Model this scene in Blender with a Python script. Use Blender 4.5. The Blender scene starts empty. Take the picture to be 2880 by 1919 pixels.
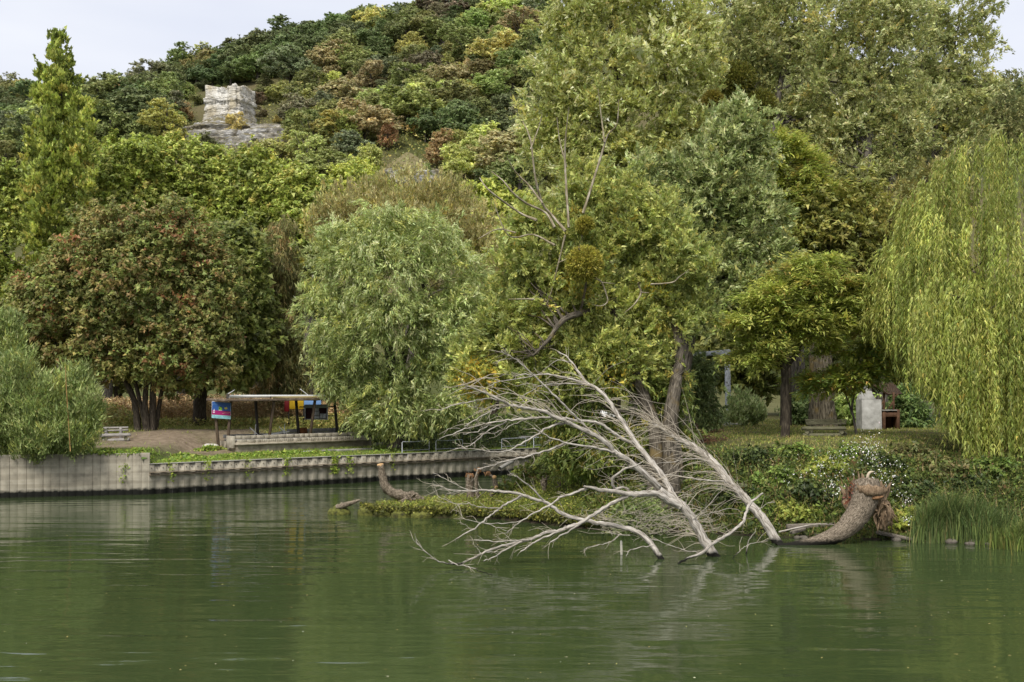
import bpy, bmesh, math
import numpy as np
from mathutils import Vector, noise as mnoise

# ------------------------------------------------------------------ camera, sky, sun, exposure
SC = bpy.context.scene
COL = SC.collection
F, CX, HY, CAMH = 3200.0, 1440.0, 1080.0, 5.0     # focal length in photo pixels, principal column, horizon row, eye height

cam_d = bpy.data.cameras.new('camera')
cam_d.sensor_width = 36.0
cam_d.lens = 40.0
cam_d.shift_y = (HY - 959.5) / 2880.0
cam_d.clip_start, cam_d.clip_end = 0.5, 3000.0
cam = bpy.data.objects.new('camera', cam_d)
cam.location = (0, 0, CAMH)
cam.rotation_euler = (math.radians(90), 0, 0)
COL.objects.link(cam)
SC.camera = cam

SUN_EL, SUN_AZ = math.radians(52), math.radians(200)   # azimuth measured clockwise from +Y: behind the camera, a little left
world = bpy.data.worlds.new('World')
SC.world = world
world.use_nodes = True
wn = world.node_tree
for n in list(wn.nodes): wn.nodes.remove(n)
sky = wn.nodes.new('ShaderNodeTexSky'); sky.sky_type = 'NISHITA'; sky.sun_disc = False
sky.sun_elevation, sky.sun_rotation = SUN_EL, SUN_AZ
sky.air_density, sky.dust_density, sky.ozone_density = 1.0, 4.0, 1.0
skyb = wn.nodes.new('ShaderNodeBackground'); skyb.inputs['Strength'].default_value = 0.05
wn.links.new(sky.outputs[0], skyb.inputs[0])
tc = wn.nodes.new('ShaderNodeTexCoord')
mp = wn.nodes.new('ShaderNodeMapping'); mp.inputs['Scale'].default_value = (2.2, 2.2, 9.0)
cn = wn.nodes.new('ShaderNodeTexNoise'); cn.inputs['Scale'].default_value = 1.6; cn.inputs['Detail'].default_value = 5.0
cr = wn.nodes.new('ShaderNodeValToRGB')
cr.color_ramp.elements[0].position, cr.color_ramp.elements[0].color = 0.3, (0.75, 0.785, 0.89, 1)
cr.color_ramp.elements[1].position, cr.color_ramp.elements[1].color = 0.75, (0.88, 0.90, 0.96, 1)
cloud = wn.nodes.new('ShaderNodeBackground'); cloud.inputs['Strength'].default_value = 0.475
wn.links.new(tc.outputs['Generated'], mp.inputs[0]); wn.links.new(mp.outputs[0], cn.inputs['Vector'])
wn.links.new(cn.outputs[0], cr.inputs[0]); wn.links.new(cr.outputs[0], cloud.inputs[0])
mixw = wn.nodes.new('ShaderNodeMixShader'); mixw.inputs[0].default_value = 0.9     # almost closed cloud cover
wo = wn.nodes.new('ShaderNodeOutputWorld')
wn.links.new(skyb.outputs[0], mixw.inputs[1]); wn.links.new(cloud.outputs[0], mixw.inputs[2]); wn.links.new(mixw.outputs[0], wo.inputs[0])

sun_d = bpy.data.lights.new('sun', 'SUN')
sun_d.energy, sun_d.angle, sun_d.color = 1.5, math.radians(20), (1.0, 0.96, 0.89)
sun = bpy.data.objects.new('sun', sun_d)
_d = Vector((math.sin(SUN_AZ) * math.cos(SUN_EL), math.cos(SUN_AZ) * math.cos(SUN_EL), math.sin(SUN_EL)))
sun.rotation_euler = (-_d).to_track_quat('-Z', 'Y').to_euler()
sun.location = (0, 0, 80)
COL.objects.link(sun)

SC.view_settings.view_transform = 'Standard'
SC.view_settings.look = 'None'
SC.view_settings.gamma = 1.0
SC.view_settings.exposure = 1.25
cy = SC.cycles
cy.max_bounces, cy.diffuse_bounces, cy.glossy_bounces, cy.transmission_bounces = 7, 4, 3, 5
cy.caustics_reflective = cy.caustics_refractive = False
cy.sample_clamp_indirect = 4.0
cy.use_denoising = True

# ------------------------------------------------------------------ helpers
def P(px, py, d):
    "the point d metres ahead that the photograph shows at (px, py)"
    return np.array([(px - CX) / F * d, d, CAMH + (HY - py) / F * d])
def G(px, py, z=0.0):
    "the point of the level z that the photograph shows at (px, py)"
    return P(px, py, F * (CAMH - z) / (py - HY))
def lin(c, k=1.0):
    c = np.asarray(c, float) / 255.0
    return np.where(c <= 0.04045, c / 12.92, ((c + 0.055) / 1.055) ** 2.4) * k
def leafc(c, k=1.54, sat=0.94):
    l = lin(c); m = l @ np.array([0.3, 0.6, 0.1]); return (m + sat*(l-m))*k*np.array([1.03, 1.0, 0.92])
def rng(seed): return np.random.default_rng(seed)
def unit(v): return v / np.maximum(np.linalg.norm(v, axis=-1, keepdims=True), 1e-9)

def tag(o, label=None, cat=None, group=None, kind=None):
    if label: o['label'] = label
    if cat: o['category'] = cat
    if group: o['group'] = group
    if kind: o['kind'] = kind
    return o
def link(name, data, parent=None, mat=None):
    o = bpy.data.objects.new(name, data)
    COL.objects.link(o)
    if mat is not None and data is not None and len(data.materials) == 0: data.materials.append(mat)
    if parent is not None: o.parent = parent
    return o
def thing(name, label, cat, group=None, loc=(0, 0, 0)):
    o = link(name, None); o.location = loc
    return tag(o, label, cat, group)

def mesh_np(name, verts, faces, colors=None, smooth=False, vec=None):
    "faces: (n,3) or (n,4) array; colors: one per face; vec: one per vertex (bark coordinates)"
    verts = np.ascontiguousarray(verts, np.float32); faces = np.ascontiguousarray(faces, np.int32)
    n, k = faces.shape
    me = bpy.data.meshes.new(name)
    me.vertices.add(len(verts)); me.vertices.foreach_set('co', verts.ravel())
    me.loops.add(n * k); me.loops.foreach_set('vertex_index', faces.ravel())
    me.polygons.add(n)
    me.polygons.foreach_set('loop_start', np.arange(0, n * k, k, dtype=np.int32))
    me.polygons.foreach_set('loop_total', np.full(n, k, np.int32))
    if smooth: me.polygons.foreach_set('use_smooth', np.ones(n, bool))
    if colors is not None:
        a = me.attributes.new('Col', 'FLOAT_COLOR', 'FACE')
        c = np.ones((n, 4), np.float32); c[:, :3] = colors
        a.data.foreach_set('color', c.ravel())
    if vec is not None:
        a = me.attributes.new('bark', 'FLOAT_VECTOR', 'POINT')
        a.data.foreach_set('vector', np.ascontiguousarray(vec, np.float32).ravel())
    me.update(calc_edges=True)
    return me

# ---- boxes and beams collected into one mesh
class Box:
    def __init__(s): s.v, s.f, s.n = [], [], 0
    def hexa(s, p):
        s.v.append(np.asarray(p, float)); b = s.n
        s.f += [(b, b+3, b+2, b+1), (b+4, b+5, b+6, b+7), (b, b+1, b+5, b+4), (b+1, b+2, b+6, b+5), (b+2, b+3, b+7, b+6), (b+3, b, b+4, b+7)]
        s.n += 8; return s
    def obb(s, o, u, v, w):
        o, u, v, w = [np.asarray(a, float) for a in (o, u, v, w)]
        return s.hexa([o, o+u, o+u+v, o+v, o+w, o+u+w, o+u+v+w, o+v+w])
    def box(s, c, sz):
        c, sz = np.asarray(c, float), np.asarray(sz, float)
        return s.obb(c - sz/2, (sz[0],0,0), (0,sz[1],0), (0,0,sz[2]))
    def beam(s, p, q, a, b, up=(0, 0, 1)):
        p, q, up = [np.asarray(t, float) for t in (p, q, up)]
        d = q - p; x = np.cross(d, up); x = x / np.linalg.norm(x); y = np.cross(x, d); y = y / np.linalg.norm(y)
        return s.obb(p - x*a/2 - y*b/2, x*a, y*b, d)
    def build(s, name, mat, parent=None, bevel=0.0, jitter=0.0, seed=0):
        v = np.concatenate(s.v)
        if jitter: v = v + rng(seed).normal(0, jitter, v.shape)
        me = mesh_np(name, v, np.array(s.f))
        if bevel:
            bm = bmesh.new(); bm.from_mesh(me)
            bmesh.ops.recalc_face_normals(bm, faces=bm.faces)
            bmesh.ops.bevel(bm, geom=list(bm.edges), offset=bevel, segments=1, affect='EDGES')
            bm.to_mesh(me); bm.free()
        return link(name, me, parent, mat)

# ---- tapered tubes
def smooth_path(pts, rad, step=None, sub=4):
    pts = np.asarray(pts, float); rad = np.asarray(rad, float)
    if len(pts) < 3: sub = max(sub, 2)
    p = np.vstack([2*pts[0]-pts[1], pts, 2*pts[-1]-pts[-2]])
    out, ro = [], []
    for i in range(1, len(p)-2):
        t = np.linspace(0, 1, sub, endpoint=False)[:, None]
        a, b, c, d = p[i-1], p[i], p[i+1], p[i+2]
        out.append(0.5*((2*b) + (-a+c)*t + (2*a-5*b+4*c-d)*t**2 + (-a+3*b-3*c+d)*t**3))
        ro.append(rad[i-1] + (rad[i]-rad[i-1])*t[:, 0])
    out.append(pts[-1:]); ro.append(rad[-1:])
    return np.vstack(out), np.concatenate(ro)
class Tubes:
    def __init__(s): s.v, s.f, s.b, s.n = [], [], [], 0
    def add(s, pts, rad, sides=6, wob=0.0, r=None, cap=True, v0=0.0):
        pts = np.asarray(pts, float); rad = np.broadcast_to(np.asarray(rad, float), (len(pts),)).copy()
        m = len(pts)
        t = unit(np.gradient(pts, axis=0))
        ref = np.where(np.abs(t[:, 2:3]) > 0.9, [[1.0, 0, 0]], [[0, 0, 1.0]])
        x = unit(np.cross(t, ref)); 
        for i in range(1, m):                      # keep the frame from flipping
            if x[i] @ x[i-1] < 0: x[i] = -x[i]
        y = np.cross(t, x)
        th = np.linspace(0, 2*np.pi, sides, endpoint=False)
        rr = rad[:, None] * np.ones(sides)
        if wob and r is not None: rr = rr * (1 + wob*r.normal(0, 1, rr.shape))
        ring = pts[:, None] + rr[..., None]*(np.cos(th)[None, :, None]*x[:, None] + np.sin(th)[None, :, None]*y[:, None])
        ln = np.concatenate([[0], np.cumsum(np.linalg.norm(np.diff(pts, axis=0), axis=1))]) + v0
        bk = np.stack([np.cos(th)[None]*np.maximum(rad, .02)[:, None], np.sin(th)[None]*np.maximum(rad, .02)[:, None], np.repeat(ln[:, None], sides, 1)], -1)
        i, j = np.meshgrid(np.arange(m-1), np.arange(sides), indexing='ij'); k = (j+1) % sides
        s.f.append((np.stack([i*sides+j, i*sides+k, (i+1)*sides+k, (i+1)*sides+j], -1).reshape(-1, 4)) + s.n)
        s.v.append(ring.reshape(-1, 3)); s.b.append(bk.reshape(-1, 3)); n0 = s.n; s.n += m*sides
        if cap:
            for e, idx in ((0, 0), (m-1, (m-1)*sides)):
                s.v.append(pts[e:e+1]); s.b.append(np.array([[0, 0, ln[e]]]))
                a = np.arange(sides); b = (a+1) % sides
                q = np.stack([n0+idx+a, n0+idx+b, np.full(sides, s.n), np.full(sides, s.n)], -1)
                s.f.append(q[:, [0, 1, 2, 3]]); s.n += 1
        return s
    def build(s, name, mat, parent=None, smooth=True):
        f = np.concatenate(s.f); v = np.concatenate(s.v); b = np.concatenate(s.b)
        tri = f[:, 2] == f[:, 3]
        ff = np.concatenate([f[~tri][:, [0, 1, 2]], f[~tri][:, [0, 2, 3]], f[tri][:, :3]])
        return link(name, mesh_np(name, v, ff, smooth=smooth, vec=b), parent, mat)

def value_noise(x, y, z=0.0, sc=1.0):
    x, y = np.broadcast_arrays(np.asarray(x, float), np.asarray(y, float))
    return np.array([mnoise.fractal(Vector((a*sc, b*sc, z)), 0.8, 2.0, 4) for a, b in zip(x.ravel(), y.ravel())]).reshape(x.shape)

# ------------------------------------------------------------------ materials
def new_mat(name):
    m = bpy.data.materials.new(name); m.use_nodes = True
    nt = m.node_tree; b = nt.nodes['Principled BSDF']
    return m, nt, b, nt.nodes['Material Output']
def nd(nt, t, **kw):
    n = nt.nodes.new(t)
    for k, v in kw.items():
        if k.startswith('i_'): n.inputs[k[2:].replace('_', ' ')].default_value = v
        else: setattr(n, k, v)
    return n
def ramp(nt, *stops):
    n = nt.nodes.new('ShaderNodeValToRGB'); e = n.color_ramp.elements
    while len(e) < len(stops): e.new(0.5)
    for el, (p, c) in zip(e, stops): el.position, el.color = p, (*c, 1)
    return n
def noise_mat(name, stops, scale=8.0, rough=0.85, bump=0.3, bscale=None, detail=8.0, coord='Object', stretch=(1, 1, 1), spec=0.3, dist=0.02):
    m, nt, b, out = new_mat(name)
    if coord == 'bark': co = nd(nt, 'ShaderNodeAttribute', attribute_name='bark').outputs['Vector']
    else: co = nd(nt, 'ShaderNodeTexCoord').outputs[coord]
    mpn = nd(nt, 'ShaderNodeMapping'); mpn.inputs['Scale'].default_value = stretch
    nt.links.new(co, mpn.inputs[0])
    n1 = nd(nt, 'ShaderNodeTexNoise', i_Scale=scale, i_Detail=detail, i_Roughness=0.65)
    nt.links.new(mpn.outputs[0], n1.inputs['Vector'])
    r = ramp(nt, *stops); nt.links.new(n1.outputs[0], r.inputs[0]); nt.links.new(r.outputs[0], b.inputs['Base Color'])
    n2 = nd(nt, 'ShaderNodeTexNoise', i_Scale=bscale or scale*3, i_Detail=6.0)
    nt.links.new(mpn.outputs[0], n2.inputs['Vector'])
    bp = nd(nt, 'ShaderNodeBump', i_Strength=bump, i_Distance=dist); nt.links.new(n2.outputs[0], bp.inputs['Height']); nt.links.new(bp.outputs[0], b.inputs['Normal'])
    b.inputs['Roughness'].default_value = rough; b.inputs['Specular IOR Level'].default_value = spec
    return m
def bark_mat(name, dark, mid, light, scale=26.0, bump=0.9, dist=0.03, lichen=None, wet=False, st=0.16):
    m, nt, b, out = new_mat(name)
    at = nd(nt, 'ShaderNodeAttribute', attribute_name='bark')
    mpn = nd(nt, 'ShaderNodeMapping'); mpn.inputs['Scale'].default_value = (1, 1, st)
    nt.links.new(at.outputs['Vector'], mpn.inputs[0])
    n1 = nd(nt, 'ShaderNodeTexNoise', i_Scale=scale, i_Detail=5.0, i_Roughness=0.6); nt.links.new(mpn.outputs[0], n1.inputs['Vector'])
    r = ramp(nt, (0.36, dark), (0.52, mid), (0.68, light)); nt.links.new(n1.outputs[0], r.inputs[0])
    col = r.outputs[0]
    if lichen is not None:
        n3 = nd(nt, 'ShaderNodeTexNoise', i_Scale=2.2, i_Detail=6.0); tcn = nd(nt, 'ShaderNodeTexCoord'); nt.links.new(tcn.outputs['Object'], n3.inputs['Vector'])
        r3 = ramp(nt, (0.56, (0, 0, 0)), (0.74, (0.8, 0.8, 0.8))); nt.links.new(n3.outputs[0], r3.inputs[0])
        mx = nd(nt, 'ShaderNodeMix', data_type='RGBA'); nt.links.new(r3.outputs[0], mx.inputs[0]); nt.links.new(col, mx.inputs[6]); mx.inputs[7].default_value = (*lichen, 1)
        col = mx.outputs[2]
    if wet:   # soaked dark wood at the waterline
        g = nd(nt, 'ShaderNodeNewGeometry'); sp = nd(nt, 'ShaderNodeSeparateXYZ'); nt.links.new(g.outputs['Position'], sp.inputs[0])
        n4 = nd(nt, 'ShaderNodeTexNoise', i_Scale=9.0); nt.links.new(g.outputs['Position'], n4.inputs['Vector'])
        ad = nd(nt, 'ShaderNodeMath', operation='MULTIPLY_ADD'); nt.links.new(n4.outputs[0], ad.inputs[0]); ad.inputs[1].default_value = 0.16; nt.links.new(sp.outputs['Z'], ad.inputs[2])
        mr = nd(nt, 'ShaderNodeMapRange'); nt.links.new(ad.outputs[0], mr.inputs[0]); mr.inputs[1].default_value, mr.inputs[2].default_value = 0.17, 0.27
        mx = nd(nt, 'ShaderNodeMix', data_type='RGBA'); nt.links.new(mr.outputs[0], mx.inputs[0]); mx.inputs[6].default_value = (0.012, 0.011, 0.008, 1); nt.links.new(col, mx.inputs[7])
        col = mx.outputs[2]
    nt.links.new(col, b.inputs['Base Color'])
    bp = nd(nt, 'ShaderNodeBump', i_Strength=bump, i_Distance=dist); nt.links.new(n1.outputs[0], bp.inputs['Height']); nt.links.new(bp.outputs[0], b.inputs['Normal'])
    b.inputs['Roughness'].default_value = 0.9; b.inputs['Specular IOR Level'].default_value = 0.2
    return m
def leaf_mat(name, transl=0.3, rough=0.5, spec=0.35, objcol=False):
    m, nt, b, out = new_mat(name)
    at = nd(nt, 'ShaderNodeAttribute', attribute_name='Col'); col = at.outputs['Color']
    if objcol:
        oi = nd(nt, 'ShaderNodeObjectInfo'); mx = nd(nt, 'ShaderNodeMix', data_type='RGBA', blend_type='MULTIPLY'); mx.inputs[0].default_value = 1
        nt.links.new(col, mx.inputs[6]); nt.links.new(oi.outputs['Color'], mx.inputs[7]); col = mx.outputs[2]
    nt.links.new(col, b.inputs['Base Color'])
    b.inputs['Roughness'].default_value = rough; b.inputs['Specular IOR Level'].default_value = spec
    t = nd(nt, 'ShaderNodeBsdfTranslucent'); nt.links.new(col, t.inputs[0])
    ms = nd(nt, 'ShaderNodeMixShader'); ms.inputs[0].default_value = transl
    nt.links.new(b.outputs[0], ms.inputs[1]); nt.links.new(t.outputs[0], ms.inputs[2]); nt.links.new(ms.outputs[0], out.inputs[0])
    return m
def plain(name, c, rough=0.6, spec=0.3, var=0.12, scale=6.0, bump=0.1):
    c = np.asarray(c, float)
    return noise_mat(name, ((0.3, tuple(np.clip(c*(1-var), 0, 1))), (0.7, tuple(np.clip(c*(1+var), 0, 1)))), scale, rough, bump, spec=spec, dist=0.01)

LEAF = leaf_mat('leaf', 0.38)
LEAF_SILVER = leaf_mat('silvery_leaf', 0.36, 0.5, 0.35)
LEAF_FAR = leaf_mat('hillside_leaf', 0.35, objcol=True)
GRASSM = leaf_mat('grass_blade', 0.3)
DRYM = leaf_mat('dry_stem', 0.15, 0.8, 0.1)
BARK_BROWN = bark_mat('brown_bark', (0.02, 0.016, 0.012), (0.07, 0.056, 0.04), (0.14, 0.115, 0.085))
BARK_GREY = bark_mat('grey_bark', (0.03, 0.027, 0.022), (0.12, 0.105, 0.085), (0.24, 0.21, 0.175), scale=20)
BARK_LICHEN = bark_mat('lichened_bark', (0.035, 0.03, 0.022), (0.12, 0.10, 0.075), (0.23, 0.20, 0.155), lichen=(0.19, 0.135, 0.05))
BARK_DEAD = bark_mat('bleached_dead_bark', (0.15, 0.13, 0.105), (0.42, 0.38, 0.325), (0.60, 0.555, 0.49), scale=24, bump=0.6, dist=0.015, wet=True)
BARK_LOG = bark_mat('fallen_trunk_bark', (0.05, 0.04, 0.028), (0.20, 0.16, 0.115), (0.34, 0.285, 0.215), scale=34, bump=0.8, dist=0.025, wet=True, st=0.4)
TWIGM = plain('bleached_twig', (0.47, 0.41, 0.32), 0.9)
WOODCUT = noise_mat('fresh_cut_wood', ((0.3, (0.45, 0.26, 0.11)), (0.7, (0.68, 0.45, 0.22))), 14, 0.8, 0.2)
# ------------------------------------------------------------------ the setting: river, banks, quay, hill
def point_color(me, cols):
    a = me.attributes.new('Col', 'FLOAT_COLOR', 'POINT')
    c = np.ones((len(cols), 4), np.float32); c[:, :3] = cols
    a.data.foreach_set('color', c.ravel())
def sm(x, a, b):
    t = np.clip((x-a)/(b-a), 0, 1); return t*t*(3-2*t)
def grid_faces(nx, ny):
    i, j = np.meshgrid(np.arange(nx-1), np.arange(ny-1), indexing='ij')
    return np.stack([i*ny+j, (i+1)*ny+j, (i+1)*ny+j+1, i*ny+j+1], -1).reshape(-1, 4)

# river
m, nt, b, out = new_mat('river_water')
tcn = nd(nt, 'ShaderNodeTexCoord')
hs = []
for sc_, stv, w in ((0.55, (0.3, 1.5, 1), 1.3), (1.7, (0.35, 1.3, 1), 0.42), (5.0, (0.45, 1.2, 1), 0.07)):
    mpn = nd(nt, 'ShaderNodeMapping'); mpn.inputs['Scale'].default_value = stv; mpn.inputs['Rotation'].default_value = (0, 0, 0.12*sc_)
    nt.links.new(tcn.outputs['Object'], mpn.inputs[0])
    nn = nd(nt, 'ShaderNodeTexNoise', i_Scale=sc_, i_Detail=2.0, i_Roughness=0.4, i_Distortion=0.6); nt.links.new(mpn.outputs[0], nn.inputs['Vector'])
    mu = nd(nt, 'ShaderNodeMath', operation='MULTIPLY'); nt.links.new(nn.outputs[0], mu.inputs[0]); mu.inputs[1].default_value = w; hs.append(mu)
a1 = nd(nt, 'ShaderNodeMath', operation='ADD'); nt.links.new(hs[0].outputs[0], a1.inputs[0]); nt.links.new(hs[1].outputs[0], a1.inputs[1])
a2 = nd(nt, 'ShaderNodeMath', operation='ADD'); nt.links.new(a1.outputs[0], a2.inputs[0]); nt.links.new(hs[2].outputs[0], a2.inputs[1])
big = nd(nt, 'ShaderNodeTexNoise', i_Scale=0.12, i_Detail=2.0); nt.links.new(tcn.outputs['Object'], big.inputs['Vector'])
mr = nd(nt, 'ShaderNodeMapRange'); nt.links.new(big.outputs[0], mr.inputs[0]); mr.inputs[1].default_value, mr.inputs[2].default_value, mr.inputs[3].default_value, mr.inputs[4].default_value = 0.35, 0.65, 0.55, 1.0
bp = nd(nt, 'ShaderNodeBump', i_Distance=0.042); nt.links.new(mr.outputs[0], bp.inputs['Strength']); nt.links.new(a2.outputs[0], bp.inputs['Height']); nt.links.new(bp.outputs[0], b.inputs['Normal'])
b.inputs['Base Color'].default_value = (0.038, 0.056, 0.020, 1)
b.inputs['Roughness'].default_value = 0.06; b.inputs['IOR'].default_value = 1.333
WATER = m
wv = np.array([(-400, -60, 0), (400, -60, 0), (400, 75, 0), (-400, 75, 0)], float)
river = link('river', mesh_np('river', wv, np.array([[0, 1, 2, 3]])), mat=WATER); tag(river, kind='structure')

# ground material: the colour of each spot of soil or turf, broken up by fine noise
m, nt, b, out = new_mat('soil_and_turf')
at = nd(nt, 'ShaderNodeAttribute', attribute_name='Col'); tcn = nd(nt, 'ShaderNodeTexCoord')
n1 = nd(nt, 'ShaderNodeTexNoise', i_Scale=3.0, i_Detail=9.0, i_Roughness=0.7); nt.links.new(tcn.outputs['Object'], n1.inputs['Vector'])
r = ramp(nt, (0.3, (0.55, 0.52, 0.48)), (0.7, (1.4, 1.4, 1.35))); nt.links.new(n1.outputs[0], r.inputs[0])
mx = nd(nt, 'ShaderNodeMix', data_type='RGBA', blend_type='MULTIPLY'); mx.inputs[0].default_value = 1; nt.links.new(at.outputs[0], mx.inputs[6]); nt.links.new(r.outputs[0], mx.inputs[7]); nt.links.new(mx.outputs[2], b.inputs['Base Color'])
n2 = nd(nt, 'ShaderNodeTexNoise', i_Scale=12.0, i_Detail=8.0); nt.links.new(tcn.outputs['Object'], n2.inputs['Vector'])
bp = nd(nt, 'ShaderNodeBump', i_Strength=0.8, i_Distance=0.08); nt.links.new(n2.outputs[0], bp.inputs['Height']); nt.links.new(bp.outputs[0], b.inputs['Normal'])
b.inputs['Roughness'].default_value = 0.95; b.inputs['Specular IOR Level'].default_value = 0.1
SOIL = m
C_GRASS, C_DRY, C_DIRT, C_MOSS, C_MUD = np.array([0.075, 0.10, 0.028]), np.array([0.17, 0.145, 0.075]), np.array([0.235, 0.185, 0.135]), np.array([0.10, 0.125, 0.025]), np.array([0.035, 0.028, 0.02])

# quay (left bank) behind the wall
def ywall(x):
    return np.where(x < -16.4, 51.4 + 0.245*(x+16.4), 51.4 + 0.716*(x+16.4))
def quay_z(x, t):
    left = 1 - sm(x, -16.9, -16.4)
    a = np.interp(t, [0, 3, 5.5, 8, 11, 25, 80], [1.34, 1.42, 1.56, 1.95, 2.42, 2.6, 2.7])
    c = np.interp(t, [0, 3, 6, 11, 25, 80], [1.86, 1.95, 2.06, 2.45, 2.6, 2.7])
    return a + (c-a)*left
def quay_at(x, y): return float(quay_z(np.array(x), np.array(y - ywall(np.array(x)))))
xs = np.concatenate([np.arange(-90, -24, 3.0), np.arange(-24, 6.6, 0.35)])
ts = np.concatenate([[0.04], np.arange(0.3, 16, 0.35), np.arange(16, 90, 3.0)])
X, T = np.meshgrid(xs, ts, indexing='ij'); Y = ywall(X) + T
nz = value_noise(X, Y, 3.0, 0.35)
Z = quay_z(X, T) + 0.05*nz*np.minimum(T, 1) 
dirt = np.clip(sm(X, -22.5, -19)*(1-sm(X, -15.4, -12.5))*sm(T, 2.0, 4.5)*(1-sm(T, 11.5, 13.5)) + 0.5*nz, 0, 1)*sm(T, 1, 3)
dry = np.clip(0.55*sm(T, 8, 13) + 0.5*nz + 0.1, 0, 1)[..., None]
cc = C_GRASS*(1-dry) + C_DRY*dry
cc = cc*(1-dirt[..., None]) + C_DIRT*dirt[..., None]
me = mesh_np('quay_ground', np.stack([X, Y, Z], -1).reshape(-1, 3), grid_faces(len(xs), len(ts)), smooth=True)
point_color(me, cc.reshape(-1, 3))
tag(link('ground', me, mat=SOIL), kind='structure')

# right bank with its low mossy spit
POLY = np.array([(-5.75, 43.6), (-5.0, 42.75), (-3.6, 42.5), (-2.2, 42.3), (-0.5, 41.9), (0.7, 41.0), (1.4, 40.2), (2.2, 39.4), (3.2, 38.8), (4.6, 38.6), (6.4, 38.0), (8.7, 37.0), (11.5, 36.5), (15.7, 35.7), (22, 34.6), (70, 30),
                 (70, 140), (5.2, 140), (4.4, 66), (3.6, 58), (2.6, 53), (1.2, 49.5), (-0.4, 47.8), (-2.4, 46.6), (-4.4, 45.6), (-5.5, 44.6)], float)
def sdf(x, y):
    p = np.stack([x, y], -1); best = np.full(x.shape, 1e9); inside = np.zeros(x.shape, bool)
    n = len(POLY)
    for i in range(n):
        a, c = POLY[i], POLY[(i+1) % n]; e = c - a; w = p - a
        t = np.clip((w @ e)/(e @ e), 0, 1); best = np.minimum(best, np.linalg.norm(w - t[..., None]*e, axis=-1))
        cond = ((a[1] > y) != (c[1] > y)) & (x < (c[0]-a[0])*(y-a[1])/(c[1]-a[1]+1e-12) + a[0]); inside ^= cond
    return np.where(inside, best, -best)
def bank_z0(x, y, d=None):
    if d is None: d = sdf(x, y)
    top = 0.38 + 2.48*sm(x, -1.2, 5.0)
    k = 0.16 + 2.7*sm(x, -1.0, 4.2)
    return np.where(d > 0, top*(1-np.exp(-(np.maximum(d, 0)/k)**1.45)) , np.maximum(d*1.2, -1.6))
xs = np.concatenate([np.arange(-8, 20, 0.28), np.arange(20, 70, 2.0)]); ys = np.concatenate([np.arange(33, 60, 0.3), np.arange(60, 140, 2.0)])
X, Y = np.meshgrid(xs, ys, indexing='ij'); D = sdf(X, Y)
nz = value_noise(X, Y, 1.0, 0.5); nz2 = value_noise(X, Y, 9.0, 1.6)
D = D + 0.22*nz2*sm(X, -6, 3)+0.12*nz2
Z = bank_z0(X, Y, D) + np.where(D > 0.1, 0.07*nz + 0.05*nz2, 0)
flat = sm(D, 4.5, 7.0)
dry = np.clip(flat*(0.5 + 0.7*nz), 0, 1)[..., None]; mossy = (1 - sm(X, 0, 4))[..., None]; wet = (1-sm(Z, 0.08, 0.3))[..., None]
cc = C_GRASS*0.8*(1-dry) + C_DRY*dry; cc = cc*(1-mossy) + C_MOSS*mossy; cc = cc*(1-wet) + C_MUD*wet
me = mesh_np('bank_ground', np.stack([X, Y, Z], -1).reshape(-1, 3), grid_faces(len(xs), len(ys)), smooth=True)
point_color(me, cc.reshape(-1, 3))
tag(link('riverbank', me, mat=SOIL), kind='structure')
_bx, _by, _bz = xs, ys, Z
def bank_at(x, y):
    x, y = np.asarray(x, float), np.asarray(y, float)
    i = np.clip(np.searchsorted(_bx, x)-1, 0, len(_bx)-2); j = np.clip(np.searchsorted(_by, y)-1, 0, len(_by)-2)
    u = np.clip((x-_bx[i])/(_bx[i+1]-_bx[i]), 0, 1); v = np.clip((y-_by[j])/(_by[j+1]-_by[j]), 0, 1)
    return _bz[i, j]*(1-u)*(1-v)+_bz[i+1, j]*u*(1-v)+_bz[i, j+1]*(1-u)*v+_bz[i+1, j+1]*u*v

# wooded chalk hill
RX = (np.array([-700, -300, 0, 230, 330, 420, 540, 700, 820, 1000, 1080, 1400, 1800, 2200, 2500, 2700, 2880, 3300]) - CX)/8.0
RZ = 5 + (1080 - np.array([330, 300, 262, 268, 250, 212, 145, 118, 95, 66, 50, -20, -40, 20, 140, 210, 262, 360]))/8.0 - 7.5
def hill_z(x, y):
    x, y = np.asarray(x, float), np.asarray(y, float)
    zc = np.interp(x, RX, RZ)
    t = np.clip((y-140)/(400-140.), 0, 1)
    z = 2.4 + (zc-2.4)*t**1.08 - np.maximum(y-400, 0)*0.05
    z = z + 3.0*np.sin(x*0.05+1)*np.sin(y*0.045)*np.clip(t*3, 0, 1)*(t < 1)
    return z
def hill_hit(px, py):
    y = np.arange(130, 420, 0.5); ray = CAMH + (HY-py)/F*y; z = hill_z((px-CX)/F*y, y)
    k = np.argmax(z >= ray); k = k if z[k] >= ray[k] else len(y)-41
    return np.array([(px-CX)/F*y[k], y[k], z[k]])
xs = np.arange(-340, 341, 6.0); ys = np.arange(100, 620, 6.0)
X, Y = np.meshgrid(xs, ys, indexing='ij'); Z = hill_z(X, Y); nz = value_noise(X, Y, 5.0, 0.03)
dry = np.clip(0.45 + 0.8*nz, 0, 1)[..., None]
me = mesh_np('hill', np.stack([X, Y, Z + 1.5*nz*np.clip((Y-140)/50, 0, 1)], -1).reshape(-1, 3), grid_faces(len(xs), len(ys)), smooth=True)
point_color(me, ((C_GRASS*0.8)*(1-dry) + C_DRY*0.75*dry).reshape(-1, 3))
tag(link('hill', me, mat=SOIL), kind='structure')

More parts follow.
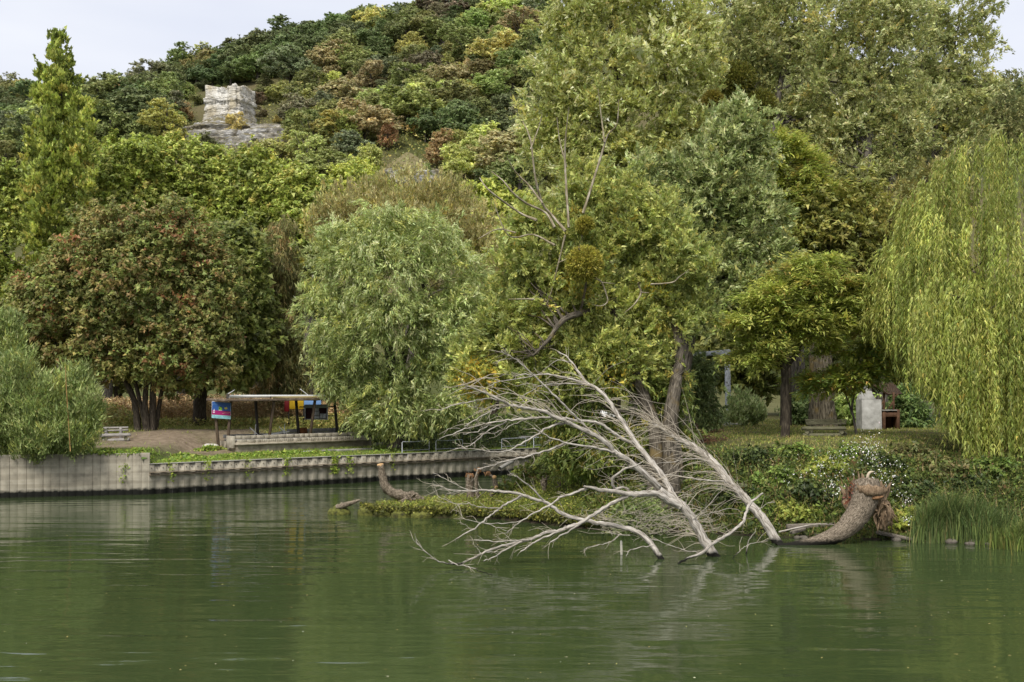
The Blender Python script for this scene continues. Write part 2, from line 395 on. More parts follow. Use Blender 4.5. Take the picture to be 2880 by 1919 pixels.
# chalk rocks on the hill
def chalk_mat(name, grey):
    m, nt, b, out = new_mat(name)
    tcn = nd(nt, 'ShaderNodeTexCoord'); mpn = nd(nt, 'ShaderNodeMapping'); mpn.inputs['Scale'].default_value = (0.35, 0.35, 1.5); nt.links.new(tcn.outputs['Object'], mpn.inputs[0])
    n1 = nd(nt, 'ShaderNodeTexNoise', i_Scale=1.1, i_Detail=9.0, i_Roughness=0.72, i_Distortion=0.4); nt.links.new(mpn.outputs[0], n1.inputs['Vector'])
    r = ramp(nt, (0.34, (0.10, 0.09, 0.075)), (0.44, tuple(0.62*np.array(grey))), (0.52, grey), (0.66, (0.84, 0.81, 0.74))); nt.links.new(n1.outputs[0], r.inputs[0])
    n2 = nd(nt, 'ShaderNodeTexNoise', i_Scale=0.28, i_Detail=5.0); nt.links.new(tcn.outputs['Object'], n2.inputs['Vector'])
    r2 = ramp(nt, (0.40, (1, 1, 1)), (0.62, (0.66, 0.60, 0.47))); nt.links.new(n2.outputs[0], r2.inputs[0])
    mx = nd(nt, 'ShaderNodeMix', data_type='RGBA', blend_type='MULTIPLY'); mx.inputs[0].default_value = 1; nt.links.new(r.outputs[0], mx.inputs[6]); nt.links.new(r2.outputs[0], mx.inputs[7])
    # turf on the ledges that face up
    g = nd(nt, 'ShaderNodeNewGeometry'); sp = nd(nt, 'ShaderNodeSeparateXYZ'); nt.links.new(g.outputs['True Normal'], sp.inputs[0])
    mr = nd(nt, 'ShaderNodeMapRange'); nt.links.new(sp.outputs['Z'], mr.inputs[0]); mr.inputs[1].default_value, mr.inputs[2].default_value = 0.5, 0.66
    n3 = nd(nt, 'ShaderNodeTexNoise', i_Scale=1.8, i_Detail=6.0); nt.links.new(tcn.outputs['Object'], n3.inputs['Vector'])
    r3 = ramp(nt, (0.35, (0.09, 0.075, 0.035)), (0.65, (0.20, 0.17, 0.085))); nt.links.new(n3.outputs[0], r3.inputs[0])
    mx2 = nd(nt, 'ShaderNodeMix', data_type='RGBA'); nt.links.new(mr.outputs[0], mx2.inputs[0]); nt.links.new(mx.outputs[2], mx2.inputs[6]); nt.links.new(r3.outputs[0], mx2.inputs[7])
    nt.links.new(mx2.outputs[2], b.inputs['Base Color'])
    bp = nd(nt, 'ShaderNodeBump', i_Strength=1.0, i_Distance=0.5); nt.links.new(n1.outputs[0], bp.inputs['Height']); nt.links.new(bp.outputs[0], b.inputs['Normal'])
    b.inputs['Roughness'].default_value = 0.95
    return m
CHALK, CHALK_GREY = chalk_mat('white_chalk', (0.78, 0.75, 0.68)), chalk_mat('grey_chalk', (0.36, 0.35, 0.33))
def rock(name, c, prof, mat, parent, seed, nth=120, nz=44, amp=0.07, strata=9, squash=(1, 1), box=0, rot=0.0, crack=0.0):
    "prof: rows (height, radius); a column of strata with ragged ledges"
    c = np.asarray(c, float); r = rng(seed); hs_, rs_ = np.array(prof).T
    th = np.linspace(0, 2*np.pi, nth, endpoint=False); hh = np.linspace(hs_[0], hs_[-1], nz)
    band = r.normal(0, 1, strata+2); bi = np.clip((hh-hh[0])/(hh[-1]-hh[0])*strata, 0, strata-1e-3)
    R = np.interp(hh, hs_, rs_)[:, None]*np.ones(nth)
    N = value_noise(np.cos(th)[None]*2.2 + 0*hh[:, None], np.sin(th)[None]*2.2 + hh[:, None]*0.12, seed, 1.0)
    N2 = value_noise(np.cos(th)[None]*9 + 0*hh[:, None], np.sin(th)[None]*9 + hh[:, None]*0.9, seed+5, 1.0)
    if box: R = R*((np.abs(np.cos(th+rot))**box + np.abs(np.sin(th+rot))**box)**(-1/box))[None]
    if crack:
        ck = r.uniform(0, 6.28, 26); cw = r.uniform(0.015, 0.05, 26); cd = r.uniform(0.3, 1, 26)*crack
        for a_, w_, d_ in zip(ck, cw, cd): R = R*(1 - d_*np.exp(-((np.angle(np.exp(1j*(th-a_))))/w_)**2)[None]*(0.4+0.6*(N > 0)))
    R = R*(1 + amp*N + 0.35*amp*N2 + 0.35*amp*band[bi.astype(int)][:, None])
    H = hh[:, None] + 0.5*N2*(hh[-1]-hh[0])*0.06
    if crack: H = H + ((hh-hh[0])/(hh[-1]-hh[0]))[:, None]**6*np.repeat(r.uniform(-1.3, 0.5, nth//6), 6)[None, :nth]
    v = np.stack([c[0] + R*np.cos(th)*squash[0], c[1] + R*np.sin(th)*squash[1], c[2] + H], -1).reshape(-1, 3)
    i, j = np.meshgrid(np.arange(nz-1), np.arange(nth), indexing='ij'); k = (j+1) % nth
    f = np.stack([i*nth+j, i*nth+k, (i+1)*nth+k, (i+1)*nth+j], -1).reshape(-1, 4)
    top = np.arange(nth) + (nz-1)*nth; v = np.vstack([v, v[top].mean(0) + [0, 0, 0.04*(hs_[-1]-hs_[0])]])
    f = np.concatenate([f[:, [0, 1, 2]], f[:, [0, 2, 3]], np.stack([top, np.roll(top, -1), np.full(nth, len(v)-1)], -1)])
    return link(name, mesh_np(name, v, f), parent, mat)
ROCK_D = hill_hit(635, 372)[1]
RS = F/ROCK_D
crag = thing('chalk_crag', 'tall white chalk crag with flat top rising from grey ledges on the wooded hill', 'rock')
c0 = P(633, 330, ROCK_D)
rock('crag_tower', c0 + [0, 5.5, 0], [(-5, 70/RS), (-1, 68/RS), (1.5, 65/RS), (4, 62/RS), (7.2, 62/RS), (92/RS, 62/RS)], CHALK, crag, 3, nth=180, nz=60, amp=0.06, strata=13, squash=(0.93, 0.85), box=6, rot=0.25, crack=0.10)
rock('ledge', hill_hit(632, 388) + [0, 4, 0.3], [(-6, 196/RS), (-2.2, 186/RS), (-2.0, 168/RS), (0.1, 160/RS), (0.3, 134/RS), (2.2, 128/RS), (2.4, 104/RS), (3.5, 98/RS), (3.9, 78/RS), (5.4, 46/RS), (6.3, 20/RS)], CHALK_GREY, crag, 8, amp=0.09, strata=8, squash=(1, 0.8))
rock('ledge', hill_hit(758, 400) + [0, 2, 0.6], [(-5, 130/RS), (0.2, 112/RS), (0.4, 88/RS), (2.0, 82/RS), (2.3, 60/RS), (3.4, 54/RS), (4.0, 20/RS)], CHALK_GREY, crag, 12, amp=0.10, strata=6, squash=(1, 0.8))
rock('ledge', hill_hit(535, 398) + [0, 3, 0.2], [(-5, 92/RS), (0.4, 84/RS), (0.6, 66/RS), (2.2, 60/RS), (2.5, 40/RS), (3.6, 14/RS)], CHALK_GREY, crag, 14, amp=0.10, strata=6, squash=(1, 0.8))
hk = P(1145, 470, 236.0); HS = F/236.0
crag2 = thing('chalk_outcrop', 'low pale chalk outcrop under a bare grassy knoll, lower down the hill', 'rock')
rock('outcrop_face', P(1150, 530, 234.0) + [0, 5, 0], [(-4, 112/HS), (2.0, 104/HS), (3.9, 98/HS), (4.5, 84/HS)], CHALK_GREY, crag2, 21, amp=0.10, strata=5, squash=(1, 0.7))
rock('grassy_knoll', P(1140, 470, 240.0) + [0, 7, 0], [(-4, 120/HS), (0, 92/HS), (1.4, 66/HS), (2.8, 38/HS), (4.2, 10/HS)], noise_mat('dry_turf', ((0.3, (0.12, 0.105, 0.05)), (0.7, (0.26, 0.22, 0.11))), 2.5, 0.95, 0.8), crag2, 23, amp=0.04, strata=2, squash=(1, 0.8))

# ---- quay wall: steel sheet piles with a waling beam, and the smooth older wall on the left
def wall_mat(name, base):
    m, nt, b, out = new_mat(name)
    g = nd(nt, 'ShaderNodeNewGeometry'); sp = nd(nt, 'ShaderNodeSeparateXYZ'); nt.links.new(g.outputs['Position'], sp.inputs[0])
    n1 = nd(nt, 'ShaderNodeTexNoise', i_Scale=1.7, i_Detail=7.0, i_Roughness=0.65); nt.links.new(g.outputs['Position'], n1.inputs['Vector'])
    r = ramp(nt, (0.3, tuple(np.array(base)*0.66)), (0.5, base), (0.7, tuple(np.array(base)*1.22))); nt.links.new(n1.outputs[0], r.inputs[0])
    # old tide marks: level stains
    mp2 = nd(nt, 'ShaderNodeMapping'); mp2.inputs['Scale'].default_value = (0.12, 0.12, 3.0); nt.links.new(g.outputs['Position'], mp2.inputs[0])
    n2 = nd(nt, 'ShaderNodeTexNoise', i_Scale=1.6, i_Detail=4.0); nt.links.new(mp2.outputs[0], n2.inputs['Vector'])
    r2 = ramp(nt, (0.38, (0.62, 0.60, 0.56)), (0.56, (1.08, 1.08, 1.06))); nt.links.new(n2.outputs[0], r2.inputs[0])
    mx = nd(nt, 'ShaderNodeMix', data_type='RGBA', blend_type='MULTIPLY'); mx.inputs[0].default_value = 0.55; nt.links.new(r.outputs[0], mx.inputs[6]); nt.links.new(r2.outputs[0], mx.inputs[7])
    # wet weed band above the water
    n3 = nd(nt, 'ShaderNodeTexNoise', i_Scale=5.0, i_Detail=6.0); nt.links.new(g.outputs['Position'], n3.inputs['Vector'])
    ad = nd(nt, 'ShaderNodeMath', operation='MULTIPLY_ADD'); nt.links.new(n3.outputs[0], ad.inputs[0]); ad.inputs[1].default_value = -0.22; nt.links.new(sp.outputs['Z'], ad.inputs[2])
    mr = nd(nt, 'ShaderNodeMapRange'); nt.links.new(ad.outputs[0], mr.inputs[0]); mr.inputs[1].default_value, mr.inputs[2].default_value = 0.10, 0.22
    mx2 = nd(nt, 'ShaderNodeMix', data_type='RGBA'); nt.links.new(mr.outputs[0], mx2.inputs[0]); mx2.inputs[6].default_value = (0.013, 0.013, 0.010, 1); nt.links.new(mx.outputs[2], mx2.inputs[7])
    nt.links.new(mx2.outputs[2], b.inputs['Base Color'])
    bp = nd(nt, 'ShaderNodeBump', i_Strength=0.5, i_Distance=0.03); nt.links.new(n1.outputs[0], bp.inputs['Height']); nt.links.new(bp.outputs[0], b.inputs['Normal'])
    b.inputs['Roughness'].default_value = 0.85; b.inputs['Specular IOR Level'].default_value = 0.2
    return m
WALLM, WALLM2 = wall_mat('weathered_sheet_pile', (0.37, 0.335, 0.265)), wall_mat('weathered_flat_pile', (0.36, 0.325, 0.255))
RUSTB = noise_mat('rusty_beam', ((0.3, (0.10, 0.07, 0.045)), (0.7, (0.30, 0.25, 0.18))), 4, 0.85)
CAPM = noise_mat('grey_coping', ((0.3, (0.20, 0.19, 0.165)), (0.7, (0.42, 0.40, 0.36))), 3, 0.9)
A, B = np.array([-16.4, 51.4, 0]), np.array([5.2, 51.4+0.716*21.6, 0])
du = unit(B-A); dn = np.array([du[1], -du[0], 0])          # dn points to the river
wall = thing('sheet_pile_wall', 'long corrugated sheet pile quay wall with a rusty waling beam below its rim', 'wall', loc=tuple(A))
pitch, n = 0.54, 48
prof = [(0.0, 0.0), (0.245, 0.0), (0.27, -0.05), (0.515, -0.05), (0.54, 0.0)]
zt = [-1.4, 0.0, 0.6, 1.36]
pv, pf = [], []
for z in zt:
    for a_, o_ in prof: pv.append(du*a_*0.994 + dn*(o_) + [0, 0, z])
for i in range(len(zt)-1):
    for j in range(4): pf.append((i*5+j, i*5+j+1, i*5+j+6, i*5+j+5))
k0 = len(pv)                                                # back faces give the rim its plate thickness
for a_, o_ in prof: pv.append(du*a_*0.994 + dn*(o_-0.02) + [0, 0, zt[-1]])
for j in range(4): pf.append((15+j, 16+j, k0+j+1, k0+j))
pile_me = mesh_np('sheet_pile', np.array(pv), np.array(pf)); pile_me.materials.append(WALLM)
pr = rng(5)
for i in range(n):
    o = link('sheet_pile', pile_me, wall); o.location = du*pitch*i + dn*pr.normal(0, 0.008) + [0, 0, pr.normal(0, 0.006)]
Box().beam(dn*0.09 + [0, 0, 1.0], dn*0.09 + du*25.9 + [0, 0, 1.0], 0.16, 0.035).build('waling_beam', RUSTB, wall, 0.005)
Box().beam(dn*0.055 + [0, 0, 0.90], dn*0.055 + du*25.9 + [0, 0, 0.90], 0.09, 0.10).build('waling_beam', RUSTB, wall, 0.005)
Box().beam(dn*(-0.12) + [0, 0, 1.375], dn*(-0.12) + du*25.9 + [0, 0, 1.375], 0.30, 0.035).build('coping', CAPM, wall, 0.006, 0.004, 2)
bt = Box()
for i in range(n):
    bt.box(du*(pitch*i+0.1) + dn*0.012 + [0, 0, 1.2], (0.035, 0.035, 0.035)); bt.box(du*(pitch*i+0.37) + dn*-0.038 + [0, 0, 1.2], (0.035, 0.035, 0.035))
tag(bt.build('bolts', RUSTB, wall), kind='stuff')
L0 = np.array([-45.0, 51.4-0.245*28.6, 0]); lu = unit(A-L0); lnn = np.array([lu[1], -lu[0], 0]); LL = np.linalg.norm(A-L0)
wall2 = thing('flat_pile_wall', 'taller pale flat faced quay wall under the silvery willow shrub', 'wall', loc=tuple(L0))
pb = 0.345; nn_ = int(LL/pb)
pm = Box().obb([0, 0, -1.4], lu*(pb-0.006), lnn*-0.18, [0, 0, 3.28]).build('flat_pile', WALLM2, wall2, 0.004); pm.location = (0, 0, 0)
for i in range(1, nn_+1):
    o = link('flat_pile', pm.data, wall2); o.location = lu*(LL - (nn_+1-i)*pb) + lnn*(pr.normal(0, 0.004) - (0.008 if i % 2 else 0))
rb = Box()
for i in range(0, nn_, 2): rb.obb(lu*(LL-(nn_-i)*pb-0.02) + [0, 0, -1.4], lu*0.022, lnn*0.012, [0, 0, 3.2])
tag(rb.build('interlock_ribs', WALLM2, wall2), kind='stuff')
Box().obb(lu*(LL-0.03) + [0, 0, -1.4], lu*0.06, lnn*-0.35, [0, 0, 3.27]).build('end_plate', WALLM2, wall2, 0.004)
# ------------------------------------------------------------------ foliage
def tri_leaves(pos, axis, nrm, L, W):
    side = unit(np.cross(nrm, axis)) * (W[:, None]/2)
    v = np.empty((len(pos), 3, 3), np.float32)
    v[:, 0] = pos - side; v[:, 1] = pos + side; v[:, 2] = pos + axis*L[:, None]
    return v.reshape(-1, 3)
def leaf_mesh(name, pos, axis, nrm, L, W, cols):
    n = len(pos)
    return mesh_np(name, tri_leaves(pos, axis, nrm, L, W), np.arange(3*n, dtype=np.int32).reshape(n, 3), cols)
def pick_cols(r, n, pal, idx=None, var=0.2, mixp=0.3):
    cs = np.array([leafc(c) for c, w in pal]); ws = np.array([w for c, w in pal], float); ws /= ws.sum()
    k = r.choice(len(pal), n, p=ws)
    if idx is not None: k = np.where(r.random(n) < mixp, k, idx)
    return cs[k]*np.exp(r.normal(0, var, (n, 1)))*np.exp(r.normal(0, 0.05, (n, 3)))
def sample_clumps(lobes, M, r, shell=(0.62, 1.0), back=0.55, inner=0.55):
    lob = np.asarray(lobes, float); c, R = lob[:, :3], lob[:, 3:6]
    area = R[:, 0]*R[:, 2] + R[:, 1]*R[:, 2] + R[:, 0]*R[:, 1]
    N = M*6
    li = r.choice(len(lob), N, p=area/area.sum()); d = unit(r.normal(0, 1, (N, 3)))
    rad = shell[0] + (shell[1]-shell[0])*np.sqrt(r.random(N))
    pos = c[li] + d*R[li]*rad[:, None]
    ok = (d[:, 1] < 0.3) | (r.random(N) < back)
    for i in range(len(lob)):
        q = np.linalg.norm((pos-c[i])/R[i], axis=1); ok &= (q > inner) | (li == i)
    pos, d = pos[ok][:M], d[ok][:M]
    return pos, d
UP = np.array([0, 0, 1.0])
def spray(r, cen, out, n, L, W, mode, cr, twl, K=7, flat=0.8):
    "n leaves set along short twigs of the clumps at cen; returns pos, axis, normal, L, W, clump index"
    M = len(cen); tw = M*K
    cid = np.repeat(np.arange(M), K)
    rd = unit(r.normal(0, 1, (tw, 3)))
    o = out[cid]
    if mode == 'broad':     td = unit(0.55*o + 0.7*rd + 0.25*UP)
    elif mode == 'willow':  td = unit(0.45*o + 0.6*rd - 0.35*UP)
    elif mode == 'weepy':   td = unit(0.35*o + 0.35*rd - 0.9*UP)
    elif mode == 'airy':    td = unit(0.5*o + 0.7*rd + 0.3*UP)
    elif mode == 'up':      td = unit(0.35*o + 0.4*rd + 0.85*UP)
    elif mode == 'frond':   td = unit((0.8*o + 0.8*rd)*[1, 1, 0.25] - 0.12*UP)
    base = cen[cid] + r.normal(0, 1, (tw, 3))*cr*[1, 1, flat]
    tl = twl*r.uniform(0.6, 1.3, tw)
    t = r.integers(0, tw, n); u = r.random(n)
    droop = {'frond': 0.25, 'willow': 0.35, 'broad': 0.12, 'weepy': 0.2, 'up': -0.05, 'airy': 0.05}[mode]
    pos = base[t] + td[t]*(u*tl[t])[:, None] - UP*(droop*u*u*tl[t])[:, None] + r.normal(0, 0.12*twl, (n, 3))
    lr = unit(r.normal(0, 1, (n, 3)))
    if mode == 'broad':
        nrm = unit(0.55*o[t] + 0.6*UP + 0.75*lr); ax = unit(np.cross(nrm, unit(r.normal(0, 1, (n, 3)))) - 0.25*UP)
    elif mode == 'frond':
        nrm = unit(0.9*UP + 0.25*o[t] + 0.45*lr); ax = unit(td[t] + 0.75*lr*[1, 1, 0.4])
    else:
        nrm = unit(0.5*o[t] + 0.35*UP + 0.8*lr); ax = unit(td[t] + 0.6*lr - droop*0.5*UP)
    s = np.exp(r.normal(0, 0.22, n))
    return pos, ax, nrm, L*s, W*s, cid[t]
def roughen(lobes, k, r, s=(0.28, 0.48)):
    out = [tuple(q) for q in lobes]
    for q in lobes:
        for j in range(k):
            d = unit(r.normal(0, 1, 3)); d[1] = -abs(d[1]) if r.random() < 0.4 else d[1]
            f = r.uniform(*s); c = np.array(q[:3]) + d*np.array(q[3:6])*r.uniform(0.78, 1.02)
            out.append((*c, q[3]*f, q[4]*f, q[5]*f*r.uniform(0.8, 1.2)))
    return out
def crown(parent, lobes, n, L, W, seed, pal, mode='broad', cr=0.45, twl=0.5, per=120, mat=None, name='crown', shell=(0.62, 1.0), back=0.25, K=7, flat=0.8, patch=0.35, var=0.2, tips=None, inner=0.55, rough=4):
    n = int(n*0.85); L, W = L*1.06, W*1.06
    r = rng(seed); M = max(8, n//per)
    if rough: lobes = roughen(lobes, rough, r)
    cen, out = sample_clumps(lobes, M, r, shell, back, inner)
    pos, ax, nrm, l, w, ci = spray(r, cen, out, n, L, W, mode, cr, twl, K, flat)
    ws = np.array([x for c, x in pal], float); ki = r.choice(len(pal), len(cen), p=ws/ws.sum())
    cl = np.exp(r.normal(0, 0.13, len(cen)))
    cols = pick_cols(r, n, pal, ki[ci], var, patch)*cl[ci][:, None]
    if tips: 
        for c, x0, z0, rad, p in tips:      # a patch of leaves that has already turned
            h = (np.hypot(pos[:, 0]-x0, pos[:, 2]-z0) < rad*(0.6+0.6*r.random(n))) & (r.random(n) < p)
            cols[h] = leafc(c)*np.exp(r.normal(0, 0.2, (h.sum(), 1)))
    o = link(name, leaf_mesh(name, pos, ax, nrm, l, w, np.clip(cols, 0, 0.9)), parent, mat or LEAF)
    return cen, out
def wood(parent, trunks, cen, nb, seed, mat, r1=0.05, name='trunk', r_tip=0.012, limb_name='branches', up=0.5):
    "trunks: list of (points, radii); nb branches reach from them to leaf clumps"
    r = rng(seed); t = Tubes(); P_, R_ = [], []
    for pts, rad in trunks:
        p, q = smooth_path(pts, rad, sub=5); t.add(p, q, 10, 0.05, r); P_.append(p); R_.append(q)
    t.build(name, mat, parent)
    pp, rr = np.vstack(P_), np.concatenate(R_)
    if nb and len(cen):
        tb = Tubes(); hi = pp[:, 2] > pp[:, 2].min() + 0.28*(pp[:, 2].max()-pp[:, 2].min())
        ph, rh = pp[hi], rr[hi]
        for k in r.choice(len(cen), min(nb, len(cen)), replace=False):
            c = cen[k]; dd = np.linalg.norm((ph-c)*[1, 1, 0.7], axis=1) + np.maximum(0, ph[:, 2]-c[2]+0.3)*1.5
            i = np.argmin(dd + r.random(len(dd))*0.8); s = ph[i]; ln = np.linalg.norm(c-s)
            if ln < 0.4: continue
            mid1 = s + (c-s)*0.35 + UP*ln*0.10*up + r.normal(0, 0.05*ln, 3); mid2 = s + (c-s)*0.7 + UP*ln*0.08*up + r.normal(0, 0.05*ln, 3)
            r0 = min(rh[i]*0.6, r1*(0.5+ln*0.22))
            p, q = smooth_path([s, mid1, mid2, c], [r0, r0*0.7, r0*0.42, r_tip], sub=3)
            tb.add(p, q, 4, 0.0, r, cap=False)
        if tb.n: tag(tb.build(limb_name, mat, parent), kind='stuff')
def LB(d, *rows, ry=None):
    "lobes from outline ellipses: (px, py, half width, half height[, depth offset]) at depth d"
    o = []
    for q in rows:
        dd = d + (q[4] if len(q) > 4 else 0); c = P(q[0], q[1], dd); rx, rz = q[2]*dd/F, q[3]*dd/F
        o.append((*c, rx, ry or 0.85*rx, rz))
    return o
def T3(d, *rows):
    "trunk from (px, py, half width px) rows"
    return [P(a, b_, d) for a, b_, w in rows], [w*d/F for a, b_, w in rows]

# ---- trees on the hill: eight crowns shared by all, tinted one by one
FAR = []
for k in range(8):
    r = rng(100+k); H = 10.0; lob = []
    tall = (0.9, 1.0, 1.15, 0.8, 1.25, 1.0, 0.85, 1.05)[k]
    nl = 9
    for i in range(nl):
        a = r.uniform(0, 6.28); q = r.uniform(0.1, 1)**0.6; h = r.uniform(0.28, 0.92)
        wid = 3.2*math.sqrt(max(0.05, 1-((h-0.5)/0.55)**2))
        rr_ = r.uniform(1.3, 2.1)
        lob.append((wid*q*math.cos(a), wid*q*math.sin(a), H*tall*h*0.95, rr_, rr_, rr_*r.uniform(0.7, 0.95)))
    cen, out = sample_clumps(lob, 170, r, (0.7, 1.05), 1.0)
    n = 11000
    pos, ax, nrm, l, w, ci = spray(r, cen, out, n, 0.36, 0.28, 'broad', 0.34, 0.46, 6)
    cl = np.exp(r.normal(0, 0.16, len(cen)))
    cols = (cl[ci]*np.exp(r.normal(0, 0.20, n)))[:, None]*np.exp(r.normal(0, 0.05, (n, 3)))
    lv = tri_leaves(pos, ax, nrm, l, w); lf = np.arange(3*n).reshape(n, 3)
    tb = Tubes(); ht = H*tall
    p, q = smooth_path([(0, 0, -1.5), (0.1, 0, ht*0.3), (0.0, 0.1, ht*0.85)], [0.26, 0.2, 0.06], sub=3); tb.add(p, q, 5, cap=False)
    for i in r.choice(len(cen), 10, replace=False):
        s = np.array([0, 0, ht*r.uniform(0.2, 0.5)]); p, q = smooth_path([s, (s+cen[i])/2 + [0, 0, .3], cen[i]], [0.11, 0.08, 0.03], sub=2); tb.add(p, q, 4, cap=False)
    bv = np.concatenate(tb.v); bf = np.concatenate(tb.f); bf = np.concatenate([bf[:, [0, 1, 2]], bf[:, [0, 2, 3]]])
    me = mesh_np('hillside_tree', np.vstack([lv, bv]), np.vstack([lf, bf+len(lv)]), np.vstack([cols, np.full((len(bf), 3), 0.5)]))
    me.materials.append(LEAF_FAR); me.materials.append(BARK_GREY)
    mi = np.zeros(n+len(bf), np.int32); mi[n:] = 1; me.polygons.foreach_set('material_index', mi)
    FAR.append(me)
HC = {  # sRGB leaf colour, label, group
 'dark':   ((100, 114, 64), 'dark green broadleaf tree in the hillside wood', 'dark green trees on the hill'),
 'mid':    ((124, 134, 68), 'mid green broadleaf tree in the hillside wood', 'mid green trees on the hill'),
 'lime':   ((160, 166, 82), 'yellowish lime green tree in the hillside wood', 'lime green trees on the hill'),
 'gold':   ((160, 148, 76), 'golden yellow autumn tree in the hillside wood', 'golden trees on the hill'),
 'brown':  ((116, 114, 72), 'brownish autumn tree in the hillside wood', 'brown trees on the hill'),
 'grey':   ((112, 124, 88), 'grey green shrubby tree in the hillside wood', 'grey green trees on the hill'),
 'plum':   ((74, 46, 48), 'plum red bush in the hillside scrub', 'plum red bushes on the hill')}
HR = rng(77)
def skyline(px): return np.interp(px, [0, 230, 330, 420, 540, 700, 820, 1000, 1080, 1400, 1800, 2200, 2500, 2700, 2880], [262, 268, 250, 212, 145, 118, 95, 66, 50, -20, -40, 20, 140, 210, 262])
def hill_tree(px, py, h, key, label=None, wide=1.0, c=None, group='x'):
    g = hill_hit(px, py); k = int(HR.integers(0, 8)); me = FAR[k]
    o = link('hillside_tree' if h > 4.5 else 'hillside_bush', me); o.location = g - [0, 0, 0.2]
    s = h/10.0/((0.9, 1.0, 1.15, 0.8, 1.25, 1.0, 0.85, 1.05)[k]); o.scale = (s*wide*1.08, s*wide*1.08, s); o.rotation_euler = (0, 0, HR.uniform(0, 6.28))
    col, lb, gr = HC[key]
    cc = leafc(c if c is not None else np.array(col)*np.exp(HR.normal(0, 0.03, 3)), 1.5, 0.62 if key in ('gold', 'brown', 'plum') else 0.8)
    o.color = (*np.clip(cc*np.exp(HR.normal(0, 0.10)), 0, 1), 1)
    if label: tag(o, label, 'tree' if h > 4.5 else 'bush')
    else:
        tone = o.color[0]*0.3 + o.color[1]*0.6; ref = float(leafc(col, 1.5, 0.8) @ np.array([0.3, 0.6, 0.0]))
        size = 'small' if h < 8 else ('tall' if h > 11.5 else ('broad' if wide > 1.32 else 'rounded'))
        sk_ = skyline(px); rel = (py-sk_)
        row = 'on the crest' if rel < 32 else 'just under the crest' if rel < 75 else 'high on the slope' if rel < 150 else 'half way up the slope' if rel < 260 else 'low on the slope'
        X_ = [60, 200, 330, 450, 560, 700, 820, 930, 1040, 1150, 1270, 1400, 1560, 1900, 2300, 2700]
        N_ = ['at the left picture edge', 'behind the poplar', 'beside the poplar', 'left of the crag', 'just left above the crag', 'above the crag', 'just right of the crag', 'above the bare slope', 'right of the bare slope', 'over the bright lime planes', 'over the tawny willow', 'over the grassy knoll', 'beside the dead boughs', 'behind the pale willow', 'behind the airy willows', 'behind the thin crowned willow', 'at the right picture edge']
        col_ = N_[int(np.searchsorted(X_, px))]
        nm_ = {'dark': 'dark green', 'mid': 'mid green', 'lime': 'lime green', 'gold': 'golden', 'brown': 'brownish', 'grey': 'grey green', 'plum': 'plum red'}[key]
        tone_ = ('pale ' if tone > ref*1.09 else 'deep ' if tone < ref*0.91 else '')
        tag(o, f"{size} {tone_}{nm_} {'bush' if key == 'plum' else 'tree'} {row} {col_}", 'tree' if key != 'plum' else 'bush', gr)
    return o
# spread by rejection so crowns stand side by side
pts = []
tries = 0
while len(pts) < 250 and tries < 60000:
    tries += 1
    px = HR.uniform(0, 1540) if HR.random() < 0.97 else HR.uniform(2600, 2880)
    lowlim = np.interp(px, [0, 60, 230, 700, 900, 1100, 1300, 1500, 2880], [500, 480, 410, 440, 520, 500, 570, 580, 400])
    sk = skyline(px)
    py = sk + 30 + (lowlim-sk-30)*HR.random()**1.15
    g = hill_hit(px, py)
    if 470 < px < 850 and 252 < py < 470: continue
    if 1040 < px < 1260 and 400 < py < 545: continue
    gap = 4.9 if py > 260 else 5.9
    if px > 1560: gap = 8.5
    if all((g[0]-q[0])**2 + ((g[1]-q[1])*0.62)**2 > gap**2 for q in pts):
        pts.append((*g, px, py))
for g0, g1, g2, px, py in pts:
    sk = skyline(px); rel = (py-sk)/150.0
    if rel < 0.9: key = HR.choice(['dark', 'mid', 'brown', 'lime', 'gold', 'grey'], p=[0.44, 0.34, 0.04, 0.12, 0.02, 0.04])
    else: key = HR.choice(['dark', 'mid', 'lime', 'gold', 'brown', 'grey', 'plum'], p=[0.15, 0.34, 0.28, 0.07, 0.02, 0.12, 0.02])
    h = HR.uniform(9.0, 13.0) if rel < 1.1 else HR.uniform(6.5, 11.5)
    if key == 'plum': h = HR.uniform(2.6, 4.0)
    hill_tree(px, py, h, str(key), wide=HR.uniform(1.15, 1.5))
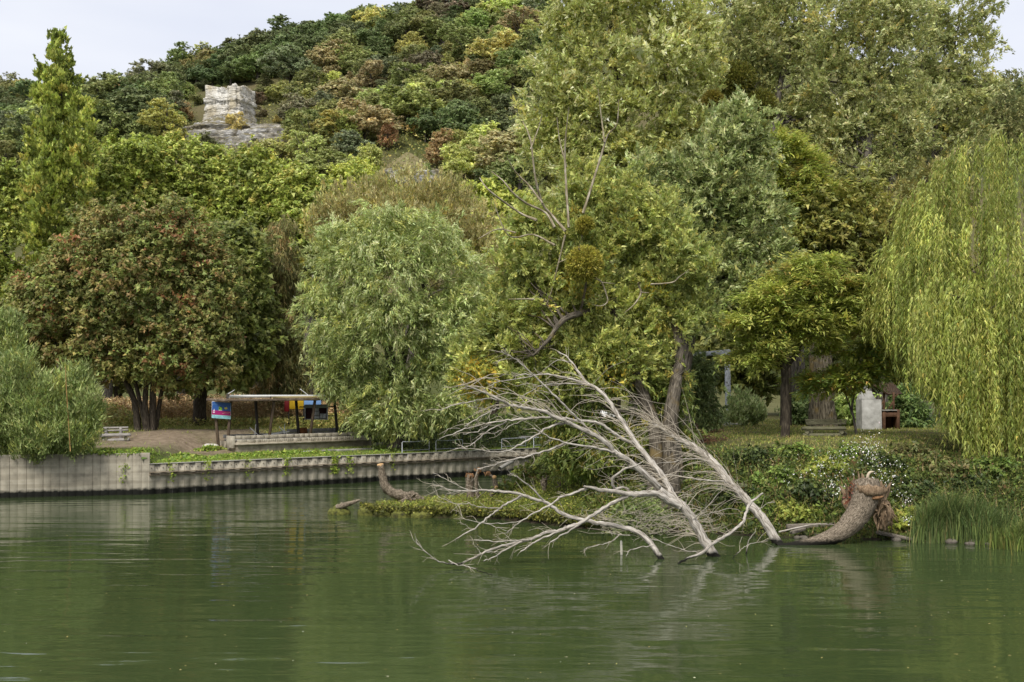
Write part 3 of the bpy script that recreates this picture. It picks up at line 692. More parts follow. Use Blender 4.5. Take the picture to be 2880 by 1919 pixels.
# a closed edge of trees along the crest
for px in np.arange(-10, 1500, 44):
    hill_tree(px + HR.uniform(-12, 12), skyline(px) + HR.uniform(14, 26), HR.uniform(8, 11.5), str(HR.choice(['dark', 'mid', 'brown'], p=[0.7, 0.2, 0.1])), wide=1.15)
for q in [(660, 396, 7.5, 'gold', 'bright yellow tree standing in front of the grey chalk ledges', 0.85, (196, 180, 62)),
          (345, 330, 10, 'gold', 'orange autumn tree on the skyline beside the tall poplar', 1.0, (176, 134, 58)),
          (520, 285, 6, 'mid', 'round light green tree just beside the chalk crag', 1.1, (122, 136, 62)),
          (508, 345, 6.5, 'gold', 'amber tinted tree below and beside the chalk crag', 1.0, (176, 146, 70)),
          (668, 236, 3.2, 'plum', 'plum red bush growing behind the top of the chalk crag', 1.2, (84, 58, 60)),
          (865, 425, 3.4, 'plum', 'dark crimson bush on the scrubby slope below the crag', 1.3, (74, 34, 46)),
          (935, 300, 11, 'lime', 'tall pale lime tree standing out against the dark wood', 1.0, (178, 186, 84)),
          (960, 430, 11, 'lime', 'tall column shaped yellow green tree under the hill wood', 0.8, (140, 152, 62)),
          (1308, 260, 9, 'gold', 'pale gold pointed tree high on the hillside', 0.7, (184, 164, 84)),
          (1182, 385, 5.5, 'gold', 'small bright yellow tree above the grassy knoll', 0.9, (204, 178, 66)),
          (1260, 480, 9.5, 'brown', 'ochre tree standing beside the grassy knoll', 1.0, (150, 124, 56)),
          (1254, 520, 5.5, 'mid', 'slim young poplar beside the pale outcrop', 0.55, (118, 136, 66)),
          (1206, 525, 4.8, 'mid', 'smaller slim poplar in front of the pale outcrop', 0.5, (112, 128, 60)),
          (1250, 395, 3.4, 'plum', 'deep plum bush among ochre trees above the knoll', 1.5, (80, 44, 48)),
          (1300, 395, 3.6, 'plum', 'wine red bush beside the willow top on the hill', 1.2, (88, 50, 50)),
          (1090, 425, 7, 'gold', 'rust and gold tree above the pale outcrop', 0.8, (168, 124, 62)),
          (780, 352, 3.0, 'lime', 'small yellow green bush on the bare slope beside the crag', 1.3, (158, 146, 70)),
          (575, 420, 4.2, 'grey', 'grey green shrub at the foot of the chalk ledges', 1.3, (112, 116, 78)),
          (720, 430, 3.8, 'grey', 'dull green shrub under the tilted grey ledge', 1.4, (104, 106, 70)),
          (800, 440, 4.0, 'brown', 'brownish shrub under the right end of the ledge', 1.4, (116, 104, 70)),
          (600, 330, 2.4, 'brown', 'scrubby bush at the foot of the crag face', 1.5, (116, 102, 62)),
          (725, 300, 4.5, 'brown', 'rust brown scrub beside the crag wall', 1.2, (120, 98, 62)),
          (750, 262, 5.5, 'grey', 'grey green scrub tree behind the crag', 1.3, (118, 122, 74)),
          (700, 235, 6.0, 'mid', 'olive green tree right behind the crag top', 1.3, (126, 130, 62)),
          (540, 240, 6.5, 'dark', 'dark tree on the slope behind the crag', 1.3, (76, 92, 48)),
          (820, 330, 7, 'mid', 'olive tree at the edge of the bare slope', 1.2, (122, 124, 60)),
          (870, 350, 6.5, 'lime', 'yellow green tree at the top edge of the scrub', 1.2, (156, 152, 70)),
          (890, 470, 5, 'brown', 'tawny scrub tree over the plane trees', 1.3, (132, 112, 70)),
          (548, 300, 4.2, 'mid', 'low green bush hugging the left foot of the crag', 1.3, (118, 122, 64)),
          (733, 335, 3.6, 'brown', 'low tawny bush on the bare slope close to the crag', 1.4, (124, 114, 70)),
          (742, 285, 5.0, 'mid', 'rounded olive bush right of the crag top', 1.3, (120, 124, 66)),
          (570, 262, 4.5, 'dark', 'dark bush peeping out behind the crag top', 1.3, (96, 106, 60)),
          (800, 290, 6.5, 'lime', 'pale lime bush above the bare slope', 1.3, (158, 162, 82)),
          (940, 480, 5, 'grey', 'grey olive scrub tree over the plane trees', 1.3, (112, 116, 70))]:
    hill_tree(q[0], q[1], q[2], q[3], q[4], q[5], q[6])
# trees that would read the same are told apart by their order from left to right
_same = {}
for o in COL.objects:
    if o.name.startswith('hillside_') and 'label' in o: _same.setdefault(o['label'], []).append(o)
for lb, os_ in _same.items():
    if len(os_) > 1:
        os_.sort(key=lambda q: q.location.x/q.location.y)
        nm_ = {2: ['leftmost', 'rightmost'], 3: ['leftmost', 'middle', 'rightmost'], 4: ['leftmost', 'left middle', 'right middle', 'rightmost']}.get(len(os_))
        if nm_:
            for q, w_ in zip(os_, nm_): q['label'] = w_ + ' ' + lb
# scrub that carpets the slope between the trees
r = rng(41); N = 60000
pxs, u = r.uniform(-20, 1600, N), r.random(N)
yy = r.uniform(215, 398, N); xx = (pxs-CX)/F*yy
pyy = HY - (hill_z(xx, yy)-CAMH)/yy*F
keep = ~((pxs > 555) & (pxs < 720) & (pyy > 200) & (pyy < 345))
cl = value_noise(xx[::12]*0.06, yy[::12]*0.06, 2.0, 1.0); cl = np.repeat(cl, 12)[:N]
keep &= cl > -0.25
xx, yy = xx[keep], yy[keep]; n = len(xx); hh = r.random(n)**0.9*(1.6+3.2*np.clip(cl[keep]+0.3, 0, 1))*np.where((pxs[keep] > 470) & (pxs[keep] < 860), 0.4, 1)
pos = np.stack([xx, yy, hill_z(xx, yy) + hh], -1); nrm = unit(r.normal(0, 1, (n, 3)) + [0, -0.3, 0.8]); ax = unit(np.cross(nrm, r.normal(0, 1, (n, 3))))
cols = pick_cols(r, n, [((112, 118, 60), 4), ((132, 128, 70), 2), ((92, 98, 54), 2), ((146, 142, 74), 1)], None, 0.25)
o = link('undergrowth', leaf_mesh('undergrowth', pos, ax, nrm, r.uniform(0.35, 0.7, n), r.uniform(0.3, 0.6, n), cols), mat=LEAF)
tag(o, 'low olive and tan scrub covering the hillside between the trees', 'scrub', kind='stuff')

# ---- tall poplar on the left
t = thing('poplar_tree', 'tall slender bright green poplar standing against the sky', 'tree')
d = 78.0; r = rng(11); lob = []
prof_y = [66, 100, 138, 207, 275, 367, 459, 551, 643, 740, 860]; lx = [170, 158, 128, 112, 92, 74, 66, 60, 72, 90, 110]; rx_ = [180, 186, 200, 212, 244, 262, 274, 276, 262, 250, 230]
for i in range(84):
    y = 78 + 780*r.random()**0.85
    a, b_ = np.interp(y, prof_y, lx), np.interp(y, prof_y, rx_); hw = (b_-a)/2
    w = min(30, 5+hw*0.32)*r.uniform(0.6, 1.15); x = (a+b_)/2 + (hw-w*0.7)*r.uniform(-1, 1)
    dd = d + math.sqrt(max(0, 1-((x-(a+b_)/2)/hw)**2))*r.uniform(-1, 1)*hw*d/F
    c = P(x, y+w, dd); lob.append((*c, w*d/F, w*d/F, w*2.9*d/F))
cen, out = crown(t, lob, 90000, 0.21, 0.16, 12, [((140, 152, 66), 4), ((168, 176, 86), 2.4), ((106, 118, 52), 4), ((166, 158, 76), 0.5)], 'up', 0.20, 0.34, 90, back=0.45, shell=(0.55, 1.05), rough=0)
gz = 2.6
wood(t, [([P(172, 1175, d)*[1, 1, 0] + [0, 0, gz-0.2], P(172, 900, d), P(168, 500, d), P(172, 90, d)], [0.45, 0.36, 0.22, 0.03])], cen, 60, 13, BARK_GREY, 0.06, up=2.0)

# ---- plane trees behind
PL = [((138, 150, 66), 4), ((164, 172, 90), 2), ((112, 124, 56), 3.5), ((156, 150, 74), 0.6)]
def plane(name, label, d, rows, n, seed, pal=PL, L=0.23, W=0.18, tx=None, base=None, group=None):
    t = thing(name, label, 'tree', group)
    lob = LB(d, *[(q[0], q[1]+(30 if 400 < q[0] < 800 else 18), *q[2:]) for q in rows])
    cen, out = crown(t, lob, int(n*1.25), L, W, seed, pal, 'broad', 0.33, 0.5, 100, back=0.15, shell=(0.66, 1.06))
    tx = tx or rows[0][0]; top = min(q[1] for q in rows)+20; g = 2.6 if base is None else base
    wood(t, [([P(tx, 1100, d)*[1, 1, 0] + [0, 0, g-0.3], P(tx+4, 900, d), P(tx-6, 700, d), P(tx, top+60, d)], [0.42, 0.36, 0.24, 0.05])], cen, 40, seed+1, BARK_GREY, 0.06)
    return t
plane('plane_tree', 'leafy plane tree rising right beside the tall poplar', 86, [(300, 560, 110, 150), (345, 455, 90, 85), (250, 500, 70, 90), (370, 600, 110, 150), (310, 720, 130, 120)], 52000, 31)
plane('plane_tree', 'broad plane tree below the chalk crag, the highest of the row', 89, [(510, 560, 120, 150), (520, 445, 95, 85), (430, 460, 70, 75), (600, 480, 80, 85), (560, 640, 130, 140)], 60000, 33)
plane('plane_tree', 'plane tree below the bare slope, next along from the highest one', 87, [(720, 570, 110, 140), (700, 475, 80, 75), (790, 530, 80, 85), (740, 680, 120, 120), (640, 560, 60, 120)], 52000, 35)
plane('plane_tree', 'smaller plane tree at the end of the row above the spruce', 85, [(865, 590, 75, 110), (850, 525, 55, 60), (905, 560, 45, 70), (850, 680, 90, 110)], 32000, 37)
plane('plane_tree', 'plane tree cut by the picture edge under the poplar', 84, [(20, 560, 50, 110), (40, 680, 60, 130), (-20, 640, 90, 160), (60, 800, 60, 90)], 30000, 39)
BR = [((160, 168, 74), 3), ((176, 182, 90), 2), ((126, 138, 60), 2)]
plane('plane_tree', 'bright lime plane tree above the tawny willow', 100, [(1000, 500, 60, 50), (1040, 540, 60, 55), (955, 540, 45, 50), (1000, 600, 90, 70)], 26000, 43, BR)
plane('plane_tree', 'bright lime plane tree glimpsed behind bare dead boughs', 96, [(1350, 545, 60, 45), (1420, 590, 75, 60), (1310, 600, 50, 60), (1400, 680, 90, 90)], 30000, 45, BR)

# ---- reddish brown maple with several stems, and its green neighbour
t = thing('maple_tree', 'spreading maple with reddish brown leaves and five stems from one foot', 'tree')
d = 62.5
lob = LB(d, (390, 830, 180, 165), (210, 870, 145, 135), (540, 850, 120, 150), (330, 715, 140, 105), (470, 690, 110, 90), (120, 890, 90, 120), (580, 940, 80, 110), (270, 965, 140, 95), (450, 985, 150, 95), (85, 960, 60, 85), (550, 740, 80, 80), (215, 760, 90, 70))
MP = [((118, 120, 66), 5), ((126, 110, 68), 2.4), ((142, 136, 80), 1.8), ((130, 92, 60), 0.4), ((108, 120, 62), 6)]
cen, out = crown(t, lob, 150000, 0.165, 0.13, 52, MP, 'broad', 0.30, 0.45, 110, back=0.25, shell=(0.55, 1.06), rough=6,
                 tips=[((130, 84, 54), P(195, 900, d)[0], P(195, 900, d)[2], 1.3, 0.12), ((132, 88, 56), P(545, 640, d)[0], P(545, 640, d)[2], 1.2, 0.14), ((132, 88, 58), P(250, 740, d)[0], P(250, 740, d)[2], 1.3, 0.1)])
zb = quay_at(P(430, 1, d)[0], d)-0.1
def foot(px, d, z): q = P(px, 1000, d); q[2] = z; return q
wood(t, [([foot(388, d, zb), P(378, 1130, d), P(345, 1060, d), P(290, 980, d), P(220, 880, d)], [0.20, 0.16, 0.14, 0.11, 0.05]),
         ([foot(412, d, zb), P(398, 1150, d), P(382, 1080, d), P(360, 980, d), P(330, 820, d)], [0.16, 0.12, 0.11, 0.09, 0.04]),
         ([foot(415, d-.2, zb), P(408, 1140, d-.2), P(412, 1070, d-.2), P(420, 950, d-.2), P(430, 760, d)], [0.18, 0.15, 0.14, 0.11, 0.04]),
         ([foot(428, d, zb), P(430, 1140, d), P(434, 1070, d), P(470, 960, d), P(520, 800, d)], [0.2, 0.17, 0.16, 0.12, 0.05]),
         ([foot(436, d+.3, zb), P(448, 1140, d+.3), P(464, 1070, d+.3), P(520, 970, d+.3), P(590, 880, d)], [0.15, 0.12, 0.11, 0.09, 0.04])], cen, 90, 53, BARK_BROWN, 0.07)
t = thing('maple_tree', 'dark green maple between the reddish maple and the drooping spruce', 'tree')
d = 67.0
lob = LB(d, (640, 790, 80, 130), (680, 920, 80, 130), (640, 1010, 90, 65), (690, 720, 50, 70))
cen, out = crown(t, lob, 52000, 0.22, 0.18, 56, [((110, 120, 60), 4), ((132, 140, 72), 2), ((90, 100, 52), 2)], 'broad', 0.4, 0.5, 110)
wood(t, [([foot(560, d, 2.4), P(568, 1090, d), P(600, 1000, d), P(640, 820, d)], [0.42, 0.34, 0.25, 0.08])], cen, 40, 57, BARK_BROWN)

# ---- drooping spruce
t = thing('spruce_tree', 'dull olive spruce with hanging twigs and tan cones behind the shelter', 'tree')
d = 70.0; r = rng(61); lob = []
for i in range(60):
    y = 640 + 470*r.random(); hw = np.interp(y, [630, 700, 850, 1000, 1110], [8, 34, 62, 85, 95]); x = 790 + hw*r.uniform(-1, 1)*0.8
    lob.append((*P(x, y, d + r.uniform(-1.3, 1.3)), 20*d/F, 0.45, 34*d/F))
cen, out = crown(t, lob, 46000, 0.26, 0.055, 62, [((108, 108, 62), 4), ((126, 120, 74), 2), ((88, 92, 54), 2), ((168, 144, 100), 0.6)], 'weepy', 0.2, 0.55, 90, back=0.7)
wood(t, [([foot(790, d, 2.4), P(790, 1000, d), P(790, 660, d)], [0.28, 0.2, 0.03])], cen, 40, 63, BARK_BROWN)

# ---- silver willow beside the shelter
SW = [((150, 162, 106), 4), ((176, 186, 136), 2), ((122, 134, 78), 3), ((160, 164, 92), 1.4)]
t = thing('willow_tree', 'round silvery green willow standing at the end of the shelter', 'tree')
d = 61.0
lob = LB(d, (1110, 790, 175, 150), (1000, 760, 120, 130), (1225, 800, 130, 150), (1110, 690, 130, 95), (955, 890, 95, 125), (1265, 930, 105, 140), (1110, 960, 170, 150), (1010, 690, 80, 70), (1200, 690, 90, 80), (985, 1030, 80, 80), (1230, 1070, 110, 100), (1100, 1110, 110, 80), (1180, 1150, 90, 60), (1040, 1130, 60, 60))
cen, out = crown(t, lob, 160000, 0.205, 0.058, 72, SW, 'willow', 0.27, 0.55, 120, LEAF_SILVER, back=0.2, shell=(0.55, 1.08), K=6, rough=7)
wood(t, [([foot(1112, d, 1.6), P(1113, 1190, d), P(1110, 1100, d), P(1090, 950, d), P(1060, 780, d)], [0.46, 0.38, 0.36, 0.25, 0.06]),
         ([P(1110, 1110, d), P(1140, 980, d), P(1190, 820, d)], [0.3, 0.2, 0.05])], cen, 70, 73, BARK_GREY)
# ---- tawny willow behind it
t = thing('willow_tree', 'tawny olive willow thicket rising behind the silvery willow', 'tree')
d = 76.0
lob = LB(d, (1140, 555, 110, 70), (1050, 570, 70, 60), (1230, 580, 90, 75), (960, 640, 75, 60), (1310, 640, 80, 80), (1120, 650, 200, 90), (1390, 720, 50, 90), (915, 650, 45, 50), (1300, 740, 120, 120))
cen, out = crown(t, lob, 66000, 0.20, 0.075, 76, [((154, 148, 100), 4), ((172, 166, 120), 2), ((130, 130, 80), 3), ((164, 156, 90), 1)], 'up', 0.35, 0.5, 100, back=0.15)
wood(t, [([foot(1150, d, 2.5), P(1150, 900, d), P(1140, 600, d)], [0.4, 0.3, 0.05])], cen, 50, 77, BARK_GREY)

# ---- yellowing willow on the spit, with dead bare boughs and mistletoe
YW = [((148, 154, 80), 4), ((170, 174, 100), 2.4), ((124, 134, 70), 4), ((184, 170, 84), 0.25), ((142, 152, 94), 3)]
t = thing('willow_tree', 'yellowing willow on the mossy spit behind the dead fallen branches', 'tree')
d = 41.5
lob = LB(d, (1560, 860, 130, 100), (1430, 930, 100, 90), (1360, 1010, 75, 80), (1330, 1060, 55, 70), (1470, 1060, 110, 75), (1700, 880, 110, 110), (1800, 830, 90, 100), (1900, 760, 90, 100), (1560, 700, 130, 85), (1460, 760, 70, 70), (1720, 730, 90, 80), (1620, 980, 120, 80), (1760, 1010, 120, 90), (1865, 915, 60, 80), (1560, 610, 80, 60), (1650, 600, 80, 80), (1780, 660, 90, 70), (1420, 850, 50, 70), (1640, 1050, 110, 50), (1640, 500, 60, 55), (1740, 570, 75, 65), (1850, 640, 75, 65), (1495, 650, 55, 50), (1950, 860, 50, 60))
cen, out = crown(t, lob, 172000, 0.135, 0.07, 82, YW, 'airy', 0.19, 0.38, 120, back=0.25, shell=(0.42, 1.12), K=6, rough=7,
                 tips=[((206, 174, 66), P(1345, 1075, d)[0], P(1345, 1075, d)[2], 0.9, 0.4), ((206, 180, 70), P(1600, 790, d)[0], P(1600, 790, d)[2], 0.8, 0.12), ((204, 176, 66), P(1720, 1060, d)[0], P(1720, 1060, d)[2], 0.7, 0.2), ((198, 172, 66), P(1830, 820, d)[0], P(1830, 820, d)[2], 0.6, 0.15)])
lob = LB(d, (1600, 1200, 55, 60), (1615, 1150, 55, 50), (1760, 1240, 70, 50), (1640, 1270, 70, 40), (1840, 1110, 50, 60), (1900, 1090, 36, 50), (1905, 1230, 30, 50))
crown(t, lob, 36000, 0.17, 0.055, 84, [((112, 124, 60), 4), ((92, 106, 52), 3), ((160, 152, 72), 1)], 'willow', 0.24, 0.42, 110, name='low_foliage', shell=(0.3, 1.05))
zb = float(bank_at(P(1890, 1, 39.6)[0], 39.6))-0.2
tr = [([foot(1885, 39.6, zb), P(1888, 1360, 39.8), P(1884, 1200, 40.2), P(1900, 1080, 40.6), P(1912, 1000, 41), P(1890, 880, 41.3), P(1830, 760, 41.5), P(1760, 600, 41.5)], [0.40, 0.31, 0.27, 0.22, 0.18, 0.15, 0.11, 0.04]),
      ([foot(1840, 40.0, zb), P(1845, 1330, 40.2), P(1840, 1200, 40.6), P(1790, 1060, 41), P(1740, 920, 41.3), P(1690, 760, 41.5), P(1672, 690, 41.5), P(1660, 640, 41.5), P(1640, 598, 41.4), P(1618, 536, 41.4)], [0.36, 0.29, 0.24, 0.18, 0.14, 0.12, 0.11, 0.09, 0.07, 0.03]),
      ([P(1740, 920, 41.3), P(1681, 882, 40.9), P(1641, 880, 40.4), P(1595, 894, 40.0), P(1568, 918, 39.8), P(1542, 957, 39.7), P(1500, 1000, 39.6)], [0.13, 0.13, 0.12, 0.105, 0.09, 0.07, 0.03]),
      ([foot(1915, 40.5, zb+0.2), P(1905, 1280, 40.6), P(1893, 1120, 41), P(1915, 900, 41.6), P(1940, 760, 42)], [0.2, 0.17, 0.14, 0.10, 0.04])]
wood(t, tr, cen, 110, 85, BARK_LICHEN, 0.05)
dead = Tubes(); r = rng(86)
for row in [[(1560, 640, 5), (1535, 599, 4.5), (1482, 573, 4), (1446, 546, 3.4), (1416, 510, 2.6), (1383, 483, 1.5)], [(1510, 620, 5), (1469, 603, 4.2), (1429, 576, 3.8), (1393, 550, 3.4), (1366, 526, 2.8), (1349, 500, 1.6)],
            [(1590, 650, 6), (1552, 605, 5), (1525, 572, 4.4), (1505, 497, 3.8), (1492, 394, 3), (1470, 340, 1.5)], [(1525, 572, 4), (1489, 523, 3.6), (1449, 483, 2.4), (1425, 440, 1.2)], [(1492, 420, 2.6), (1515, 360, 2), (1525, 320, 1)],
            [(1600, 640, 5), (1590, 480, 4), (1590, 400, 3), (1600, 300, 1.2)], [(1594, 470, 3), (1575, 400, 2.4), (1566, 330, 1.4)], [(1640, 600, 5), (1690, 440, 4), (1710, 380, 3), (1735, 350, 2.4), (1740, 280, 1.2)], [(1700, 400, 3), (1690, 320, 2), (1682, 250, 1)],
            [(1560, 690, 4), (1500, 660, 3), (1450, 668, 2.4), (1420, 650, 2), (1385, 560, 1)], [(1450, 655, 3), (1400, 645, 2.4), (1345, 672, 1.2)],
            [(1660, 630, 4), (1641, 649, 3.6), (1627, 699, 3.4), (1600, 725, 2.8), (1568, 740, 1.5)], [(1627, 699, 3), (1645, 728, 2.4), (1640, 748, 1.2)], [(1670, 780, 4), (1692, 795, 3.2), (1706, 830, 3), (1708, 850, 2.6), (1690, 861, 2), (1655, 854, 1)], [(1692, 795, 2.4), (1728, 798, 1.2)],
            [(1800, 795, 4), (1795, 800, 4), (1803, 823, 3.4), (1785, 855, 2.6), (1757, 880, 1.2)], [(1803, 823, 2.6), (1825, 824, 1.4)], [(1830, 800, 3), (1890, 795, 2.6), (1910, 780, 2), (1940, 758, 1)],
            [(1590, 660, 3.6), (1540, 850, 1.6), (1500, 842, 3), (1430, 842, 1.2)]]:
    dd = 39.3 + r.uniform(-0.6, 0.5)
    pts_ = [P(a, b_, dd + 0.35*math.sin(i*1.3)) for i, (a, b_, w) in enumerate(row)]; p, q = smooth_path(pts_, [w*dd/F*0.8 for a, b_, w in row], sub=4); dead.add(p, q, 5, 0.05, r, cap=False)
dead.build('dead_boughs', bark_mat('bare_bough', (0.14, 0.11, 0.06), (0.32, 0.27, 0.18), (0.55, 0.50, 0.42), 18, 0.4), t)
def mistletoe(label, px, py, rad, d, seed, pal=[((140, 136, 50), 3), ((162, 156, 66), 2), ((112, 110, 40), 3)], n=6500, sz=0.115):
    tt = thing('mistletoe', label, 'mistletoe'); c = P(px, py, d); R = rad*d/F; r = rng(seed)
    u_ = unit(r.normal(0, 1, (n, 3))); rr_ = R*r.random(n)**0.38; pos = c + u_*rr_[:, None]*[1, 1, 0.95]
    ax = unit(u_ + 0.8*unit(r.normal(0, 1, (n, 3)))); nrm = unit(r.normal(0, 1, (n, 3)))
    link('leaf_ball', leaf_mesh('leaf_ball', pos, ax, nrm, np.full(n, sz), np.full(n, sz*0.45), pick_cols(r, n, pal)), tt, LEAF)
    tb = Tubes()
    for k in range(26):
        e = c + unit(r.normal(0, 1, 3))*R*0.9; p, q = smooth_path([c, (c+e)/2 + r.normal(0, 0.08*R, 3), e], [0.02, 0.014, 0.006], sub=2); tb.add(p, q, 4, cap=False)
    tag(tb.build('stems', BARK_BROWN, tt), kind='stuff')
mistletoe('round yellow green mistletoe ball in the middle of the yellowing willow', 1644, 742, 52, 39.2, 88)
mistletoe('small mistletoe tuft on the upright bough over the large mistletoe ball', 1645, 634, 24, 39.8, 89, n=3500)

# ---- tall pale leaved willow behind the spit
t = thing('willow_tree', 'very tall pale green willow reaching the top of the picture', 'tree')
d = 54.0
lob = LB(d, (1700, 230, 140, 130), (1580, 180, 85, 95), (1830, 170, 130, 120), (1545, 330, 75, 90), (1660, 380, 120, 100), (1800, 350, 130, 110), (1920, 290, 90, 110), (1700, 90, 130, 90), (1850, 40, 120, 80), (1590, 480, 80, 90), (1760, 500, 130, 100), (1900, 440, 90, 100), (1640, 20, 90, 70), (1740, -60, 150, 90), (1960, 160, 70, 100), (1520, 420, 50, 80), (1620, 560, 90, 80), (1770, 620, 120, 80), (1890, 570, 90, 90), (1700, 660, 90, 60), (1850, 720, 100, 90, -4), (1950, 650, 80, 90, -4), (1960, 400, 70, 80), (1760, 740, 90, 60, -4))
cen, out = crown(t, lob, 182000, 0.165, 0.085, 92, [((158, 164, 104), 4), ((188, 192, 142), 2), ((138, 144, 76), 4), ((178, 172, 98), 0.6)], 'airy', 0.30, 0.5, 110, LEAF_SILVER, back=0.15, shell=(0.52, 1.08), K=6)
wood(t, [([foot(1800, d, 2.6), P(1805, 1000, d), P(1790, 700, d), P(1760, 450, d), P(1720, 100, d)], [0.6, 0.5, 0.4, 0.25, 0.05]), ([P(1790, 700, d), P(1860, 450, d), P(1900, 150, d)], [0.3, 0.2, 0.05])], cen, 80, 93, BARK_GREY, 0.07)
# ---- blue green willow
t = thing('willow_tree', 'dense blue green willow beside the tall pale one', 'tree')
d = 49.0
lob = LB(d, (2030, 520, 110, 110), (1860, 640, 90, 90), (1820, 540, 70, 80), (2080, 350, 55, 60), (2060, 420, 80, 80), (1960, 560, 100, 120), (2000, 680, 120, 120), (2110, 640, 95, 110), (2150, 760, 80, 90), (1940, 720, 80, 110), (2040, 805, 130, 105), (1940, 840, 85, 68), (2110, 840, 70, 48), (1890, 560, 60, 100))
cen, out = crown(t, lob, 145000, 0.155, 0.08, 96, [((136, 146, 94), 4), ((166, 174, 126), 1.8), ((108, 120, 70), 4), ((150, 150, 86), 0.5)], 'airy', 0.25, 0.45, 120, LEAF_SILVER, back=0.2, shell=(0.55, 1.08), K=6)
wood(t, [([foot(1918, d, 2.6), P(1922, 1050, d), P(1970, 800, d), P(2030, 500, d)], [0.34, 0.30, 0.22, 0.06]), ([P(1950, 900, d), P(1960, 700, d), P(1940, 560, d)], [0.2, 0.14, 0.05])], cen, 70, 97, BARK_GREY)

# ---- robinias with feathery flat sprays
RB = [((150, 158, 78), 4), ((132, 146, 72), 3), ((174, 176, 92), 1.8), ((160, 146, 80), 0.4)]
t = thing('robinia_tree', 'feathery yellow green robinia top showing above the blue green willow', 'tree')
d = 57.0
lob = LB(d, (2170, 430, 80, 50), (2230, 470, 70, 45), (2280, 560, 70, 50), (2230, 560, 70, 60), (2290, 640, 70, 50), (2230, 670, 70, 60), (2190, 760, 80, 60), (2260, 730, 60, 40))
cen, out = crown(t, lob, 52000, 0.22, 0.085, 102, RB, 'frond', 0.30, 0.75, 130, shell=(0.5, 1.1), flat=0.35, K=6)
wood(t, [([foot(2210, d, 2.8), P(2210, 1000, d), P(2200, 700, d), P(2190, 440, d)], [0.3, 0.24, 0.15, 0.04])], cen, 50, 103, BARK_BROWN)
t = thing('robinia_tree', 'robinia with a forked dark trunk on the lawn between willow and bench', 'tree')
d = 46.0
lob = LB(d, (2200, 830, 95, 24), (2300, 795, 90, 22), (2390, 835, 80, 20), (2150, 895, 85, 26), (2265, 885, 105, 24), (2385, 895, 90, 20), (2150, 965, 65, 24), (2440, 815, 60, 18), (2120, 1000, 50, 26), (2300, 735, 55, 20), (2230, 770, 60, 18), (2260, 935, 70, 16))
cen, out = crown(t, lob, 56000, 0.185, 0.07, 106, RB, 'frond', 0.24, 0.62, 130, shell=(0.4, 1.1), flat=0.22, K=6, rough=2)
zb = float(bank_at(P(2205, 1, d)[0], d))-0.1
wood(t, [([foot(2208, d, zb), P(2210, 1180, d), P(2208, 1060, d), P(2203, 1020, d), P(2196, 930, d), P(2200, 830, d)], [0.20, 0.165, 0.155, 0.15, 0.09, 0.03]),
         ([P(2206, 1040, d), P(2245, 985, d), P(2258, 940, d), P(2270, 850, d)], [0.11, 0.10, 0.085, 0.03])], cen, 60, 107, BARK_BROWN)
t = thing('robinia_sapling', 'young robinia with low spreading fronds over the log bench and barbecue', 'tree')
d = 47.0
lob = LB(d, (2330, 1058, 60, 12), (2270, 1066, 50, 10), (2400, 1052, 60, 14), (2440, 1040, 60, 14), (2370, 985, 50, 14), (2450, 1000, 60, 20), (2320, 1084, 40, 7), (2490, 970, 60, 22))
cen, out = crown(t, lob, 15000, 0.20, 0.085, 110, [((150, 160, 74), 4), ((126, 148, 82), 3), ((176, 164, 70), 1), ((164, 130, 76), 0.4)], 'frond', 0.20, 0.6, 120, shell=(0.4, 1.1), flat=0.3, K=6, rough=0)
zb = float(bank_at(P(2405, 1, d)[0], d))-0.1
wood(t, [([foot(2410, d, zb), P(2402, 1180, d), P(2396, 1150, d), P(2404, 1100, d), P(2412, 1040, d)], [0.06, 0.05, 0.05, 0.04, 0.02]), ([P(2396, 1160, d), P(2386, 1130, d), P(2372, 1090, d), P(2360, 1050, d)], [0.04, 0.04, 0.03, 0.015])], cen, 26, 111, BARK_GREY, 0.03)

# ---- tall airy willows along the right
TW = [((146, 150, 96), 4), ((174, 178, 130), 2), ((120, 128, 76), 4), ((164, 154, 86), 0.4)]
def tall(label, d, rows, trunks, n, seed, pal=TW, shell=(0.58, 1.06), nb=90):
    t = thing('willow_tree', label, 'tree')
    cen, out = crown(t, LB(d, *rows), int(n*0.95), 0.165, 0.085, seed, pal, 'airy', 0.30, 0.48, 100, LEAF_SILVER, back=0.3, shell=shell, K=6)
    wood(t, trunks, cen, nb, seed+1, BARK_GREY, 0.08, up=1.0)
tall('tall airy willow with dark mistletoe beside the pale willow', 66, [(2080, 90, 110, 100), (2180, 130, 110, 100), (2230, 50, 100, 90), (2120, 10, 110, 80), (2060, 200, 80, 80), (2230, 240, 90, 90), (2320, 330, 80, 90), (2250, -40, 100, 60), (2210, 380, 90, 80)],
     [([foot(2240, 65, 2.8), P(2235, 900, 65), P(2180, 500, 65), P(2130, 300, 64.6), P(2060, 90, 65.6)], [0.5, 0.42, 0.3, 0.2, 0.05]), ([P(2180, 500, 64), P(2190, 260, 64.8), P(2250, 60, 66)], [0.25, 0.18, 0.05])], 92000, 121)
tall('tall willow with a pale trunk in the middle of the airy group', 62, [(2420, 150, 110, 100), (2350, 250, 90, 100), (2460, 280, 100, 110), (2400, 400, 110, 100), (2500, 420, 90, 90), (2440, 520, 100, 80), (2350, 60, 90, 80), (2470, 60, 100, 80), (2560, 330, 70, 90), (2320, 520, 80, 100)],
     [([foot(2440, 60, 2.8), P(2440, 900, 60), P(2432, 600, 60.2), P(2440, 450, 60.6), P(2450, 250, 61.5), P(2440, 60, 62)], [0.46, 0.38, 0.30, 0.24, 0.15, 0.05]), ([P(2440, 800, 60), P(2492, 620, 60.2), P(2512, 500, 60.8), P(2560, 260, 62)], [0.26, 0.22, 0.18, 0.05])], 105000, 123)
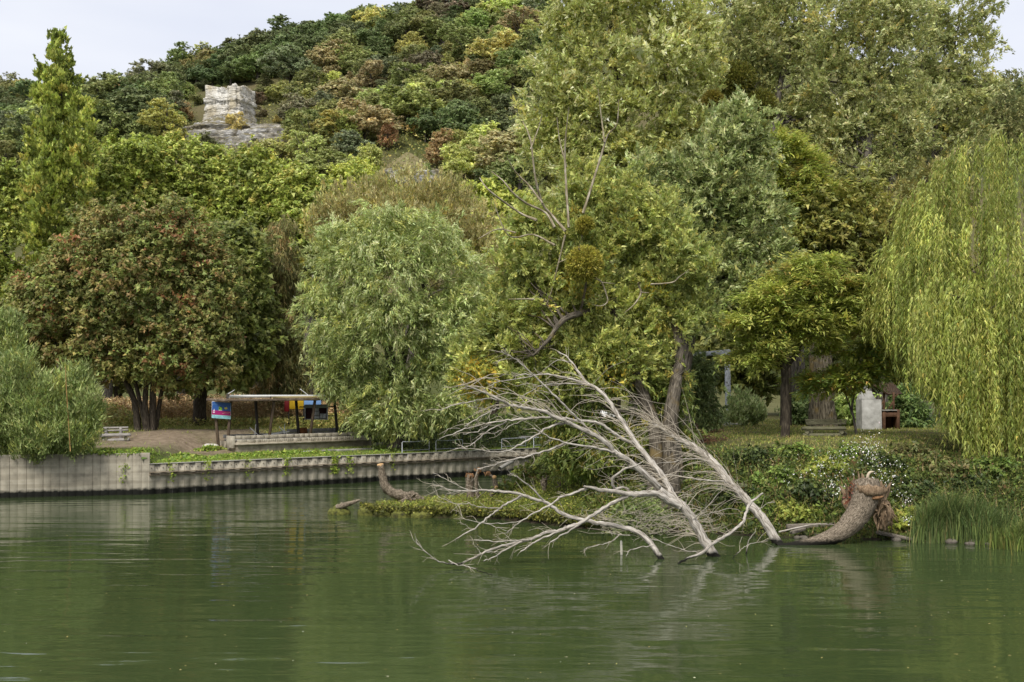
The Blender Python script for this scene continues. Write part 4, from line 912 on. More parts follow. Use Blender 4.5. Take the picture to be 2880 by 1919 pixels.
tall('tall thin crowned willow with sky showing through, at the far end of the group', 68, [(2620, 180, 90, 100), (2700, 130, 80, 90), (2660, 290, 90, 90), (2740, 210, 60, 80), (2580, 60, 80, 80), (2700, 30, 80, 70), (2620, 400, 90, 80), (2690, 400, 80, 80)],
     [([foot(2600, 68, 2.8), P(2600, 900, 68), P(2610, 500, 67.5), P(2650, 300, 67), P(2690, 100, 67.5)], [0.4, 0.34, 0.26, 0.16, 0.04]), ([P(2610, 480, 68), P(2600, 250, 68), P(2570, 80, 68)], [0.2, 0.14, 0.04])], 62000, 125)
tall('olive willow thicket filling the space under the airy willows', 58, [(2390, 680, 130, 110), (2520, 640, 110, 100), (2470, 780, 120, 110), (2330, 760, 80, 100), (2560, 780, 100, 110), (2420, 880, 110, 80), (2580, 900, 100, 90), (2640, 560, 90, 90)],
     [([foot(2480, 58, 2.8), P(2480, 950, 58), P(2470, 700, 58)], [0.3, 0.25, 0.05])], 72000, 127, [((128, 124, 68), 4), ((146, 142, 88), 2), ((104, 104, 54), 4)], (0.6, 1.05), 50)
tall('grey green tree at the far right edge under open sky', 92, [(2800, 300, 70, 70), (2850, 270, 60, 60), (2740, 330, 60, 60), (2870, 380, 80, 80), (2780, 420, 80, 80)],
     [([foot(2810, 92, 2.8), P(2810, 700, 92), P(2810, 300, 92)], [0.4, 0.3, 0.05])], 42000, 129, [((122, 126, 80), 3), ((146, 146, 96), 2), ((100, 108, 66), 3)], (0.6, 1.05), 40)
mistletoe('dark mistletoe clump high in the airy willow', 2070, 225, 56, 61.5, 131, [((96, 98, 34), 3), ((76, 80, 28), 3), ((120, 116, 46), 1)], 9000, 0.16)
mistletoe('dark mistletoe clump hanging lowest in the airy willow', 2130, 305, 56, 61.5, 133, [((96, 98, 34), 3), ((76, 80, 28), 3), ((120, 116, 46), 1)], 8000, 0.16)
mistletoe('small brownish mistletoe tuft beside the pale willow crown', 2005, 283, 28, 51.0, 135, [((112, 104, 34), 3), ((90, 84, 26), 3)], 4000, 0.14)

# ---- thick trunked poplar on the lawn
t = thing('poplar_tree', 'old poplar with a thick ridged trunk behind the log bench', 'tree')
d = 56.0; zb = 2.8
p, q = smooth_path([foot(2316, d, zb-0.3), foot(2314, d, zb+0.25), P(2311, 1130, d), P(2309, 1060, d), P(2308, 980, d), P(2312, 800, d), P(2330, 600, d)], [0.86, 0.70, 0.60, 0.56, 0.54, 0.42, 0.2], sub=6)
tb = Tubes(); r = rng(141); tb.add(p, q, 28, 0.035, r); tb.build('trunk', bark_mat('ridged_poplar_bark', (0.03, 0.025, 0.018), (0.13, 0.11, 0.075), (0.26, 0.225, 0.165), 15, 1.0, 0.09, lichen=(0.20, 0.135, 0.03)), t)
cen, out = crown(t, LB(d, (2320, 880, 60, 60), (2330, 700, 110, 100), (2270, 620, 80, 90), (2390, 600, 90, 90)), 20000, 0.22, 0.12, 142, [((128, 130, 62), 4), ((150, 146, 76), 2), ((104, 110, 54), 3)], 'broad', 0.4, 0.5, 100)
wood(t, [([P(2312, 800, d), P(2330, 640, d), P(2370, 560, d)], [0.3, 0.18, 0.05])], cen, 30, 143, BARK_BROWN, name='limb')

# ---- weeping willow
t = thing('weeping_willow', 'weeping willow with long hanging yellow green curtains at the right edge', 'tree')
d = 43.5; r = rng(151); S = d/F
anch = []
def dome(n, c, R, zlo, ylo=0.6):
    k = 0
    while k < n:
        u_ = unit(r.normal(0, 1, 3))
        if u_[2] < zlo or u_[1] > ylo: continue
        anch.append((np.array(c) + u_*np.array(R), u_)); k += 1
dome(120, P(2890, 800, d), (390*S, 4.6, 440*S), -0.12)
dome(60, P(2880, 900, d), (300*S, 3.6, 380*S), -0.3)
dome(44, P(2640, 880, d), (165*S, 2.4, 120*S), 0.0)
dome(26, P(2600, 780, d), (120*S, 2.0, 150*S), 0.2)
nhi = len(anch)
for k in range(110):
    a = P(r.uniform(2600, 2960), r.uniform(800, 1010), (40.2 if k % 2 else d-1.0) + r.uniform(-0.9, 0.9)); anch.append((a, unit(np.array([r.normal(-0.4, 0.5), -0.6, 0.1]))))
pos, axs, nrm, idx = [], [], [], []
tb = Tubes(); ci = 0
for a, u_ in anch:
    px = CX + a[0]/a[1]*F
    low = np.interp(px, [2440, 2500, 2560, 2640, 2700, 2760, 2800, 2880, 3100], [880, 1010, 1100, 1130, 1240, 1370, 1270, 1300, 1300])
    zmin = max(CAMH + (HY-low)/F*d, 0.7)
    for s_ in range(11):
        st = a + r.normal(0, 0.115, 3)*[1, 1, 1.6]; ln = min(r.uniform(1.2, 4.4) if ci < nhi else r.uniform(3.6, 7.6), max(0.4, st[2]-zmin-r.uniform(0, 0.9)))
        m_ = max(10, int(ln*17)); v = np.linspace(0, 1, m_)
        outv = np.array([u_[0], u_[1], 0.15])*r.uniform(0.15, 0.55)
        sway = r.normal(0, 0.07, 2)
        pth = st + np.outer(1-np.exp(-v*3), outv) + np.stack([sway[0]*np.sin(v*3+s_)+v*0.10*r.normal(), sway[1]*np.sin(v*2.5), -ln*v**1.15], -1)
        pos.append(pth); tg = unit(np.gradient(pth, axis=0))
        lr = unit(r.normal(0, 1, (m_, 3))); axs.append(unit(tg*0.75 + lr*0.55 - UP*0.25)); nrm.append(unit(lr[::-1] + np.array([u_[0], u_[1], 0.3])*0.7)); idx.append(np.full(m_, ci))
        if s_ < 2: tb.add(pth[::max(1, m_//4)], 0.006, 3, cap=False)
    ci += 1
pos, axs, nrm, idx = map(np.concatenate, (pos, axs, nrm, idx)); n = len(pos)
pal = [((142, 150, 70), 4), ((164, 170, 88), 2), ((116, 128, 56), 5), ((182, 168, 76), 0.3)]
ki = r.choice(4, ci, p=np.array([4, 2, 4, 0.0])/10.0); cols = pick_cols(r, n, pal, ki[idx], 0.2, 0.4)*np.exp(r.normal(-0.1, 0.12, ci))[idx][:, None]
link('crown', leaf_mesh('crown', pos + r.normal(0, 0.02, pos.shape), axs, nrm, 0.19*np.exp(r.normal(0, .2, n)), 0.047*np.exp(r.normal(0, .2, n)), cols), t, LEAF)
tag(tb.build('hanging_twigs', plain('yellow_twig', (0.30, 0.24, 0.08)), t), kind='stuff')
zb = float(bank_at(P(2650, 1, 46)[0], 46))-0.2
wood(t, [([foot(2860, d+1, zb), P(2862, 1100, d), P(2890, 800, d+1.5), P(2900, 500, d+1.5)], [0.5, 0.42, 0.25, 0.05]), ([P(2870, 950, d+1), P(2760, 780, d+1.2), P(2660, 780, d+1)], [0.2, 0.11, 0.03])], np.array([a for a, u_ in anch]), 24, 152, BARK_BROWN, 0.06)

# ---- willow shrub hanging over the flat wall
SH = [((134, 148, 90), 4), ((164, 174, 118), 1.6), ((106, 120, 68), 4), ((146, 152, 80), 1)]
t = thing('willow_shrub', 'silvery willow shrub spilling over the flat quay wall', 'shrub')
d = 50.6
lob = LB(d, (90, 1155, 90, 75), (55, 1080, 50, 55), (165, 1135, 60, 65), (205, 1180, 65, 65), (140, 1215, 90, 60), (40, 1195, 70, 70), (245, 1140, 30, 50), (215, 1095, 24, 48), (10, 1140, 60, 80), (190, 1250, 60, 32), (100, 1272, 65, 30), (-40, 1180, 80, 100))
cen, out = crown(t, lob, 90000, 0.175, 0.05, 162, SH, 'up', 0.16, 0.6, 110, LEAF_SILVER, back=0.25, shell=(0.45, 1.08), K=5, rough=5)
wood(t, [([foot(120, d+1.2, 1.7), P(125, 1180, d+.8), P(150, 1080, d+.4)], [0.1, 0.08, 0.03]), ([foot(100, d+1.2, 1.7), P(80, 1150, d+.6), P(50, 1020, d+.4)], [0.1, 0.08, 0.03]), ([foot(140, d+1.2, 1.7), P(200, 1180, d+.4), P(240, 1090, d+.2)], [0.08, 0.06, 0.02])], cen, 60, 163, BARK_BROWN, 0.03)
t = thing('willow_shrub', 'pale green willow shrub at the left edge under the reddish maple', 'shrub')
d = 54.0
cen, out = crown(t, LB(d, (15, 960, 32, 45), (40, 995, 30, 45), (0, 1010, 55, 55), (25, 930, 18, 26)), 22000, 0.18, 0.055, 166, SH, 'up', 0.2, 0.5, 110, LEAF_SILVER)
wood(t, [([foot(10, d, 2.0), P(15, 1050, d), P(25, 920, d)], [0.12, 0.1, 0.03])], cen, 20, 167, BARK_BROWN, 0.03)

# ---- dark wood behind the lawns
DK = [((104, 112, 60), 4), ((86, 94, 50), 3), ((126, 130, 70), 2)]
def dark_tree(label, px, top, hw, d, seed, n=12500, low=1090):
    t = thing('woodland_tree', label, 'tree', None); mid = (top+low)/2; hh = (low-top)/2
    cen, out = crown(t, LB(d, (px, mid, hw, hh*0.75), (px-hw*0.45, mid+hh*0.3, hw*0.7, hh*0.6), (px+hw*0.45, mid+hh*0.2, hw*0.7, hh*0.6), (px, mid-hh*0.45, hw*0.7, hh*0.5)), n, 0.36, 0.28, seed, DK, 'broad', 0.5, 0.6, 90, back=0.1)
    wood(t, [([foot(px, d, 2.4), P(px+5, 1000, d), P(px, mid, d)], [0.34, 0.28, 0.06])], cen, 16, seed+1, BARK_BROWN)
for i, (px, top, hw, d, lab) in enumerate([(120, 800, 120, 88, 'dark tree in the shade behind the pale left edge shrub'), (330, 850, 120, 90, 'dark tree seen between the stems of the reddish maple'), (560, 860, 110, 92, 'dark tree in the shade behind the round tree trunk'), (720, 900, 90, 93, 'dark tree behind the spruce and the shelter roof'), (900, 860, 110, 90, 'dark tree hidden behind the silvery willow'),
        (1390, 780, 90, 80, 'dark tree between the silvery and the yellowing willow'), (1560, 820, 110, 78, 'dark tree behind the yellowing willow'), (1730, 860, 110, 76, 'dark tree behind the dead fallen tree'), (1900, 880, 110, 78, 'dark tree behind the steel gantry beam'), (2110, 880, 110, 76, 'dark tree beyond the lawn beside the gantry post'), (2280, 900, 110, 80, 'dark tree beyond the thick poplar trunk'), (2480, 940, 110, 78, 'dark tree behind the barbecue roof'), (2700, 900, 120, 74, 'dark tree behind the weeping willow')]):
    dark_tree(lab, px, top, hw, d, 200+i*3)
# ------------------------------------------------------------------ ground cover
def blades(name, label, cat, xy, z, hl, w, pal, seed, lean=0.45, mat=None, var=0.25):
    r = rng(seed); n = len(xy)
    pos = np.column_stack([xy, z]); ax = unit(r.normal(0, lean, (n, 3))*[1, 1, 0.2] + UP); nrm = unit(r.normal(0, 1, (n, 3))*[1, 1, 0.1])
    L = hl*np.exp(r.normal(0, 0.3, n)); o = link(name, leaf_mesh(name, pos, ax, nrm, L, np.broadcast_to(w, n).astype(float), pick_cols(r, n, pal, None, var)), mat=mat or GRASSM)
    return tag(o, label, cat, kind='stuff')
def herb(name, label, cat, pos, L, W, pal, seed, up=0.8, mat=None, parent=None):
    r = rng(seed); n = len(pos); nrm = unit(r.normal(0, 0.8, (n, 3)) + [0, -0.35, up]); ax = unit(np.cross(nrm, r.normal(0, 1, (n, 3))))
    s = np.exp(r.normal(0, 0.25, n)); o = link(name, leaf_mesh(name, pos, ax, nrm, L*s, W*s, pick_cols(r, n, pal, None, 0.25)), parent, mat or LEAF)
    return tag(o, label, cat, kind='stuff') if parent is None else o
r = rng(301)
# quay turf
N = 84000; x = r.uniform(-24, 5, N); t_ = 0.1 + 17*r.random(N)**1.5; y = ywall(x) + t_
nz = value_noise(x[::8], y[::8], 3.0, 0.35); nz = np.repeat(nz, 8)
dirt = np.clip(sm(x, -22.5, -19)*(1-sm(x, -15.4, -12.5))*sm(t_, 1.6, 3.6)*(1-sm(t_, 11.5, 13.5)) + 0.4*nz, 0, 1)
k = (r.random(N) > dirt*1.15) & (np.abs(x/y) < 0.5); x, y, t_ = x[k], y[k], t_[k]
z = quay_z(x, t_) - 0.02
G1 = [((118, 142, 52), 4), ((142, 158, 64), 2), ((92, 116, 44), 3), ((150, 140, 84), 1)]
near = t_ < 6
blades('grass', 'rough green grass on the quay between wall and shelter', 'grass', np.column_stack([x, y])[near], z[near], 0.12, 0.03, G1, 302)
blades('grass', 'drier grass around the maple and behind the shelter', 'grass', np.column_stack([x, y])[~near], z[~near], 0.14, 0.04, [((124, 128, 62), 3), ((150, 140, 86), 2), ((104, 116, 52), 3)], 303)
# leafy weeds on the quay rim, trailing over it
w = []
for cx_, t0, n, rad in [(-15.2, 1.5, 1500, 1.2), (-13.6, 2.2, 1100, 1.0), (-12.4, 2.5, 900, 0.9), (-11.2, 2.6, 800, 0.7), (-16.0, 3.4, 700, 0.5), (-15.4, 6.0, 800, 0.5), (-17.0, 0.4, 900, 0.6), (-18.2, 0.3, 900, 0.6), (-10, 2.0, 700, 0.8), (-6, 2.0, 500, 1.2)]:
    a = r.normal(0, rad*0.5, (n, 2)); xx = cx_ + a[:, 0]; tt = np.maximum(0.0, t0 + a[:, 1]*0.6); w.append(np.column_stack([xx, ywall(xx)+tt, quay_z(xx, tt) + 0.2*r.random(n)**1.4*np.exp(-(a**2).sum(1)/rad**2)]))
herb('weeds', 'bright leafy weeds along the rim of the quay', 'weeds', np.concatenate(w), 0.13, 0.10, G1, 305)
w = []
for cx_, n in [(-14.2, 60), (-12.6, 50), (-11.0, 110), (-8.9, 260), (-8.2, 90), (-6.2, 40), (-15.6, 60), (-17.5, 50)]:
    p = np.array([cx_, float(ywall(np.array(cx_))), 0]); u_ = r.random(n)
    w.append(p + np.outer(r.normal(0, 0.10, n), du) + dn*(0.08+0.05*r.random((n, 1))) + UP*(1.42 - 0.9*u_**1.2)[:, None])
herb('ivy', 'strands of green creeper hanging down the sheet pile wall', 'creeper', np.concatenate(w), 0.09, 0.08, [((142, 158, 62), 3), ((112, 132, 52), 3)], 306, 0.2)
# dark ivy under the silvery willow
N = 42000; x = r.uniform(-9.5, 4.5, N); t_ = 1.2 + 9*r.random(N); y = ywall(x)+t_; k = (value_noise(x[::8], y[::8], 6., 0.5).repeat(8) > -0.35) & ((x > -6.5) | (t_ > 5.5)); x, y, t_ = x[k], y[k], t_[k]
hh = 0.1 + 0.75*sm(t_, 2.5, 6)*r.random(len(x))
herb('ground_ivy', 'dark ivy and nettles on the shaded ground under the silvery willow', 'ivy', np.column_stack([x, y, quay_z(x, t_)+hh]), 0.16, 0.13, [((78, 92, 48), 4), ((100, 112, 54), 2), ((60, 70, 38), 3)], 307)
# dry hogweed stand
M = 2000; px = r.uniform(270, 1010, M); d = r.uniform(68, 76, M); x = (px-CX)/F*d; zg = 2.5; H = r.uniform(0.7, 1.55, M)*np.interp(px, [270, 330, 480, 520, 1010], [0.9, 1.05, 1.1, 1.15, 1.0])
def seg_tris(p, q, w):
    s = np.zeros_like(p); s[:, 0] = w; return np.stack([p-s, p+s, q], 1)
base = np.column_stack([x, d, np.full(M, zg)]); top = base + np.column_stack([r.normal(0, 0.12, M), r.normal(0, 0.12, M), H])
tr = [seg_tris(base, top, 0.018)]; cs = [pick_cols(r, M, [((158, 138, 102), 3), ((136, 118, 86), 2), ((172, 154, 114), 1)])]
for k in range(9):        # side stalks and flat seed heads
    u_ = r.uniform(0.45, 1.0, M)[:, None]; s0 = base + (top-base)*u_; e = s0 + np.column_stack([r.normal(0, 0.16, M), r.normal(0, 0.16, M), r.uniform(0.05, 0.22, M)])
    tr.append(seg_tris(s0, e, 0.010)); cs.append(pick_cols(r, M, [((156, 136, 100), 3), ((128, 110, 80), 2)]))
    for j in range(2):
        a = r.uniform(0, 6.28, M); b1 = e + np.column_stack([0.10*np.cos(a), 0.10*np.sin(a), r.normal(0, .02, M)]); b2 = e + np.column_stack([0.10*np.cos(a+2), 0.10*np.sin(a+2), 0.05+r.normal(0, .02, M)])
        tr.append(np.stack([e - [0, 0, 0.03], b1, b2], 1)); cs.append(pick_cols(r, M, [((160, 138, 104), 3), ((134, 112, 84), 2), ((178, 162, 126), 1)]))
V = np.concatenate(tr).reshape(-1, 3)
o = link('dry_weeds', mesh_np('dry_weeds', V, np.arange(len(V)).reshape(-1, 3), np.concatenate(cs)), mat=DRYM)
tag(o, 'stand of tall brown dried hogweed behind the maple and the shelter', 'weeds', kind='stuff')
N = 26000; px = r.uniform(270, 1010, N); d = r.uniform(66, 75, N); hh = r.random(N)**1.3*np.interp(px, [270, 330, 420, 560, 800, 1010], [1.3, 1.4, 0.5, 0.5, 0.55, 0.9])
herb('weeds', 'olive green weeds growing among the dried hogweed', 'weeds', np.column_stack([(px-CX)/F*d, d, 2.45+hh]), 0.16, 0.09, [((128, 130, 66), 3), ((156, 146, 84), 3), ((108, 118, 58), 2)], 309)

# right bank: brambles and nettles on the slope
N = 230000; x = np.where(r.random(N) < 0.84, r.uniform(2.5, 18.5, N), r.uniform(18.5, 26, N)); y = r.uniform(35, 46.5, N); dd = sdf(x, y)
k = (dd > 0.10) & (dd < np.interp(x, [2, 6, 9, 18], [6.8, 5.2, 4.6, 4.8])); x, y, dd = x[k], y[k], dd[k]
bump = value_noise(x[::4], y[::4], 11.0, 0.9).repeat(4)[:len(x)] if len(x) % 4 == 0 else np.resize(value_noise(x[::4], y[::4], 11.0, 0.9).repeat(4), len(x))
big = np.resize(value_noise(x[::4], y[::4], 51.0, 0.75).repeat(4), len(x))
fade = 1 - sm(dd, np.interp(x, [2, 6, 18], [4.2, 3.0, 2.9]), np.interp(x, [2, 6, 18], [6.6, 5.0, 4.7]))
hh = (0.03 + 0.5*np.clip(bump+0.3, 0, 1.2) + 0.5*np.clip(big+0.05, 0, 1))*sm(dd, 0.0, 1.2)*r.random(len(x))**0.5*(0.25+0.75*fade)
k = r.random(len(x)) < 0.15 + 0.85*fade; x, y, hh, bump = x[k], y[k], hh[k], bump[k]
xyz = np.column_stack([x, y, bank_at(x, y)+hh]); zone = value_noise(x[::4], y[::4], 21.0, 0.42).repeat(4); zone = np.resize(zone, len(x)) + r.normal(0, 0.12, len(x))
for (lo, hi, L_, W_, pal, sd, lb) in [(-9, -0.12, 0.075, 0.055, [((72, 84, 40), 4), ((92, 102, 50), 2), ((56, 68, 34), 4), ((112, 100, 62), 1)], 311, 'dark ivy and nettles covering parts of the right bank slope'),
        (-0.12, 0.2, 0.092, 0.078, [((84, 100, 44), 4), ((110, 124, 54), 2), ((64, 80, 38), 4), ((104, 88, 56), 0.6)], 318, 'green brambles covering most of the right bank slope'),
        (0.2, 9, 0.115, 0.03, [((108, 118, 54), 3), ((132, 128, 70), 2.6), ((88, 100, 46), 3), ((136, 116, 78), 1.2)], 319, 'grassy weeds and dry stalks in patches on the right bank slope')]:
    k = (zone > lo) & (zone <= hi)
    if L_ > 0.1: blades('bank_weeds', lb, 'weeds', xyz[k][:, :2], xyz[k][:, 2]-0.05, L_*1.6, W_, pal, sd, 0.7)
    else: herb('brambles', lb, 'brambles', xyz[k], L_, W_, pal, sd)
M = 900; a = r.integers(0, len(xyz), M); b0 = xyz[a]; tp = b0 + np.column_stack([r.normal(0, 0.12, M), r.normal(0, 0.1, M), r.uniform(0.15, 0.55, M)]); V = seg_tris(b0, tp, 0.008).reshape(-1, 3)
tag(link('dry_stalks', mesh_np('dry_stalks', V, np.arange(len(V)).reshape(-1, 3), pick_cols(r, M, [((128, 104, 78), 2), ((96, 78, 58), 2), ((160, 146, 108), 1)])), mat=DRYM), 'thin dry brown stalks standing among the brambles', 'weeds', kind='stuff')
w = []
for (px, py, n, rad) in [(2430, 1262, 50, 30), (2395, 1270, 50, 30), (2462, 1282, 70, 36), (2480, 1305, 60, 40), (2350, 1300, 80, 44), (2310, 1315, 60, 36), (2500, 1340, 90, 40), (2540, 1400, 40, 24), (2550, 1460, 30, 14), (2340, 1365, 60, 22), (2445, 1250, 60, 34), (2240, 1330, 40, 50)]:
    a = r.normal(0, rad*0.6, (n, 2))
    for q in a:
        yy_ = np.arange(35.5, 46, 0.15); qx = px+q[0]; qy = py+q[1]; zz = bank_at((qx-CX)/F*yy_, yy_)+0.62; ray = CAMH+(HY-qy)/F*yy_; j = np.argmax(zz >= ray)
        w.append(((qx-CX)/F*yy_[j], yy_[j]-0.05, max(ray[j], zz[j]-0.62+0.1)))
herb('flowers', 'small white wild asters scattered over the brambles', 'flowers', np.array(w), 0.036, 0.036, [((236, 236, 240), 3), ((214, 214, 222), 1)], 312, 0.5)
# lawn on the plateau
N = 60000; x = r.uniform(3.5, 24, N); y = 39.0 + 29*r.random(N)**1.3; dd = sdf(x, y); k = (dd > 3.0) & (x/y < 0.5); x, y = x[k], y[k]
blades('grass', 'short worn lawn around the log bench and the barbecue', 'grass', np.column_stack([x, y]), bank_at(x, y)-0.02, 0.10, 0.035, [((128, 136, 62), 3), ((156, 144, 90), 2.2), ((104, 118, 52), 3)], 313)
def bush(name, label, rows, d, n, L, W, pal, seed, mode='broad', mat=None, cat='bush', cr=0.2, twl=0.35):
    t = thing(name, label, cat); cen, out = crown(t, LB(d, *rows), n, L, W, seed, pal, mode, cr, twl, 90, mat, name='foliage', shell=(0.35, 1.08))
    px = rows[0][0]; bz = float(bank_at(P(px, 1, d)[0], d))
    tb = Tubes(); rr_ = rng(seed)
    for kk in rr_.choice(len(cen), min(10, len(cen)), replace=False):
        p, q = smooth_path([foot(px, d, bz), (foot(px, d, bz)+cen[kk])/2 + [0, 0, 0.1], cen[kk]], [0.03, 0.02, 0.008], sub=2); tb.add(p, q, 4, cap=False)
    tag(tb.build('stems', BARK_BROWN, t), kind='stuff')
def bank_hit(px, py):
    yy_ = np.arange(35.5, 50, 0.1); z_ = bank_at((px-CX)/F*yy_, yy_); j = np.argmax(z_ >= CAMH+(HY-py)/F*yy_); return float(yy_[j])
PD, PG, PY, PB = [((66, 80, 40), 4), ((88, 100, 50), 2), ((50, 62, 34), 3)], [((96, 116, 50), 4), ((122, 138, 62), 2), ((74, 92, 42), 3)], [((134, 142, 60), 3), ((112, 124, 52), 3), ((156, 158, 76), 1)], [((116, 108, 70), 3), ((100, 98, 58), 3), ((90, 100, 52), 3)]
for i, (px, py, w_, h_, pal_, lb) in enumerate([
        (2110, 1300, 60, 30, PD, 'dark bramble clump uphill of the leaning dead trunk'), (2180, 1360, 55, 34, PG, 'green bramble clump halfway down the bank left of the torn butt'), (2230, 1290, 60, 26, PG, 'green bramble clump at the brow below the slim robinia'),
        (2280, 1400, 60, 36, PD, 'dark bramble clump between the dead trunk and the torn butt'), (2330, 1330, 50, 30, PY, 'yellowish bramble clump uphill of the torn butt'), (2240, 1450, 60, 26, PY, 'bright low weeds just above the long shore timber'),
        (2400, 1290, 60, 28, PG, 'leafy clump below the log bench on the slope'), (2480, 1320, 60, 34, PD, 'dark aster clump behind the torn butt'), (2560, 1290, 70, 24, PB, 'brownish weed clump at the brow below the barbecue'),
        (2560, 1380, 60, 34, PD, 'dark bramble clump beside the torn butt above the reeds'), (2650, 1330, 70, 30, PB, 'brown and green weeds under the weeping willow strands'), (2720, 1380, 60, 30, PD, 'dark clump behind the tall sedge'),
        (2540, 1470, 50, 22, PY, 'bright nettles between the torn butt and the sedge'), (2800, 1330, 70, 34, PG, 'green clump behind the lowest willow curtain'), (2140, 1440, 50, 24, PG, 'green weeds close behind the leaning dead trunk'), (2050, 1400, 50, 30, PD, 'dark clump seen through the whips of the dead trunk')]):
    d_ = bank_hit(px, py); bush('bramble_clump', lb, [(px, py-h_*0.3, w_*0.7, h_*0.7), (px-w_*0.5, py, w_*0.5, h_*0.5), (px+w_*0.5, py-2, w_*0.5, h_*0.55)], d_, 4200, 0.105, 0.085, pal_, 601+i, cr=0.13, twl=0.22)
NT = [((140, 160, 86), 3), ((162, 178, 104), 2), ((112, 134, 68), 3)]
bush('nettle_bush', 'pale green nettles between the thick trunk and the barbecue', [(2390, 1150, 40, 26), (2410, 1180, 36, 20), (2370, 1180, 28, 18)], 57, 9000, 0.17, 0.11, NT, 331)
bush('green_bush', 'leafy green bush beside the barbecue counter', [(2555, 1150, 34, 42), (2575, 1180, 26, 24), (2545, 1190, 24, 18)], 55, 9000, 0.15, 0.08, [((104, 126, 70), 3), ((128, 148, 86), 2), ((80, 102, 56), 3)], 333)
bush('grey_bush', 'grey green bush left of the thick trunk', [(2250, 1150, 28, 34), (2270, 1165, 24, 30)], 58, 6000, 0.16, 0.07, [((120, 138, 90), 3), ((98, 118, 72), 3)], 335)
bush('grey_bush', 'grey green bush at the foot of the gantry post', [(2090, 1150, 40, 36), (2060, 1170, 30, 26), (2110, 1170, 26, 20)], 58, 8000, 0.16, 0.06, [((150, 162, 116), 3), ((118, 134, 86), 3)], 337, 'up')
bush('willow_bush', 'dark willow bush standing before the gantry', [(1940, 1100, 50, 70), (1970, 1160, 50, 50), (1925, 1170, 50, 55), (1960, 1040, 36, 40)], 52, 30000, 0.16, 0.05, [((106, 120, 74), 4), ((130, 144, 100), 2), ((84, 98, 56), 3)], 339, 'willow', LEAF_SILVER)
bush('dry_bush', 'rusty brown dead bush at the brow of the bank', [(1965, 1240, 34, 20), (1990, 1252, 26, 14), (1940, 1250, 30, 16)], 44.5, 5000, 0.10, 0.05, [((108, 78, 58), 3), ((88, 68, 52), 2), ((130, 104, 74), 1)], 341)
bush('shore_bush', 'low grey green sallow at the foot of the yellowing willow', [(1790, 1430, 40, 40), (1810, 1465, 40, 26), (1770, 1460, 30, 26)], 38.3, 11000, 0.11, 0.04, [((124, 140, 84), 3), ((150, 160, 104), 2), ((92, 108, 60), 3)], 343, 'willow')
bush('ivy_mound', 'rounded mound of ivy at the mouth of the channel behind the spit', [(1560, 1330, 60, 40), (1510, 1370, 70, 36), (1620, 1340, 60, 50), (1590, 1390, 80, 36), (1480, 1400, 60, 20)], 45.5, 34000, 0.12, 0.10, [((104, 116, 50), 4), ((130, 138, 62), 2), ((80, 92, 42), 3), ((140, 116, 74), 0.7)], 345)
# spit: moss and small herbs
N = 110000; x = r.uniform(-6, 4.5, N); y = r.uniform(37, 50, N); dd = sdf(x, y); k = (dd > 0.02); x, y, dd = x[k], y[k], dd[k]
lump = np.resize(value_noise(x[::4], y[::4], 31.0, 1.3).repeat(4), len(x)); hh = r.random(len(x))*np.interp(x, [-6, -3, 1, 4], [0.06, 0.12, 0.24, 0.34])*np.clip(0.6+1.6*lump, 0.1, 2); k = r.random(len(x)) < np.clip(0.75+1.2*lump, 0.25, 1); x, y, hh = x[k], y[k], hh[k]
herb('moss', 'yellow green moss and low herbs covering the spit', 'moss', np.column_stack([x, y, np.maximum(bank_at(x, y), 0.12)+hh]), 0.06, 0.048, [((126, 132, 50), 3), ((104, 114, 44), 3), ((148, 152, 68), 1.2), ((84, 92, 40), 2.5), ((108, 92, 60), 1)], 315)
# moss curtain on the undercut edge
w = []
for i in range(6000):
    q = r.integers(0, 9); u_ = r.random(); p = POLY[q]*(1-u_) + POLY[q+1]*u_; w.append((p[0]+r.normal(0, .07), p[1]-0.02+r.normal(0, .08), 0.16+0.28*r.random()**0.7))
herb('moss', 'mossy overhanging rim of the spit above the water', 'moss', np.array(w), 0.085, 0.06, [((124, 124, 52), 3), ((98, 102, 44), 3), ((72, 74, 36), 3)], 317, 0.3)
# reeds and grass tufts
def tuft(name, label, rows, seed, pal, hl, w=0.022):
    r = rng(seed); pts_ = []
    for px, py, n, sp in rows:
        c = G(px, py, 0.12); a = r.normal(0, sp, (n, 2))*[1, 0.45]; pts_.append(np.column_stack([c[0]+a[:, 0], c[1]+a[:, 1]]))
    xy = np.concatenate(pts_); n = len(xy); b0 = np.column_stack([xy, np.maximum(bank_at(xy[:, 0], xy[:, 1]), 0.0)]); H = hl*r.uniform(0.35, 1.15, n)*(1+0.25*np.sin(xy[:, 0]*5.1)*np.sin(xy[:, 0]*2.3+1))
    ln = np.column_stack([r.normal(0, 0.13, n), r.normal(0, 0.13, n) - 0.06, np.zeros(n)]); s = np.column_stack([np.full(n, w/2), np.zeros(n), np.zeros(n)])*np.sign(r.normal(0, 1, (n, 1)))
    m1 = b0 + ln*H[:, None]*0.5 + UP*(0.6*H)[:, None]; m2 = b0 + ln*H[:, None]*1.6 + UP*(0.95*H)[:, None]; m3 = b0 + ln*H[:, None]*2.3 + UP*(0.98*H)[:, None]
    V = np.concatenate([np.stack([b0-s, b0+s, m1+s], 1), np.stack([b0-s, m1+s, m1-s], 1), np.stack([m1-s, m1+s, m2], 1), np.stack([m2-s*0.5, m2+s*0.5, m3], 1)]).reshape(-1, 3)
    c = pick_cols(r, n, pal); o = link(name, mesh_np(name, V, np.arange(len(V)).reshape(-1, 3), np.tile(c, (4, 1))), mat=GRASSM); return tag(o, label, 'reeds', kind='stuff')
GR = [((86, 102, 56), 3), ((106, 122, 68), 1.6), ((68, 84, 46), 3.4), ((140, 134, 86), 0.5)]
